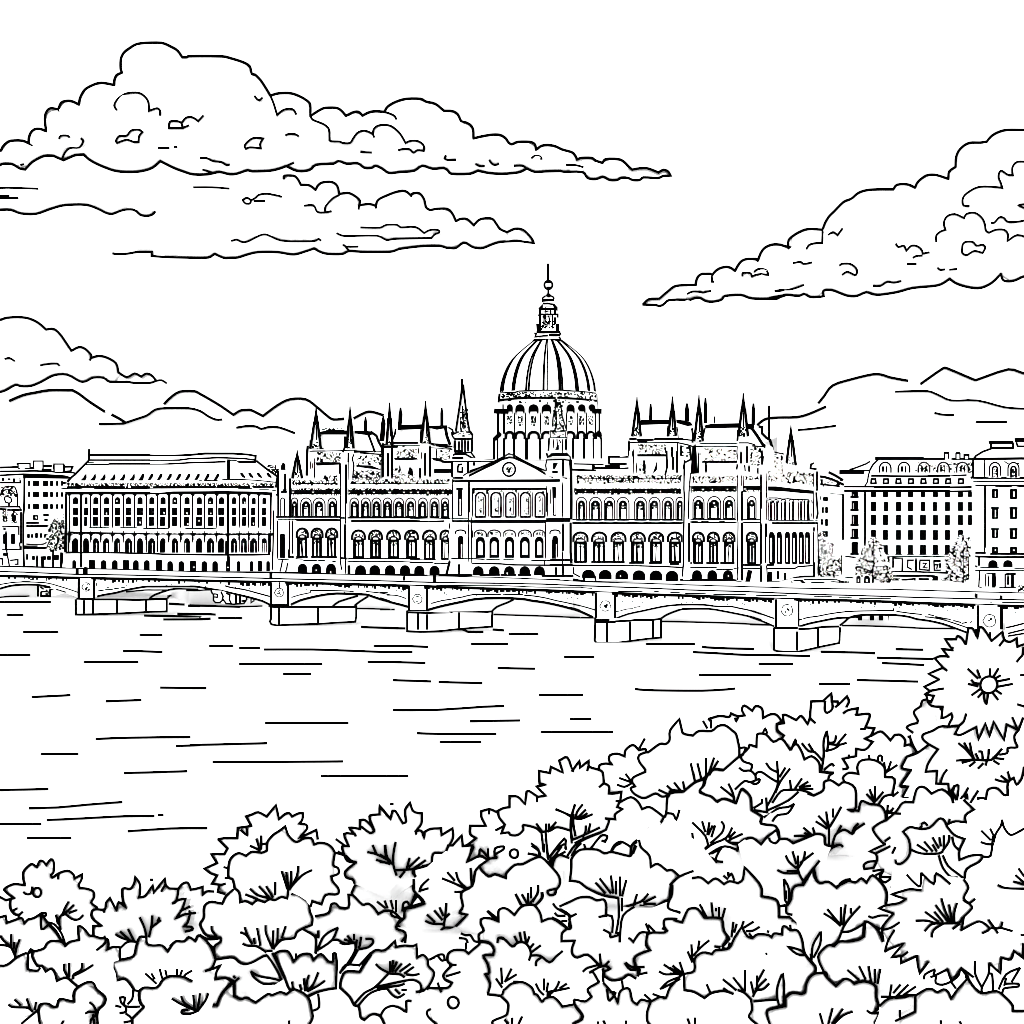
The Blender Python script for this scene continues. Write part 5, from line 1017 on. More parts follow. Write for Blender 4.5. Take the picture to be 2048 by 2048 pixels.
# ------------------------------------------------------------------ near-bank trees, back to front
# label | outline (! corner, ~ edge hidden behind a nearer crown) | inner strokes
TREES = r'''
low rounded tree just left of the jagged treetop that rises under the fifth pier|R2:80,280! 190,250 280,260 300,225! 360,250 430,245! 405,190 430,150 505,200! 540,155 600,180 610,270! 680,235 740,240 790,300! 745,330! 750,400 810,440 790,470~ 700,600~ 390,600~ 330,400~ 110,380~ 100,300|R2:30,300 70,370; 110,290 110,370; 340,270 350,300 370,260
small scalloped tree wedged between the flat-topped wide tree and the pair of crossed limbs|R1:470,770! 480,725 540,710 600,720! 570,680 580,630 650,615 720,640! 730,580 800,530 860,580! 920,570 930,600~ 1000,900~ 1150,1200~ 700,1070~ 690,985! 570,1000~ 520,900~ 510,800|R1:865,560 915,470; 520,900 475,940
pale tree filling the gap right of the jagged treetop, smooth double-humped top|R2:1650,445! 1740,400 1790,430 1840,485! 1880,435 R3:690,1110 740,1110 785,1160 780,1215! 840,1205 900,1280! 810,1320 775,1370 755,1430 840,1450! 740,1600 810,1610! 760,1710~ 840,1770~ 700,1850~ R2:1700,1100~ 1510,950~ 1380,880~ 1370,700~ 1500,600~|R3:810,1130 830,1125 840,1205; 760,1710 835,1705; 760,1400 790,1430
narrow tree between two larger ones, its right side hidden by the big rounded crown|R3:800,1320! 900,1285 1010,1205~ 1200,1300~ 1300,1800~ 700,1850~ 830,1705~ 760,1710! 810,1610! 740,1600! 840,1450! 755,1430 775,1370|R3:830,1130 860,1210 900,1280
slim wavy-sided tree at the left foot of the spiky tree with a round mark|R3:1000,765! 950,780 930,835 880,870 870,905 905,970 900,995! 840,1010 800,1040 860,1090~ 960,1200~ 1200,1200~ 1200,1030~|
big rounded tree near the right edge, under the spiky one|R3:1310,1020! 1200,1028 1120,1030 1050,1070 960,1105 955,1150 1010,1200! 1100,1250! 1040,1330 1000,1400 985,1465! 1090,1460! 1085,1580! 1200,1585! 1210,1660 1240,1700 1250,1770! 1300,1755 1350,1700 1400,1760 1450,1830! 1490,1800 1490,1720! 1555,1725 1560,1775! 1580,1650 1620,1625 1680,1630 1740,1690 1775,1690! 1778,1575 1830,1535 1860,1590 1900,1550 1920,1500 1935,1420~ 2050,1400~ 2050,900~ 1500,900~|R3:1880,1065 1840,1120 1850,1180 1868,1230 1780,1235 1770,1285 1700,1300; 1300,1190 1370,1250 1440,1330; 1355,1185 1400,1270; 1410,1185 1430,1290 1450,1340; 1280,1358 1410,1350 1600,1355 1640,1330 1720,1245; 1335,1380 1440,1350; 1465,1290 1490,1340; 1495,1270 1525,1275 1535,1345; 1595,1250 1585,1350; 1690,1285 1640,1340; 1630,1330 1740,1345; 1640,1360 1695,1395; 1575,1350 1565,1405; 1540,1385 1490,1435; 1460,1370 1405,1415; 1190,1445 1150,1500 1125,1580; 1215,1690 1250,1620 1300,1600 1285,1740; 1240,1650 1280,1740; 1395,1620 1350,1720 1400,1780; 1490,1650 1400,1790; 1380,1680 1390,1750; 1655,1540 1720,1560 1780,1560; 1710,1505 1770,1550; 1775,1465 1800,1545; 1840,1520 1800,1545
tall spiky-edged tree at the right edge with a sun-like round mark, overlapping the bridge|R3:1370,235! 1395,75! 1440,85 1485,175! 1500,65! 1540,80 1620,200! 1725,112! 1745,190 1800,210 1862,175! 1870,258! 1932,235 2050,230~ 2050,930~ 1925,945! 1880,1065! 1765,1010! 1740,1165! 1640,985! 1600,1130! 1560,1000! 1493,1160! 1470,1035! 1440,1050 1320,1110 1265,1100! 1310,1018! 1200,1030! 1215,990 1240,940 1230,905! 1170,940 1135,945! 1145,840! 1040,830 1000,780 1035,790! 1060,735! 975,715! 1025,690! 970,645! 1110,575! 1010,520! 1150,460! 1070,370! 1120,350 1200,350! 1140,280! 1240,290! 1170,185! 1275,185! 1290,155 1330,175|U:1310,1020 1315,1110; R3:1745,185 1695,250; 1150,460 1190,490; 1200,350 1200,362; 1240,270 1250,275; 1020,685 1100,670 1155,662; 1000,780 990,735 975,715; 1375,905 1350,980 1310,1018; 1820,940 1870,1055; 1120,865 1150,840; U:1925,1250 1915,1350 1880,1390 1840,1440; 1590,1740 1584,1695 1555,1650 1520,1632 1478,1628 1436,1640 1400,1665 1380,1700 1372,1740 1380,1785 1405,1820 1440,1838 1478,1842 1515,1835 1550,1815 1580,1780 1590,1740; 1210,1530 1340,1655; 1330,1540 1370,1650; 1495,1525 1495,1620; 1605,1525 1545,1625; 1630,1615 1570,1650; 1750,1660 1600,1690; 1785,1725 1600,1760; 1255,1670 1290,1710 1350,1720; 1215,1725 1340,1755; 1260,1870 1370,1790; 1340,1900 1410,1820; 1645,1855 1560,1800; 1530,1840 1600,1930; 1420,1840 1420,1920 1450,1980 1470,1850; 1885,1605 1960,1605; R3:1870,815 1935,835
jagged-topped tree with pointed tufts standing below the fifth bridge pier|R2:1060,270! 1075,110! 1190,105! 1270,30! 1275,110! 1330,110! 1340,140! 1420,60! 1440,110 1415,165~ 1385,225! 1430,195 1525,175! 1515,240! 1630,230 1640,260 1600,360! 1685,370! 1650,440 1590,470! 1670,500! 1600,575 1510,570! 1510,640! 1380,665! 1430,750 1380,765~ 1400,870~ 1340,920~ 1250,880~ 1290,800! 1170,790~ 1010,670~ 870,575! 790,470! 810,440! 750,390 745,330! 810,320! 800,240! 830,240 930,290! 980,250 1040,330!|R2:1210,110 1205,190 1230,220 1280,180 1275,100; 1060,270 1115,320; 1225,395 1240,500 1230,580; 1225,400 1195,490 1195,650 1170,790; 1315,440 1300,500 1240,510; 1410,425 1330,520; 1415,510 1340,530 1240,520; 1340,540 1290,570 1215,590; 985,515 1050,590 1110,600 1180,680; 1050,520 1100,600; 1200,770 1270,715 1295,735; 1340,140 1310,165; 1550,372 1600,372; 1510,235 1500,240; 1440,625 1440,650
round small-crowned tree with two twig fans, directly below the jagged treetop|R2:1390,880! 1385,840 1440,800 1530,810! 1520,740 1560,680 1680,675 1780,740 1790,840! 1880,860 1860,1010! 1780,1030 1730,1100~ 1700,1200~ 1540,1150~ 1505,1100~ 1510,960~|R2:1630,630 1640,670; 1720,680 1720,650 1740,632 1760,650 1755,690; 1780,700 1790,800; 1845,690 1820,760 1795,800; 1905,725 1800,795; 1610,1005 1690,1090; 1640,960 1685,1080; 1690,930 1690,1080; 1770,985 1700,1070; 1915,985 1860,1030
broad tree with a forked limb sweeping up from its left|R2:1100,1020! 1190,970 1200,890 1260,870 1340,920! 1400,890 1500,950 1510,1130! 1480,1170 1430,1155! 1530,1165! 1560,1075 1640,1100 1740,1115 1790,1180 1800,1260! 1670,1340~ 1640,1560~ 1700,1800~ 1240,1870~ 1230,1790! 1390,1640! 1220,1640! 1220,1580 1280,1520 1300,1500~ 1270,1510! 1210,1490 1200,1410 1130,1390 1070,1410 1000,1440 900,1480! 840,1440 770,1440! 740,1330 590,1290! 600,1220~ 700,1100~ 960,980~|R2:910,1410 1000,1410 1050,1430; 1000,1330 1080,1400; 1090,1330 1110,1390; 1010,1380 1060,1410; 1120,1270 1230,1340; 1145,1215 1240,1320; 1220,1175 1235,1280 1250,1330; 1280,1145 1285,1230; 1365,1130 1310,1230 1255,1320; 1245,1330 1250,1500; 1280,1500 1300,1420 1330,1380 1400,1350 1470,1390 1500,1350 1590,1290; 1365,1310 1330,1370; 1470,1390 1490,1330 1530,1290; 1310,1640 1260,1760 1300,1770 1400,1730; 1290,1760 1380,1645; 1280,1520 1350,1495 1380,1515; 700,1270 750,1210 850,1190 910,1100; 910,1100 850,1130 770,1140 690,1180; 620,1230 690,1160; 1815,1115 1800,1240; 1870,1140 1820,1190; 1932,1190 1830,1195; 1240,1790 1240,1850
large tree with a long double-lined limb fanning into twigs, centre right of the wood|R1:860,1450~ 840,1325! 940,1320! 970,1240 1030,1220 1070,1280! 1120,1200 1130,1060 1160,1000 1290,980! 1390,900 1490,860! 1480,920 1450,990 1540,1010 1620,1080! 1680,1050 1790,1090! 1840,960 1890,980 R2:490,1030 500,1160! 600,1220! 590,1290 720,1310 750,1345! 650,1420 590,1490! 510,1430 440,1440 370,1490~ 400,1700~ Q5:400,400~ 230,370~ 180,300~ 100,350~ R1:1250,1800! 1180,1740 1130,1745! 1040,1680 975,1710! 960,1600 880,1520 860,1450|R1:1130,1190 1190,1200 1220,1250 1250,1160; 1375,1280 1500,1410 1530,1520; 1470,1270 1500,1370; 1540,1280 1520,1400; 1570,1310 1530,1400; 1595,1310 1560,1420; 1655,1270 1680,1310 1660,1380 1550,1480; 1760,1330 1700,1430 1550,1500 1390,1640; 1790,1370 1730,1430; 1860,1390 1720,1460 1800,1480 1850,1480; R2:430,1440 370,1490 300,1480 250,1450; R1:1530,1500 1380,1650 1260,1790; 1820,1550 1690,1510 1560,1570 1400,1690 1260,1800; 1090,1490 1160,1520 1290,1520 1370,1590 1380,1640; 1115,1455 1180,1500; 1175,1440 1240,1500; 1270,1420 1280,1500; 1290,1440 1300,1500; 1320,1425 1360,1520; 1375,1385 1385,1500 1380,1600; 1160,1660 1220,1700 1260,1770; 1160,1660 1160,1700 1240,1780; 1510,1600 1600,1650 1600,1750; 1650,1530 1600,1640 1670,1660; 1560,1580 1660,1530; 1810,1560 1820,1500; 1380,1640 1250,1790; 1400,1720 1370,1800 1450,1810; 1850,1640 1810,1700 1815,1850
tree with a dense twig cluster at its right, left of the jagged treetop|R2:390,640! 300,680 220,775! 120,770 60,850 40,920 0,970 50,1010 110,1030 160,1075! 240,1050 350,1090! 400,960 440,975 490,1040 500,1160! 600,1220~ 650,1200~ 960,980~ 1040,1000! 1095,1020! 1190,970 1200,890 1250,870~ 1290,800! 1240,800 1160,790! 1150,700 1080,640 1010,670! 980,590 930,520 870,575! 790,470 710,500 640,430 570,420 550,430 545,550! 480,530 470,560|R2:390,640 420,690 500,720 490,780; 380,750 420,780 490,780 540,830; 540,860 540,810 590,790 680,850 740,885; 340,960 430,880 490,890 570,860 570,890 530,910 490,890; 200,935 320,1030; 275,905 320,1000 330,1070; 640,705 680,760 740,790; 745,690 755,870 740,950 690,1050 650,1120; 825,750 770,840; 870,760 780,880 730,990; 520,1140 600,1090; 595,1055 600,1090; 640,1040 650,1190; 520,1160 640,1180; 870,870 880,960; 985,855 920,950; 1045,885 960,940; 1070,925 960,940; 1095,955 960,960; 700,1090 780,980 860,965 960,965 1050,990 1095,1020; 660,1160 850,1070 950,985; 610,410 630,375 650,420; 880,580 920,480 930,530; 1240,870 1250,830 1285,805
widest flat-bottomed tree on the skyline, with one tall pointed tip and a fan of twigs|R1:930,600! 860,630 860,690 920,770 920,790! 810,840 790,880 820,930! 780,950 810,1000 880,1040 930,1040 1020,1000 1080,1030 1150,1020! 1170,970 1290,980! 1400,890 1490,850 1570,770 1680,770! 1830,640! 1830,560! 1800,430 1760,390 1690,340 1620,350 1560,395 1440,395 1380,440! 1290,420 1270,370 1250,280! 1160,390 1155,480 1120,520 1060,520 950,600|R1:650,915 720,935 790,900; 670,850 780,890; 730,810 790,890; 1050,965 1150,1010; 1130,925 1180,970; 1200,895 1260,970; 1285,885 1300,960; 1360,710 1400,880; 1385,800 1400,880; 1425,710 1460,850; 1505,660 1500,840; 1585,655 1530,820; 1625,685 1540,820; 1840,560 1890,560 1860,630
tree filling the hollow under the wide flat-bottomed one, a long diagonal limb rising through it|R1:680,1080! 780,1035 850,1080 890,1150! 960,1130 1040,1180 1090,1220~ 1120,1240~ 1070,1290~ 940,1330~ 900,1600~ 500,1650~ 200,1600~ 200,1450~ 540,1350~|R1:380,1550 490,1410 550,1410 540,1450 500,1460; 500,1455 540,1470; 330,1490 340,1530; 590,1560 620,1500 680,1465 740,1490 780,1520; 780,1590 790,1500 840,1450; 820,1500 800,1590; 170,1600 240,1500 340,1440 500,1370; 200,1620 250,1530 300,1480; 1070,1280 1120,1200
tree with one small round mark on its trunk side and a leafy sprig|S3:800,980! 850,960 925,900! 870,860 870,780! 1020,780! 980,700 975,640! 1060,620 1130,650~ 1300,900~ 1600,900~ 1560,1090! 1480,1100 1380,1150 1300,1160 1220,1240 1215,1285! 1110,1250 1050,1270 980,1210 970,1160 1040,1110! 960,1075 840,1130! 900,990 890,970|S3:1332,1050 1325,1080 1295,1092 1265,1078 1253,1050 1265,1020 1295,1008 1325,1020 1332,1050; 960,1070 970,1010 1050,1090; 1045,1000 1050,1090; 1110,1090 1110,1000 1190,980 1190,1010 1110,1060 1130,1090; 1040,1100 1130,1090; 1050,610 1050,670
ragged-topped tree at the left end of the high skyline, upright forked limbs inside|S3:1130,640! 1190,610 1250,600! 1250,495! 1330,500 1400,570! 1415,450! 1440,445 1525,500! 1600,490! 1510,400! 1600,385! 1540,370! 1535,250! 1640,270! 1650,210! 1765,265! 1730,150! 1810,120 1860,250! R1:215,780! 285,680! 290,750! 375,680! 380,740 470,770 510,800 520,900! 570,930 570,1000! 620,1000 690,985! 680,1065! 650,1130! 700,1150! 630,1200 630,1250! 530,1240! 570,1260 540,1350! 460,1390~ 300,1450~ 200,1450~ 200,1360! 100,1330 50,1330 0,1360 S3:1550,840! 1500,800 1385,775 1385,820 1330,870 1260,870 1240,845 1170,855! 1205,770! 1150,700 1140,650|S3:1115,825 1200,780; 1520,500 1520,550; 1700,625 1770,650 1840,690; 1885,575 1850,680 1840,800 1860,920; R1:55,1150 190,1210; 240,1105 215,1200 200,1360; 225,1200 225,1290 245,1410; 315,1105 260,1180 250,1240; 345,1155 270,1230; 360,1190 290,1240; 410,1200 300,1245 240,1240; 345,1310 340,1380 310,1420; 390,1290 370,1370; S3:1510,760 1560,830; 1605,760 1605,820; 1630,760 1630,830; 1700,745 1620,840; 1560,850 1580,1030; 1600,850 1620,1090; R1:210,1450 330,1400 480,1330; 240,1480 340,1430 500,1370; 200,1360 210,1480; 635,1075 680,1070; 475,940 520,900; 360,780 370,740
middle tree with a five-pronged twig fan rising from its lower edge|R2:370,1490~ 440,1440! 510,1430 590,1490! 650,1420 740,1350! 770,1440! 840,1440 900,1480! 1000,1440 1070,1410 1130,1390 1200,1410 1210,1490 1270,1510~ 1230,1600~ 1220,1640~ 1240,1860! 1160,1870 1120,1820 1100,1720! 1000,1850! Q5:1420,440 1350,450 1310,500 1300,590 1260,660~ 1170,720~ 980,560~ 800,250~|R2:670,1430 680,1460 730,1480 770,1440; 830,1600 860,1660 930,1720; 895,1560 930,1680; 940,1600 945,1700; 1015,1560 1000,1640 950,1720; 1095,1575 970,1670; 750,1740 820,1770 960,1770; 840,1750 950,1750; 940,1700 960,1780 1000,1850; 1155,1650 1090,1730 1000,1850
partly hidden tree behind three others, only its pale side showing left of the central trunk|Q4:545,240! 570,190 600,140 640,115 740,150~ 765,400~ 1260,700~ 1200,900~ 500,900~ 600,450~|Q4:340,20 420,80 430,140; 470,0 465,90; 500,0 520,170; 530,150 600,60 690,0; 520,200 600,110 660,30; 700,0 710,60; 300,100 380,120; 560,250 570,180
tree split by a straight upright trunk, a wide fan of bare twigs spreading|Q4:765,165! 800,110 870,60 1040,60 1120,100 1200,85 1390,130 1420,100~ R1:860,1450! 880,1520 960,1600 975,1710! 1040,1680 1130,1745! 1180,1740 1250,1800! Q4:1910,370 1840,430 1820,600! 1760,620 1640,685 1500,660~ 1320,700~ 1270,580! 1100,550 930,470 850,410 750,395! 765,250|Q4:1025,415 1130,530; 1070,370 1190,530; 1190,340 1215,530; 1245,400 1245,540; 1285,350 1290,560; 1355,390 1310,560; 1470,540 1440,640; 1590,535 1510,620 1320,680; 1670,565 1540,630; 1540,645 1670,640; 1320,710 1440,675 1640,685; 1200,75 1240,20 1300,-10; 1400,110 1410,20 1470,-20; 1430,100 1460,20
humped tree in the middle of the wood with a curled stub at its top right|S2:1560,1430! 1600,1350 1660,1340 1700,1270 1740,1260 1815,1330! 1870,1275 1932,1275! S3:60,1265 140,1290 200,1280! 220,1320! 320,1300! 320,1390 350,1420! 300,1550! 220,1600~ 190,1700~ S2:1545,1500~|S3:370,1440 430,1515 400,1550 300,1570; 380,1400 410,1350 480,1295; 400,1400 465,1385
three-peaked jagged tree left of centre on the lower skyline, fans of twigs in its middle|S2:1480,1040! 1470,980 1530,975! 1490,860 1590,860! 1540,800 1640,810! 1640,725! 1690,725 1750,780 1780,830! 1735,720! 1740,680 1830,670! 1830,580! 1932,710 S3:0,600 100,715! 120,635! 150,640 220,755! 250,740 240,630 290,555! 310,620 340,650 405,660! 400,760 345,830! 400,830 425,900! 430,840! 490,810 590,805! 595,870! 700,805! 705,900 650,1000 620,1040 540,1040 510,1060 500,1140! 440,1170 330,1200! 320,1240 380,1300~ S2:1932,1500~ 1590,1340! 1570,1300 1510,1280 1500,1220 1600,1135! 1520,1120|S2:1410,910 1500,975; 1590,860 1600,880; 1655,790 1740,850 1780,830; 1715,1035 1800,1055 1932,1120; 1765,970 1800,1050; 1885,970 1890,1060 1932,1120; 1800,1110 1932,1150; S3:50,970 70,1090 120,1150; 150,940 130,1050 130,1160 160,1260; 0,1060 90,1110; 0,1130 100,1140; 285,1095 260,1190; 380,1085 280,1180; 440,1115 330,1190; 150,1210 330,1200; 240,1220 190,1280; 410,1170 520,1150; 345,830 345,865; 97,568 130,572; 330,1210 340,1270 380,1300
tree in the centre foreground gap with two bare twig fans on its left side|S3:500,1140~ 640,1020! 660,970! 700,970! 790,870! 800,975! 890,970! 870,1060 840,1130! 960,1075 1040,1110! 960,1170~ 920,1220 900,1350 830,1390! 790,1430 810,1560 770,1620 840,1640! 735,1750! 760,1860~ Q3:1350,1180~ 900,1200! 830,1225! 820,1085! 780,1095 690,1110! 700,1000 700,950! 615,910 620,860 690,790! 700,700 780,680 900,640! 830,550! 790,500! 790,380~|S3:600,1290 700,1330 830,1390; 650,1230 720,1310; 735,1230 760,1310 830,1380; 720,1420 790,1415; 875,1190 885,1350; 640,1530 630,1650 615,1750; 575,1570 610,1650; 525,1600 600,1690; 455,1640 530,1710; 440,1700 500,1725 620,1730; 670,1630 620,1680; 590,1790 620,1765 730,1765; 470,1295 400,1360 380,1420; 465,1385 380,1410; Q3:775,940 700,1010 690,1080; 790,980 710,1050; 530,985 590,1040 600,1100 690,1040; 900,1060 870,1150; 970,1045 900,1150; 640,880 600,930
large central tree with a straight fan of seven twigs on its lower edge|S3:960,1170! 980,1210 1050,1270 1110,1250 1215,1285! 1220,1240 1300,1160 1380,1150 1480,1100 1560,1085 1650,1170 1730,1270 1735,1350 1700,1400! 1690,1440~ 1800,1600~ 1760,1800~ 950,1900~ 735,1750! 840,1640! 770,1620 800,1560 785,1430 890,1360 920,1220|S3:1700,1400 1690,1440 1640,1450 1620,1410 1700,1390; 1035,1605 1110,1680; 1310,1440 1370,1550; 1370,1445 1420,1530; 1430,1430 1435,1520; 1455,1375 1455,1480; 1525,1355 1520,1440 1440,1540; 1560,1425 1560,1480 1500,1550; 1430,1050 1500,1060 1540,1080; 1460,950 1530,1010 1540,1080; 1630,1090 1780,905 1790,1000; 1650,1150 1690,1090 1790,1030
spiky-rimmed tree rising behind the smooth cushion-shaped one, left part of the near wood|S2:270,910! 340,900 455,900! 460,800! 540,790 590,780! 540,690! 600,670 660,650 740,690! 830,580! 860,715! 920,665 960,660 985,690! 1050,660 1090,660! 1085,720 1055,760! 1120,770 1130,810 1050,900! 1220,820! 1235,910~ 1300,1000~ 1000,1500~ 450,1500~ 340,1440! 270,1420! 280,1350! 210,1340! 260,1260! 200,1240 140,1195! 260,1140! 205,1055! 330,1055! 360,1000!|S2:340,1340 280,1360; 490,820 550,870 545,800; 580,975 680,1020; 640,905 670,1000; 680,875 685,1010; 690,960 745,950
low bush-like tree touching the left edge, half hidden by the tree with a ringed mark|Q1:-60,560! 0,570 60,600 110,590~ 110,700~ 200,800~ -60,800~|
round tree with a small ring and a curved twig on it|Q1:40,490! 75,460 150,430 215,435 265,440! 250,380 250,300 300,240 345,215 395,250! 425,185 460,185 495,225! 545,165 575,190 575,300 550,330! 560,360 620,320 680,295 740,290 790,330 800,370! 880,325! 875,380 845,440 860,475! 930,480 1000,510 1010,570 980,630 1040,680! 1000,760~ 1000,1000~ 500,1000~ 240,800~ 200,765! 150,750 110,690 110,600 150,580! 90,540|Q1:440,520 432,550 410,568 385,568 362,552 352,520 362,490 385,473 410,474 432,490 440,520; 250,515 285,540 330,530 345,460; 180,692 140,715; 240,730 200,765; 200,765 200,790; 620,380 620,320; 600,760 640,880 650,920; 670,770 690,700 735,620; 680,760 790,655; 740,740 820,710; 700,750 770,805 840,810 890,765; 640,860 640,790 680,740
small tree right of the twin-peaked tree, with a scalloped step-like top|Q2:60,500~ 90,480! 130,430 190,415 225,490! 280,480 350,460! 350,545! 390,510 470,510~ 600,600~ 500,1100~ 100,1100~|
twin-peaked ragged tree, second from the left on the shore|Q1:1040,700! 1100,705 1130,690 1140,630 1180,580! 1195,610 1250,715! 1275,625 1350,685! 1320,620 1310,490 1340,475 1400,480 1440,420 1450,350! 1500,430 1500,540 1490,575! 1560,555 1640,440! 1650,520! 1770,370! 1780,440 1820,478 Q2:0,478 90,480! 80,560 60,620 20,640! 90,600 165,590! 130,700 60,800! 140,760 215,745! 190,840 150,885! 230,890 240,920 165,940~ 200,1100~ 0,1300~ Q1:1400,1400~ 1290,1240~ 1290,1110~ 1000,990! 1000,880! 1090,880! 1060,860 985,790 990,715|Q1:1615,385 1640,385; 1730,510 1770,440; 1100,700 1120,735; 1500,790 1550,900 1570,1000; 1635,770 1625,880 1600,1000; 1725,820 1620,900; 1710,790 1690,830; 1240,970 1310,1010 1450,1050; 1290,940 1400,1040; 1375,915 1440,1040; Q2:215,670 110,720; 275,740 200,750; 205,715 215,740
crown at the middle right with angular left notches and a loop of bark|R4:600,390! 530,420 475,470 500,530 560,600 590,620! 440,690! 500,715 510,780 480,850! 390,860! 385,820 430,790 500,785~ 560,880~ 660,930~ 700,1100~ 1300,1000~ 1300,600~ 1190,430! 1270,400 1370,410! 1370,340 1450,285! 1350,190~ 1250,220! 1230,160 1140,90 1040,130! 980,75 930,65 890,100 860,215! 760,220 700,300|R4:640,555 590,590; 640,640 500,710; 690,650 660,710; 620,300 660,320 740,325; 615,245 610,340 605,380; 670,270 640,320; 650,940 540,940 590,990 680,930 650,1040; 470,880 570,870 540,930; 500,920 560,890; 1215,380 1200,430; 1260,50 1250,100
tree with a curved bundle of ten twigs and a bent double stem|R4:690,770! 700,805 750,805 810,750 830,690 820,580 765,500! 830,455 920,470 1020,460 1110,375 1160,385 1190,450! 1260,530 1360,570! 1310,680 1310,770! 1420,730 1530,730 1500,790 1380,860 1360,960~ 1350,1100~ 640,1100~ 660,850~|R4:900,625 1000,690; 970,595 1050,690; 1050,555 1110,660; 1115,555 1130,640; 1160,535 1160,660; 1210,535 1205,600 1150,680; 835,670 940,710 1110,710 1150,690; 1050,625 1090,690; 1110,730 1150,850 1230,940 1290,940; 1150,730 1200,830 1300,910 1360,960; 1240,550 1260,630 1310,680; 940,430 970,410 1000,440; 920,470 950,440
smooth tree left of the leaf-shaped sprig, twig bundle at its right and an open valley|Q2:1420,910! 1540,980 1565,1030 1560,1170~ 1560,1260~ 1780,1500~ Q3:100,1360~ 210,1370~ 300,1210~ 600,1100~ 700,1060! 700,950 610,910 620,850 660,800! 560,770 540,720 470,720 410,750! 360,680 300,640 240,650 140,550 90,545! 90,680 0,680 Q2:1880,690 1820,680 1780,640 1730,650 1700,740 1560,775~ 1530,870~|Q2:1565,1030 1565,1180; 1580,1150 1630,1020 1700,950 1800,900; 1800,900 1740,1030 1600,1130; 1590,930 1590,1000 1560,975; Q3:0,1060 50,1075 160,1060; 45,1025 150,1060; 80,985 130,1050; 150,970 150,1030; 180,1030 165,1130; 225,1000 215,1080 200,1120; 275,1020 340,1020 355,1060 300,1110 200,1130; 165,1080 160,1150 70,1300 0,1380; 190,1140 110,1280; 700,1000 660,1050; 400,620 490,690; 480,610 510,690; 545,605 570,700; 605,605 600,730; 670,720 680,640 720,620 740,650; 460,715 560,720 650,800; 690,690 830,650 900,620 840,550; 770,640 830,560; Q2:1750,1030 1800,1030 1880,1070 1960,1060
broad plain tree with a single high peak, below and right of the large limb tree|Q5:0,440! 100,350 250,290~ 240,365! 330,360 410,420! 490,370 580,430! 640,400 730,420! 780,380 800,250! 860,310 950,410 985,480 985,560! 1130,590 1170,660 1175,780! 1310,790 1360,840 1440,840~ 1430,1000~ 500,1100~ Q4:1700,900~ 1570,900~ 1450,700~ 1640,685~ 1800,620! 1840,560 1850,450|Q5:1180,670 1250,660 1250,740 1310,760 1320,830; 575,340 620,380; 625,305 630,350 660,320 690,390; Q4:1820,600 1800,660 1820,700 1932,735 Q5:60,720 110,740
oval tree with short upright twigs on its crest and an angular limb at its right|Q4:1600,960! 1640,950 1760,950 1790,930! 1760,880 1770,810 1890,805 Q5:50,820 130,840! 190,710 240,690 300,700 370,790! 500,790 560,810 580,930 630,1000! 570,1090~ 460,1180~ 270,1200~ 260,1360~ 150,1400~ Q4:1800,1400~ 1490,1400! 1440,1240 1500,1180 1610,1140! 1570,1080 1580,980|Q5:320,650 390,780; 445,630 460,780; 495,690 490,720; 525,680 525,790; 590,690 560,800; 560,1110 640,1020; 560,1115 620,1120 640,1060; 480,1100 540,1110; 340,680 370,760; Q4:1740,905 1800,935
squat tree with a sprig of upright twigs on its right shoulder|Q3:1490,1040! 1490,970 1540,930 1510,860 1510,810! 1550,795 1620,800 1700,830! 1700,720 1740,690 1800,700 1870,760! Q4:155,760! 220,680 300,650 370,660 430,740 450,830! 560,800 700,890! 720,920! 665,960~ 660,1045~ 770,1130~ 1050,1290~ 1060,1480~ 950,1540~ 20,1600~ Q3:1580,1600! 1600,1480 1560,1400! 1600,1380 1580,1280 1540,1200 1640,1190! 1650,1130 1600,1060|Q3:1690,1060 1700,1010 1750,1010 1850,1100 1900,1060 1932,1050; 1590,720 1690,800; 1300,960 1350,980 1400,980 1440,1040 1480,1050; 1280,1010 1350,1020 1370,1060; 1350,1060 1345,1130; Q4:155,990 180,1040; 210,950 230,1050; 260,940 280,1070; 315,995 290,1060; 0,1010 60,1030 130,1100 190,1060 260,1060 310,1110 330,1180 310,1250; 360,1070 320,1120; 435,1090 340,1160; 320,1200 430,1200 530,1270 600,1210 670,1150; 385,1310 390,1260 440,1220; Q4:165,540 220,650; 235,540 290,640; 300,530 300,630; 325,465 330,580; 410,445 400,530 350,620; 455,520 455,580 390,650; 220,655 390,650; Q3:1500,1330 1560,1400; 1490,1510 1600,1515; 1560,1400 1610,1500
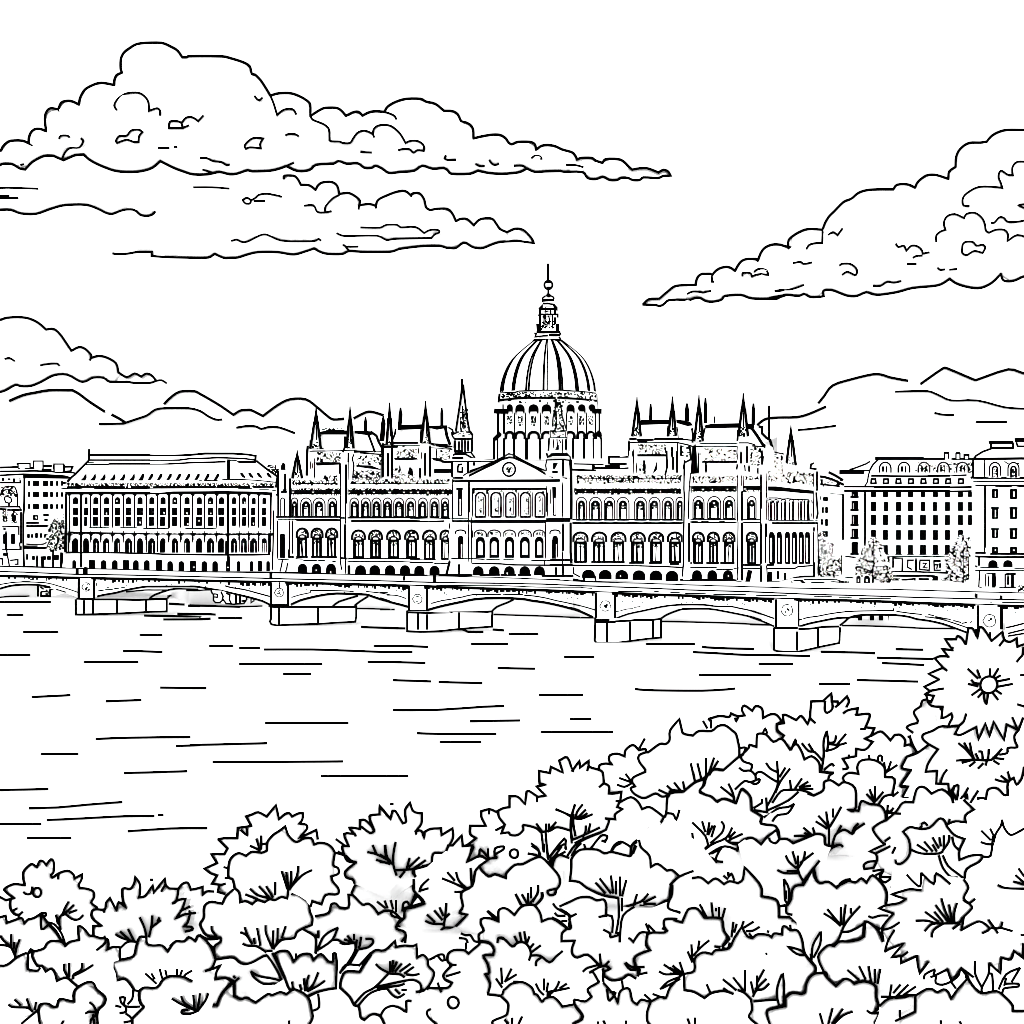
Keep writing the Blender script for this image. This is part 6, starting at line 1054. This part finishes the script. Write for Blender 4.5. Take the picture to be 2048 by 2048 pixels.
wavy tree right of the squat one, a straight trunk dropping to it and a thorny|Q4:640,670! 750,620 850,575 960,570 1040,605 1110,595 1140,650 1140,750~ 1215,950~ 1285,1000~ 1290,1030~ 1380,1010 1430,1050! 1500,955 1580,950! 1570,1090 1610,1140! 1500,1180 1440,1230 1460,1320~ 1480,1420~ 1460,1445! 1380,1405 1310,1450 1200,1465 1120,1420! 1100,1340~ 1050,1290! 940,1190 830,1220 780,1190 770,1130 800,1040! 660,1045! 665,960 720,910! 760,900 740,800~|Q4:570,640 610,690 750,770; 590,740 620,770 700,770; 640,700 740,760 740,890; 740,790 820,750; 560,790 640,830 720,900; 660,830 720,830; 1060,785 1200,775 1205,950; 1140,750 1140,780; 1110,920 1180,960 1190,1000 1290,970; 1240,960 1290,960; 1565,855 1610,960; 1590,870 1660,940; 1070,1180 1080,1280; 1170,1260 1130,1300; 890,1370 940,1330 1090,1290; 960,1380 1100,1310 1180,1340 1110,1380 1110,1490; 1130,1300 1160,1330; 1340,1280 1400,1350 1500,1340; 1350,1275 1420,1320 1550,1320; 1490,1400 1580,1380; 1460,1320 1500,1350 1480,1420; 1270,580 1275,780 1245,960; 1305,580 1310,720; 1440,675 1320,770 1290,960 1285,1050
shallow tree behind the leaning double trunk at the bottom left, one long leaf inside|Q2:490,1250~ 1100,1150~ 1260,1560~ 1250,1610! 1180,1590 1100,1620 1050,1610 920,1700! 820,1650 760,1665 690,1630! 690,1480! 600,1440 490,1450~|Q2:690,1480 740,1440; 680,1420 700,1440; 870,1370 960,1420 1130,1450 1200,1480; 870,1370 900,1430 1000,1500 1150,1500 1220,1560 1250,1600; 1040,1195 1110,1290 1170,1400 1200,1480; 1100,1170 1180,1330 1230,1440 1280,1560
wide tree left of the leaning double trunk|Q2:680,490! 600,560 560,640! 440,620 380,650 360,700 360,790 325,850 330,890 390,980 540,1010! 540,1050 470,1110 490,1240! 560,1230 680,1220 760,1280 860,1280 1000,1205 1040,1195~ 1110,1130! 1120,1110 1200,1030 1330,1010 1360,950 1420,910 1520,870! 1530,800 1500,720 1490,640 1440,590 1330,520 1300,540~ 1250,590~ 700,600~|Q2:445,885 450,930 500,1000 400,990; 430,1020 520,1020; 755,950 820,980 870,1060; 800,895 840,1000 880,1070; 900,1010 910,1070; 935,905 970,1090; 1025,875 1030,960 1100,1120; 1100,930 1105,1100; 1155,905 1150,1060 1110,1120; 1240,885 1200,1010; 780,1070 820,1090 930,1100 1030,1160; 1040,1150 1100,1150; 450,610 450,620; 1500,640 1500,590 1530,590
smooth cushion-shaped tree in front of the spiky-rimmed one, twig fans along its lower rim|S2:430,1385! 410,1300 370,1280 370,1180 385,1110 430,1060 480,1045 540,1070! 600,1030 690,1040 740,1020! 745,940 800,870 860,830 920,785! 950,870 1010,930 1050,930 1090,905 1170,900 1200,960! 1250,945 1320,955 1370,990 1400,1040! 1385,1160 1430,1190 1435,1240 1380,1265 1365,1270! 1380,1320 1430,1380 1435,1430 1400,1445 1310,1450 1270,1540! 1180,1510! 1165,1560~ 1120,1500~ 1060,1460~ 985,1425~ 945,1485! 880,1470 820,1500 770,1490 720,1520! 650,1500 600,1540! 540,1510 485,1520! 475,1430|S2:370,1280 335,1285; 370,1190 325,1180; 885,1220 940,1390; 930,1230 950,1380; 970,1220 975,1360; 1045,1170 1030,1270 960,1400; 1175,1210 1080,1260 960,1390; 950,1390 940,1480; 820,1325 820,1450; 735,1365 800,1470; 665,1365 770,1480; 580,1390 650,1450 760,1480; 535,1445 650,1490; 745,945 745,1020; 1400,1040 1500,1070 1560,1120 1610,1135; 1430,1030 1520,1080
flat layered tree at the left edge under the ringed tree|Q1:-60,800! 0,785 60,770! 75,845! 160,815 200,800 240,800 260,850! 300,810 360,795 440,745! 520,850 600,930 690,1090~ 300,1300~ -60,1300~|Q1:0,985 40,1040 110,1100 160,1200; 0,1085 60,1090 120,1110; 115,970 120,1090; 150,1055 150,1120; 210,1025 175,1120 160,1220; 440,745 445,915 520,865; 500,840 580,860 660,960 700,1080; 530,870 600,950 680,1070; 440,740 490,740 490,770 440,760; 600,760 620,860
rounded tree beneath the thorny fringe of the twin-peaked one, a zigzag leaf at its right|Q1:1250,1465! 1240,1390 1215,1330 1215,1260 1300,1240 1430,1205 1460,1100 1500,1000 1570,1000! 1580,1070 1640,1090 1740,1090 1800,1150! 1850,1070 Q2:0,1100 60,1045 150,1045 200,1000 270,1040! 310,980 400,1050 450,1130 490,1240! 450,1330 370,1365! 460,1340 545,1300! 500,1370 490,1450! 600,1440 660,1480! 560,1600 500,1730! 400,1730 330,1780 300,1850 280,1932~ 200,2000~ Q1:1500,2000~ 1440,1570! 1400,1510 1340,1450|Q1:1300,1110 1370,1050 1460,1050; 1290,1110 1290,1240; 1120,1315 1220,1350; Q2:320,975 400,1020 480,1020; 400,1060 460,1110
tree in the bottom left corner with a wide spray of twigs leaning right|Q1:-60,1310! 0,1305 50,1305 100,1280 160,1230 220,1195 300,1180 300,1340 400,1360~ 850,1500~ 830,1530~ 800,1700~ -60,1960~|Q1:90,1725 130,1750 220,1755 300,1760 350,1800; 155,1670 220,1730; 285,1660 330,1780; 385,1700 375,1780; 300,1180 300,1330 320,1350 400,1360 430,1330; 230,1930 300,1870 400,1790
slanting tree in the left foreground with a four-twig spray near its bottom|Q1:300,1180! 330,1130 370,1150 470,1120 500,1070 550,1040 660,1050 700,1090! 740,1055 790,1040 845,1030! 835,885! 870,885 920,930 960,980 1000,985 1080,1010 1120,1010! 1160,1030 1165,1100 1150,1135! 1210,1105 1290,1110! 1290,1240~ 1220,1265~ 1215,1330~ 1240,1390~ 1250,1465~ 1200,1900~ 850,1900~ 830,1530! 770,1480 730,1445 680,1440 610,1470! 590,1390 550,1340 490,1370! 450,1310 400,1310 345,1210 345,1150|Q1:690,1290 690,1360 730,1430; 740,1280 740,1430; 880,1280 870,1350 790,1400 780,1450; 995,1300 900,1360 800,1410; 1035,1140 1130,1060 1120,985
small tree boxed between the leaning double trunk and a straight stem, bottom left of centre|Q2:1120,1180! 1180,1150 1260,1150 1300,1200 1325,1260! 1400,1190 1500,1180 1540,1240! 1620,1180 1700,1260! 1750,1260 1750,1180 1780,1180 1790,1300 1780,1550! 1700,1560 1580,1590 1480,1630~ 1340,1560! 1280,1560 1230,1440|Q2:1310,1480 1320,1560; 1390,1510 1410,1570; 1435,1445 1450,1580; 1490,1410 1470,1480 1460,1580; 1590,1380 1540,1500 1470,1580; 1660,1470 1590,1520 1480,1580; 1355,1175 1350,1230
tree crossed by two slanting limbs ending in a thick brush of twigs, bottom centre left|Q3:0,1545! 10,1460 60,1370 210,1370! 300,1210 380,1140 480,1140 590,1040! 600,1105! 690,1090 780,1095 820,1080! 830,1220! 890,1190 940,1240 950,1310 1010,1380 980,1480 920,1560 850,1590~ 1000,1950~ 480,1950! 430,1850 340,1830 260,1890! 220,1860 200,1750 150,1730 100,1640|Q3:0,1390 60,1300 200,1300; 200,1310 330,1170; 210,1370 330,1190; 430,1850 480,1770 560,1740 640,1760 710,1800 710,1690 765,1690; 160,1710 260,1600 370,1540 520,1390; 200,1730 300,1620 400,1570 510,1550; 370,1540 640,1480 780,1460 860,1500 870,1570 820,1590; 385,1290 440,1340 520,1380; 535,1260 535,1370; 570,1250 555,1350; 610,1265 560,1370; 660,1285 590,1370; 755,1285 640,1370; 790,1320 690,1390; 520,1390 640,1400 690,1430; 710,1400 780,1410 850,1395; 400,1550 640,1520 690,1500; 510,1560 560,1620 620,1650 690,1610; 590,1560 640,1610; 660,1570 715,1565; Q3:940,1590 985,1640; 940,1580 970,1550 1050,1550; 965,1240 1060,1190 1110,1190 1120,1240 1090,1250 1050,1200; 960,1240 1010,1220
dome-shaped tree with a smooth double outline on the right|Q3:1150,1240! 1160,1180 1220,1140 1330,1140 1380,1175! 1430,1130 1490,1080 1500,1050! 1600,1065 1650,1130 1640,1190! 1540,1200 1580,1280 1600,1380 1560,1400! 1610,1500 1590,1600~ 1500,1950~ 1000,1950~ 900,1600~ 930,1560! 960,1545 1060,1550! 1160,1540 1200,1490! 1130,1460 1110,1400 1200,1300! 1160,1270|Q3:1275,1705 1262,1740 1235,1762 1200,1765 1170,1745 1155,1705 1165,1665 1195,1643 1230,1645 1262,1668 1275,1705; 1050,1490 1065,1540 1085,1590; 970,1775 940,1790 935,1830 970,1880 1040,1940; Q3:1245,1300 1170,1300; 1290,1375 1140,1420; 1180,1480 1140,1460; 1120,1240 1160,1240
rounded tree at the bottom, right of the ringed patch|Q3:1770,1560! 1840,1500 1932,1480 Q4:140,1480 250,1485 340,1540 370,1610! 400,1620 450,1690 480,1660 560,1640 620,1680 670,1745! 800,1720! 820,1760 880,1840 870,1890 780,1932~ 780,2000~ Q3:1640,1950! 1640,1900 1780,1840 1800,1780 1800,1710 1720,1630! 1590,1615 1590,1600~|Q3:1730,1330 1740,1500; 1840,1340 1770,1480; 1895,1400 1780,1470; 1675,1445 1740,1540; 1760,1560 1740,1620; Q4:385,1500 420,1570 470,1620; 475,1445 475,1570; 515,1490 500,1590; 635,1475 600,1550 510,1640; 715,1500 640,1550; 745,1545 600,1575 520,1590 510,1650; 50,1890 90,1932; 135,1870 130,1932; 235,1855 200,1932; Q3:1770,1885 1800,1932; 1850,1870 1850,1932
bottom-edge tree with a small triangular loop at its top, right of the rounded four-twig tree|Q4:800,1720! 800,1670 910,1690 980,1640! 940,1560 1050,1490 1060,1480! 1000,1380 960,1380~ 1110,1490! 1200,1590! 1240,1650 1265,1710! 1280,1600 1330,1555 1390,1560 1420,1680 1470,1720! 1520,1670 1610,1690 1720,1640! 1790,1650~ 1600,1800~ 1600,1950~ 800,1950~ 780,1932! 870,1890 885,1840 820,1750|Q4:1150,1560 1160,1660 1180,1680 1240,1600 1180,1590; 1310,1470 1320,1550; 1550,1615 1620,1680; 1640,1610 1720,1640; 1050,1910 1055,1940; 1110,1900 1130,1940; 1355,1900 1360,1940
half-cut tree on the bottom edge below the wide tree with leaf pairs|Q4:1620,1690! 1720,1640 1780,1650 Q5:0,1540 130,1400~ 155,1570~ 870,1680~ 880,1780~ 950,1950~ Q4:1620,1950! 1580,1900 1580,1800|Q4:1720,1560 1800,1480 1920,1430; 1740,1550 1932,1450; 1710,1370 1780,1400 1932,1390; 1760,1295 1900,1390; 1855,1305 1930,1380; Q5:0,1330 130,1400; 30,1310 140,1390; 105,1270 145,1390; 0,1390 110,1400; 190,1880 210,1932; 270,1870 275,1932
tall plain-sided tree with a five-twig spray halfway down, left of the big spiky foreground crown|Q5:1260,660! 1300,590 1310,500 1350,450 1430,440! 1530,280! 1560,370 1610,420 1700,405 1790,470! 1880,390 1932,385 R4:120,1030! 210,965 300,990 360,950 410,990! 470,920 560,1000 600,1060 610,1130 600,1200~ 660,1290~ 540,1440! 400,1370! 390,1500 340,1540 240,1560 100,1600 0,1640~ Q5:1560,1390~ 1450,1180~ 1370,930~ 1360,840~ 1310,790~ 1250,740~|Q5:1250,660 1250,740 1310,760; 1225,380 1235,600 1260,640; 1225,380 1275,480 1270,640; 1250,500 1250,590; 1190,660 1250,665; R4:0,1290 80,1340 160,1410; 35,1250 160,1400; 160,1230 165,1400; 210,1205 185,1400; 265,1240 260,1290; 350,1220 260,1320 190,1420 130,1560 50,1610; 180,1470 260,1460 400,1380; 390,1380 380,1500
wide tree with paired leaves on its right slope, three twig sprays along its lower edge|Q5:150,1395! 260,1360 265,1230 350,1165 450,1180! 490,1140 630,1120 690,1010 770,890! 830,990 885,1010! 940,970 1050,975 1090,1000! 1120,960 1200,970! 1210,890 1250,890 1290,925 1370,930 1420,1030 1450,1180 1560,1310 1560,1390! 1500,1430 1460,1510 1450,1590 1410,1610! 1310,1600 1240,1650 1240,1740! 1060,1780 1040,1830 1080,1932~ 950,1950! 850,1860 880,1780 870,1670! 800,1600 730,1570~ 680,1610! 580,1580 450,1600 370,1655! 260,1590 155,1570!|Q5:190,1155 240,1270; 230,1080 240,1250; 315,1040 300,1130; 420,1035 330,1110 250,1200; 660,1000 680,840; 715,860 690,950; 790,830 770,890; 895,835 790,900; 960,890 890,930 820,935; 1055,930 1050,950; 1040,1175 1030,1185; 1260,1100 1400,1140 1450,1190 1360,1180 1260,1100; 1520,1240 1530,1100 1580,1000 1620,950 1610,1080 1540,1220; 1510,1180 1520,1260; 395,1510 430,1590; 570,1455 710,1570; 680,1435 800,1590; 575,1550 630,1590; 800,1355 800,1580; 870,1480 900,1620; 930,1415 930,1540; 1010,1350 940,1480; 1035,1450 920,1560; 1065,1500 1000,1560 930,1570 890,1640; 900,1690 1000,1680 1150,1670; 1170,1730 1150,1640 1155,1530 1215,1400 1225,1740; 1290,870 1300,920 1340,920; 1450,1180 1480,1230 1560,1310; 640,1010 560,1110; 850,960 880,1000
low tree between the paired-leaf tree and the spiky foreground crown, bottom row|Q5:1650,1370! 1600,1260 1600,1180 1690,1090 1760,1095 R4:100,1600! 150,1560 240,1560 340,1540 385,1510! 400,1370! 440,1380 530,1460 570,1560~ 600,1650~ Q6:420,1150~ 750,1700~ 370,1750! 340,1640 340,1530 250,1480 170,1480 110,1500! 0,1450 Q5:1870,1450 1780,1520! 1690,1440 1680,1390|Q6:40,1355 160,1460; 165,1315 230,1450; 265,1315 290,1480; 330,1345 330,1490; 390,1345 360,1500
great spiky-sided tree in the right foreground, a large burst of bare twigs in its middle|R4:940,1065! 830,1055 750,1075 650,1105! 790,1150! 720,1190 600,1210 530,1240! 670,1290! 600,1370 550,1440~ 620,1560~ 585,1660! 640,1630 770,1580! 650,1715! 745,1700! 745,1770! 900,1700! 905,1780 925,1870! 1010,1755~ Q6:1000,1400~ 1110,1345! 1160,1460 1260,1340! 1330,1430~ 1480,1560~ 1560,1280! 1680,1390! 1690,1220! 1790,1240 1825,1150! 1932,1230~ 2050,1230~ 2050,400~ R4:1400,960~ 1000,900~ 960,950~|R4:680,1450 620,1550 590,1650; 730,1375 640,1430 550,1450; 430,1315 470,1330 540,1310 620,1310; 560,1460 575,1560; 1135,1145 1170,1260 1220,1370; 1080,1210 1200,1370; 980,1275 1110,1370; 1070,1275 1150,1370; 1210,1205 1230,1320 1240,1380; 1285,1190 1260,1280 1260,1380; 890,1360 1000,1360 1090,1385 1300,1380 1340,1330; 975,1460 1030,1400 1090,1385; 1040,1520 1060,1450 1150,1390; 1245,1440 1310,1390; 1330,1450 1350,1330; 1320,1455 1480,1370 1540,1380 1600,1440 1530,1480; 1590,1350 1640,1420 1680,1480; 1725,1370 1700,1430 1620,1430; 1700,1425 1820,1460; 1460,1150 1400,1190 1350,1160; 800,915 870,990 930,1025 940,895; 940,895 1060,1005 1085,900 1220,1005; 1350,960 1395,1040 1350,1140 1410,1200 1430,1240 1330,1340; 1680,1015 1760,1045 1932,1050 2000,1050; 1830,980 1932,1010; 1850,920 1932,990; 1880,855 1932,930; 1905,1500 1960,1500; 1925,1580 1920,1700 1932,1730; 810,1660 745,1710; 1630,545 1610,730 1540,740; 1640,600 1660,520 1710,440 1720,390 1740,460 1800,530 1880,500 1932,470; 1520,490 1610,580; 1605,470 1650,560; 1515,600 1580,620 1640,620
plain tree on the bottom edge under the low one|Q5:1240,1650! 1310,1600 1410,1610! 1450,1590 1460,1510 1500,1430 1560,1390 1650,1380! 1690,1440 1780,1525! 1870,1450 1932,1460 Q6:110,1500! 170,1480 250,1480 340,1530 345,1640 375,1750 340,1780~ 370,1800! 380,1840 330,1932~ 300,2000~ Q5:1080,1960! 1040,1830 1060,1780 1240,1740!|Q5:1610,1820 1640,1932; 1745,1765 1700,1932; 1855,1770 1740,1932; 1960,1800 1860,1840 1760,1932; Q6:250,1790 300,1820 380,1810; 300,1820 370,1770
bottom-edge tree with a comb of short slanting twigs, just left of the corner tree|Q6:380,1740! 480,1660 700,1620 770,1625~ 900,1800~ 760,1960~ 320,1960~ 375,1830~|Q6:400,1640 480,1640 560,1650; 510,1510 490,1640; 605,1510 530,1600; 690,1510 560,1640; 770,1530 640,1620; 550,1650 650,1645 700,1620; 595,1785 600,1860
bottom right corner tree with leaf loops and crossed blades along its top|Q6:770,1625! 880,1560 950,1560 1000,1590 1070,1560 1120,1590 1150,1660! 1220,1560 1330,1440! 1400,1540 1480,1600 1640,1580 1740,1650 1810,1730 1815,1790! 1960,1790~ 2050,1990~ 560,1990~ 550,1900! 700,1830 760,1800! 765,1650|Q6:1045,1895 1045,1940; 1245,1910 1260,1940; 860,1450 870,1400 970,1350 960,1400; 930,1430 1000,1400 1110,1345; 1110,1345 1150,1460; 990,1420 985,1490 1060,1510 1160,1470 1230,1410 1260,1340 1390,1430; 1150,1480 1200,1550; 1310,1440 1310,1400 1280,1360; 1405,1260 1410,1400 1480,1540; 1560,1280 1550,1400 1480,1540 1480,1600; 1560,1390 1590,1400 1600,1570; 1660,1560 1740,1400 1890,1330; 1890,1330 1800,1480; 1720,1500 1870,1500 1870,1530 1720,1550 1700,1600; 1740,1440 1720,1520; 1330,1430 1380,1520 1470,1600
wide tree on the bottom edge under the leaning double trunk|Q2:280,1960! 300,1850 330,1780 400,1730 500,1730! 560,1600 680,1490! 685,1630! 760,1665 820,1650 920,1700! 1050,1610 1100,1620 1180,1590 1250,1610! 1340,1560 1480,1640 1520,1780 1530,1870 1480,1960~|Q2:1590,1610 1600,1750 1530,1790; 1280,1900 1280,1950; 1480,1640 1580,1590
tree on the bottom left with a broad flat row of twigs and a second spray|Q1:1420,1870! 1540,1750! 1500,1700 1490,1590 1550,1540 1680,1540 1750,1450 1830,1420 Q2:0,1415 140,1425 230,1470~ 500,1500~ 400,2000~ Q1:1400,2000~|Q1:1560,1390 1680,1500; 1625,1390 1660,1450; 1715,1345 1740,1440; 1775,1355 1790,1420; 1900,1345 1900,1410; Q2:75,1345 75,1410; 130,1355 110,1410; 235,1360 150,1420 240,1470; 20,1660 120,1720 280,1790; 120,1635 150,1700 250,1770; 250,1625 265,1780; 320,1605 310,1700 290,1790; 410,1605 380,1680 300,1790; 190,1785 130,1785 130,1820 210,1825 300,1790; Q1:1280,1650 1340,1650 1340,1740 1500,1745; 1290,1650 1300,1700 1340,1740; 1430,1570 1420,1660 1370,1720; 1240,1735 1300,1750; 1285,1815 1350,1800 1350,1740; 1350,1820 1410,1870 1420,1950; 1330,1915 1410,1900; 1440,1570 1500,1580
round-topped tree on the bottom edge left, bulging right|Q1:430,1960! 410,1800 420,1740 450,1715 520,1715 570,1745 610,1745! 640,1665 760,1685 790,1690! 790,1600 830,1540 930,1485 1000,1490 1040,1560 1130,1640 1120,1720 1050,1800 1050,1960~|Q1:960,1700 1000,1730 1040,1800; 915,1820 960,1800 1030,1810; 1030,1840 980,1880 970,1930; 1000,1830 1010,1930; 680,1905 660,1932
'''
rows = [r.split('|') for r in TREES.strip().split('\n')]
N = len(rows)
random.seed(3)
bases = []
PIL = [Pillow(parse(r[1]), 100, 1, 26, 13) for r in rows]
def covered(x, y, i):
    if x < 2 or x > 2046 or y > 2050: return True
    for k in range(i + 1, N):
        q = PIL[k].poly
        if bool(poly_dist(np.array([x]), np.array([y]), q)[1][0]): return True
    return False
def trunk_spot(i, Y):
    """where a trunk can stand so that the crowns in front cover it"""
    p = PIL[i]; a = np.array(p.poly); x0, x1 = a[:, 0].min(), a[:, 0].max(); best = None
    for f in (.5, .42, .58, .34, .66, .26, .74, .2, .8):
        x = x0 + (x1 - x0) * f; ins = [y for y in np.arange(a[:, 1].min(), a[:, 1].max(), 4) if bool(poly_dist(np.array([x]), np.array([y]), p.poly)[1][0])]
        if not ins: continue
        yb = max(ins); ytop = (min(ins) + yb) / 2; y = ytop; want = ytop + 9.0 / Y * K
        while y < want:
            if not all(covered(x + dx, y, i) or bool(poly_dist(np.array([x + dx]), np.array([y]), p.poly)[1][0]) for dx in (-18, 0, 18)): break
            y += 6
        if best is None or y - ytop > best[2] + 5: best = (x, ytop, y - ytop)
        if y >= want: break
    return best
for i, (lab, outl, st) in enumerate(rows):
    Y = 176.0 - i * (112.0 / (N - 1))
    wpx = 4.9
    p = Pillow(parse(outl), Y, 1.25, 26.0, 13.0)
    x, ytop, ln = trunk_spot(i, Y)
    c = U(x, ytop, Y); gz = max(U(x, ytop + max(ln - 8, 20), Y)[2], 0.3)
    bases.append((c[0], Y, gz))
    t = thing('tree', lab, 'tree', (c[0], Y, gz), 'trees of the wood on the near slope')
    mb = MB(); p.body(mb); p.rim(mb, wpx * Y / Y, 0.42)
    mb.build('crown', t)
    if st.strip():
        sts = [q for q in strokes(st)]; grp = list(range(len(sts)))
        def find(a):
            while grp[a] != a: a = grp[a]
            return a
        for a1 in range(len(sts)):
            for a2 in range(a1 + 1, len(sts)):
                P1 = np.array([(q[0], q[1]) for q in smooth(sts[a1])]); P2 = np.array([(q[0], q[1]) for q in smooth(sts[a2])])
                if np.sqrt(((P1[:, None] - P2[None]) ** 2).sum(2)).min() < 15: grp[find(a2)] = find(a1)
        for g in sorted(set(find(a1) for a1 in range(len(sts)))):
            mb = MB()
            for a1 in range(len(sts)):
                if find(a1) == g: p.mark(mb, sts[a1], 4.8, 0.30)
            mb.build('branch', t)
    # trunk: tapered, from the ground up into the crown
    mb = MB(); n = 8; vs = []; zt = c[2] - 0.2; r0, r1 = 0.34, 0.16
    for k, (z, r) in enumerate(((gz - 0.3, r0 * 1.3), (gz + (zt - gz) * .5, r0), (zt, r1))):
        for j in range(n): vs.append((c[0] + r * math.cos(j * 2 * math.pi / n), Y + 0.35 + r * .6 * math.sin(j * 2 * math.pi / n), z))
    fs = [(k * n + j, k * n + (j + 1) % n, (k + 1) * n + (j + 1) % n, (k + 1) * n + j) for k in range(2) for j in range(n)]
    mb.add(vs, fs, 0); mb.build('trunk', t)

# near slope: ground that carries the trees, dropping to the river beyond them
B = np.array(bases); mb = MB(); vs = []; nx, ny = 60, 46

TX = np.arange(-40, 2100, 20.0); TOP = []
for q in PIL:
    a_ = np.array(q.poly); tp = np.full(len(TX), 9e9)
    ys_ = np.arange(a_[:, 1].min(), a_[:, 1].max(), 8.0)
    X_, Y_ = np.meshgrid(TX, ys_); _, ins_ = poly_dist(X_.ravel(), Y_.ravel(), q.poly); ins_ = ins_.reshape(X_.shape)
    for c_ in range(len(TX)):
        v_ = ys_[ins_[:, c_]]
        if len(v_): tp[c_] = v_.min()
    TOP.append(tp)
TOP = np.array(TOP); YT_ = np.array([176.0 - i * (112.0 / (N - 1)) for i in range(N)])
def z_limit(X, Y):
    if Y < 5: return 99.0
    px = 1024 + X / Y * K; w = 110.0 * 60 / Y
    if px < -400 or px > 2450: return 99.0
    near = YT_ < Y - 1
    env = TOP[near].min(0) if near.any() else np.full(len(TX), 9e9)
    m = (TX > px - w - 20) & (TX < px + w + 20)
    if not m.any(): return 99.0
    lim = min(float(env[m].max()), 2080.0) + 45
    return H - (lim - HY) / K * Y
nx, ny = 90, 70
gx = np.linspace(-90, 110, nx); gy = np.linspace(-10, 200, ny)
for y in gy:
    for x in gx:
        d2 = (B[:, 0] - x) ** 2 + (B[:, 1] - y) ** 2 + 16
        w = 1 / d2 ** 1.6; z = float((B[:, 2] * w).sum() / w.sum()); dm = math.sqrt(float(d2.min()))
        # keep below the line of sight of the crowns, fall away past the last trees
        z = z - 1.2 - 0.6 * max(0.0, dm - 7.0)
        if y < 60: z = min(z, 10 + (60 - y) * .05)
        vs.append((x, y, max(min(z, z_limit(x, y)), -1.5)))
fs = [(j * nx + i, j * nx + i + 1, (j + 1) * nx + i + 1, (j + 1) * nx + i) for j in range(ny - 1) for i in range(nx - 1)]
mb.add(vs, fs, 0); mb.build('near_slope', None, 'structure', label='wooded slope of the near bank')
# ------------------------------------------------------------------ camera, light
cam = bpy.data.cameras.new('camera'); co = bpy.data.objects.new('camera', cam); COL.objects.link(co)
co.location = (0, 0, H); co.rotation_euler = (math.radians(90), 0, 0)
cam.lens = 50; cam.sensor_width = 36; cam.shift_y = -(1024 - HY) / 2048.0
cam.clip_start = 0.5; cam.clip_end = 20000
sc.camera = co
w = bpy.data.worlds.new('World'); sc.world = w; w.use_nodes = True
nt = w.node_tree; bg = nt.nodes['Background']
EL, AZ = math.radians(15), math.radians(186)
# even white overcast: the drawing's sky is blank paper white
bg.inputs['Color'].default_value = (1.0, 1.0, 1.0, 1); bg.inputs['Strength'].default_value = 1.0
sl = bpy.data.lights.new('sun', 'SUN'); sl.energy = 3.0; sl.angle = math.radians(3); sl.color = (1.0, 1.0, 1.0)
so = bpy.data.objects.new('sun', sl); COL.objects.link(so)
d = Vector((math.sin(AZ) * math.cos(EL), math.cos(AZ) * math.cos(EL), math.sin(EL)))
so.rotation_euler = d.to_track_quat('Z', 'Y').to_euler(); so.location = (0, -50, 200)
sc.view_settings.view_transform = 'Standard'; sc.view_settings.look = 'None'
sc.view_settings.exposure = 0.6; sc.view_settings.gamma = 1.0
sc.cycles.pixel_filter_type = 'BOX'
sc.cycles.max_bounces = 6; sc.cycles.diffuse_bounces = 4
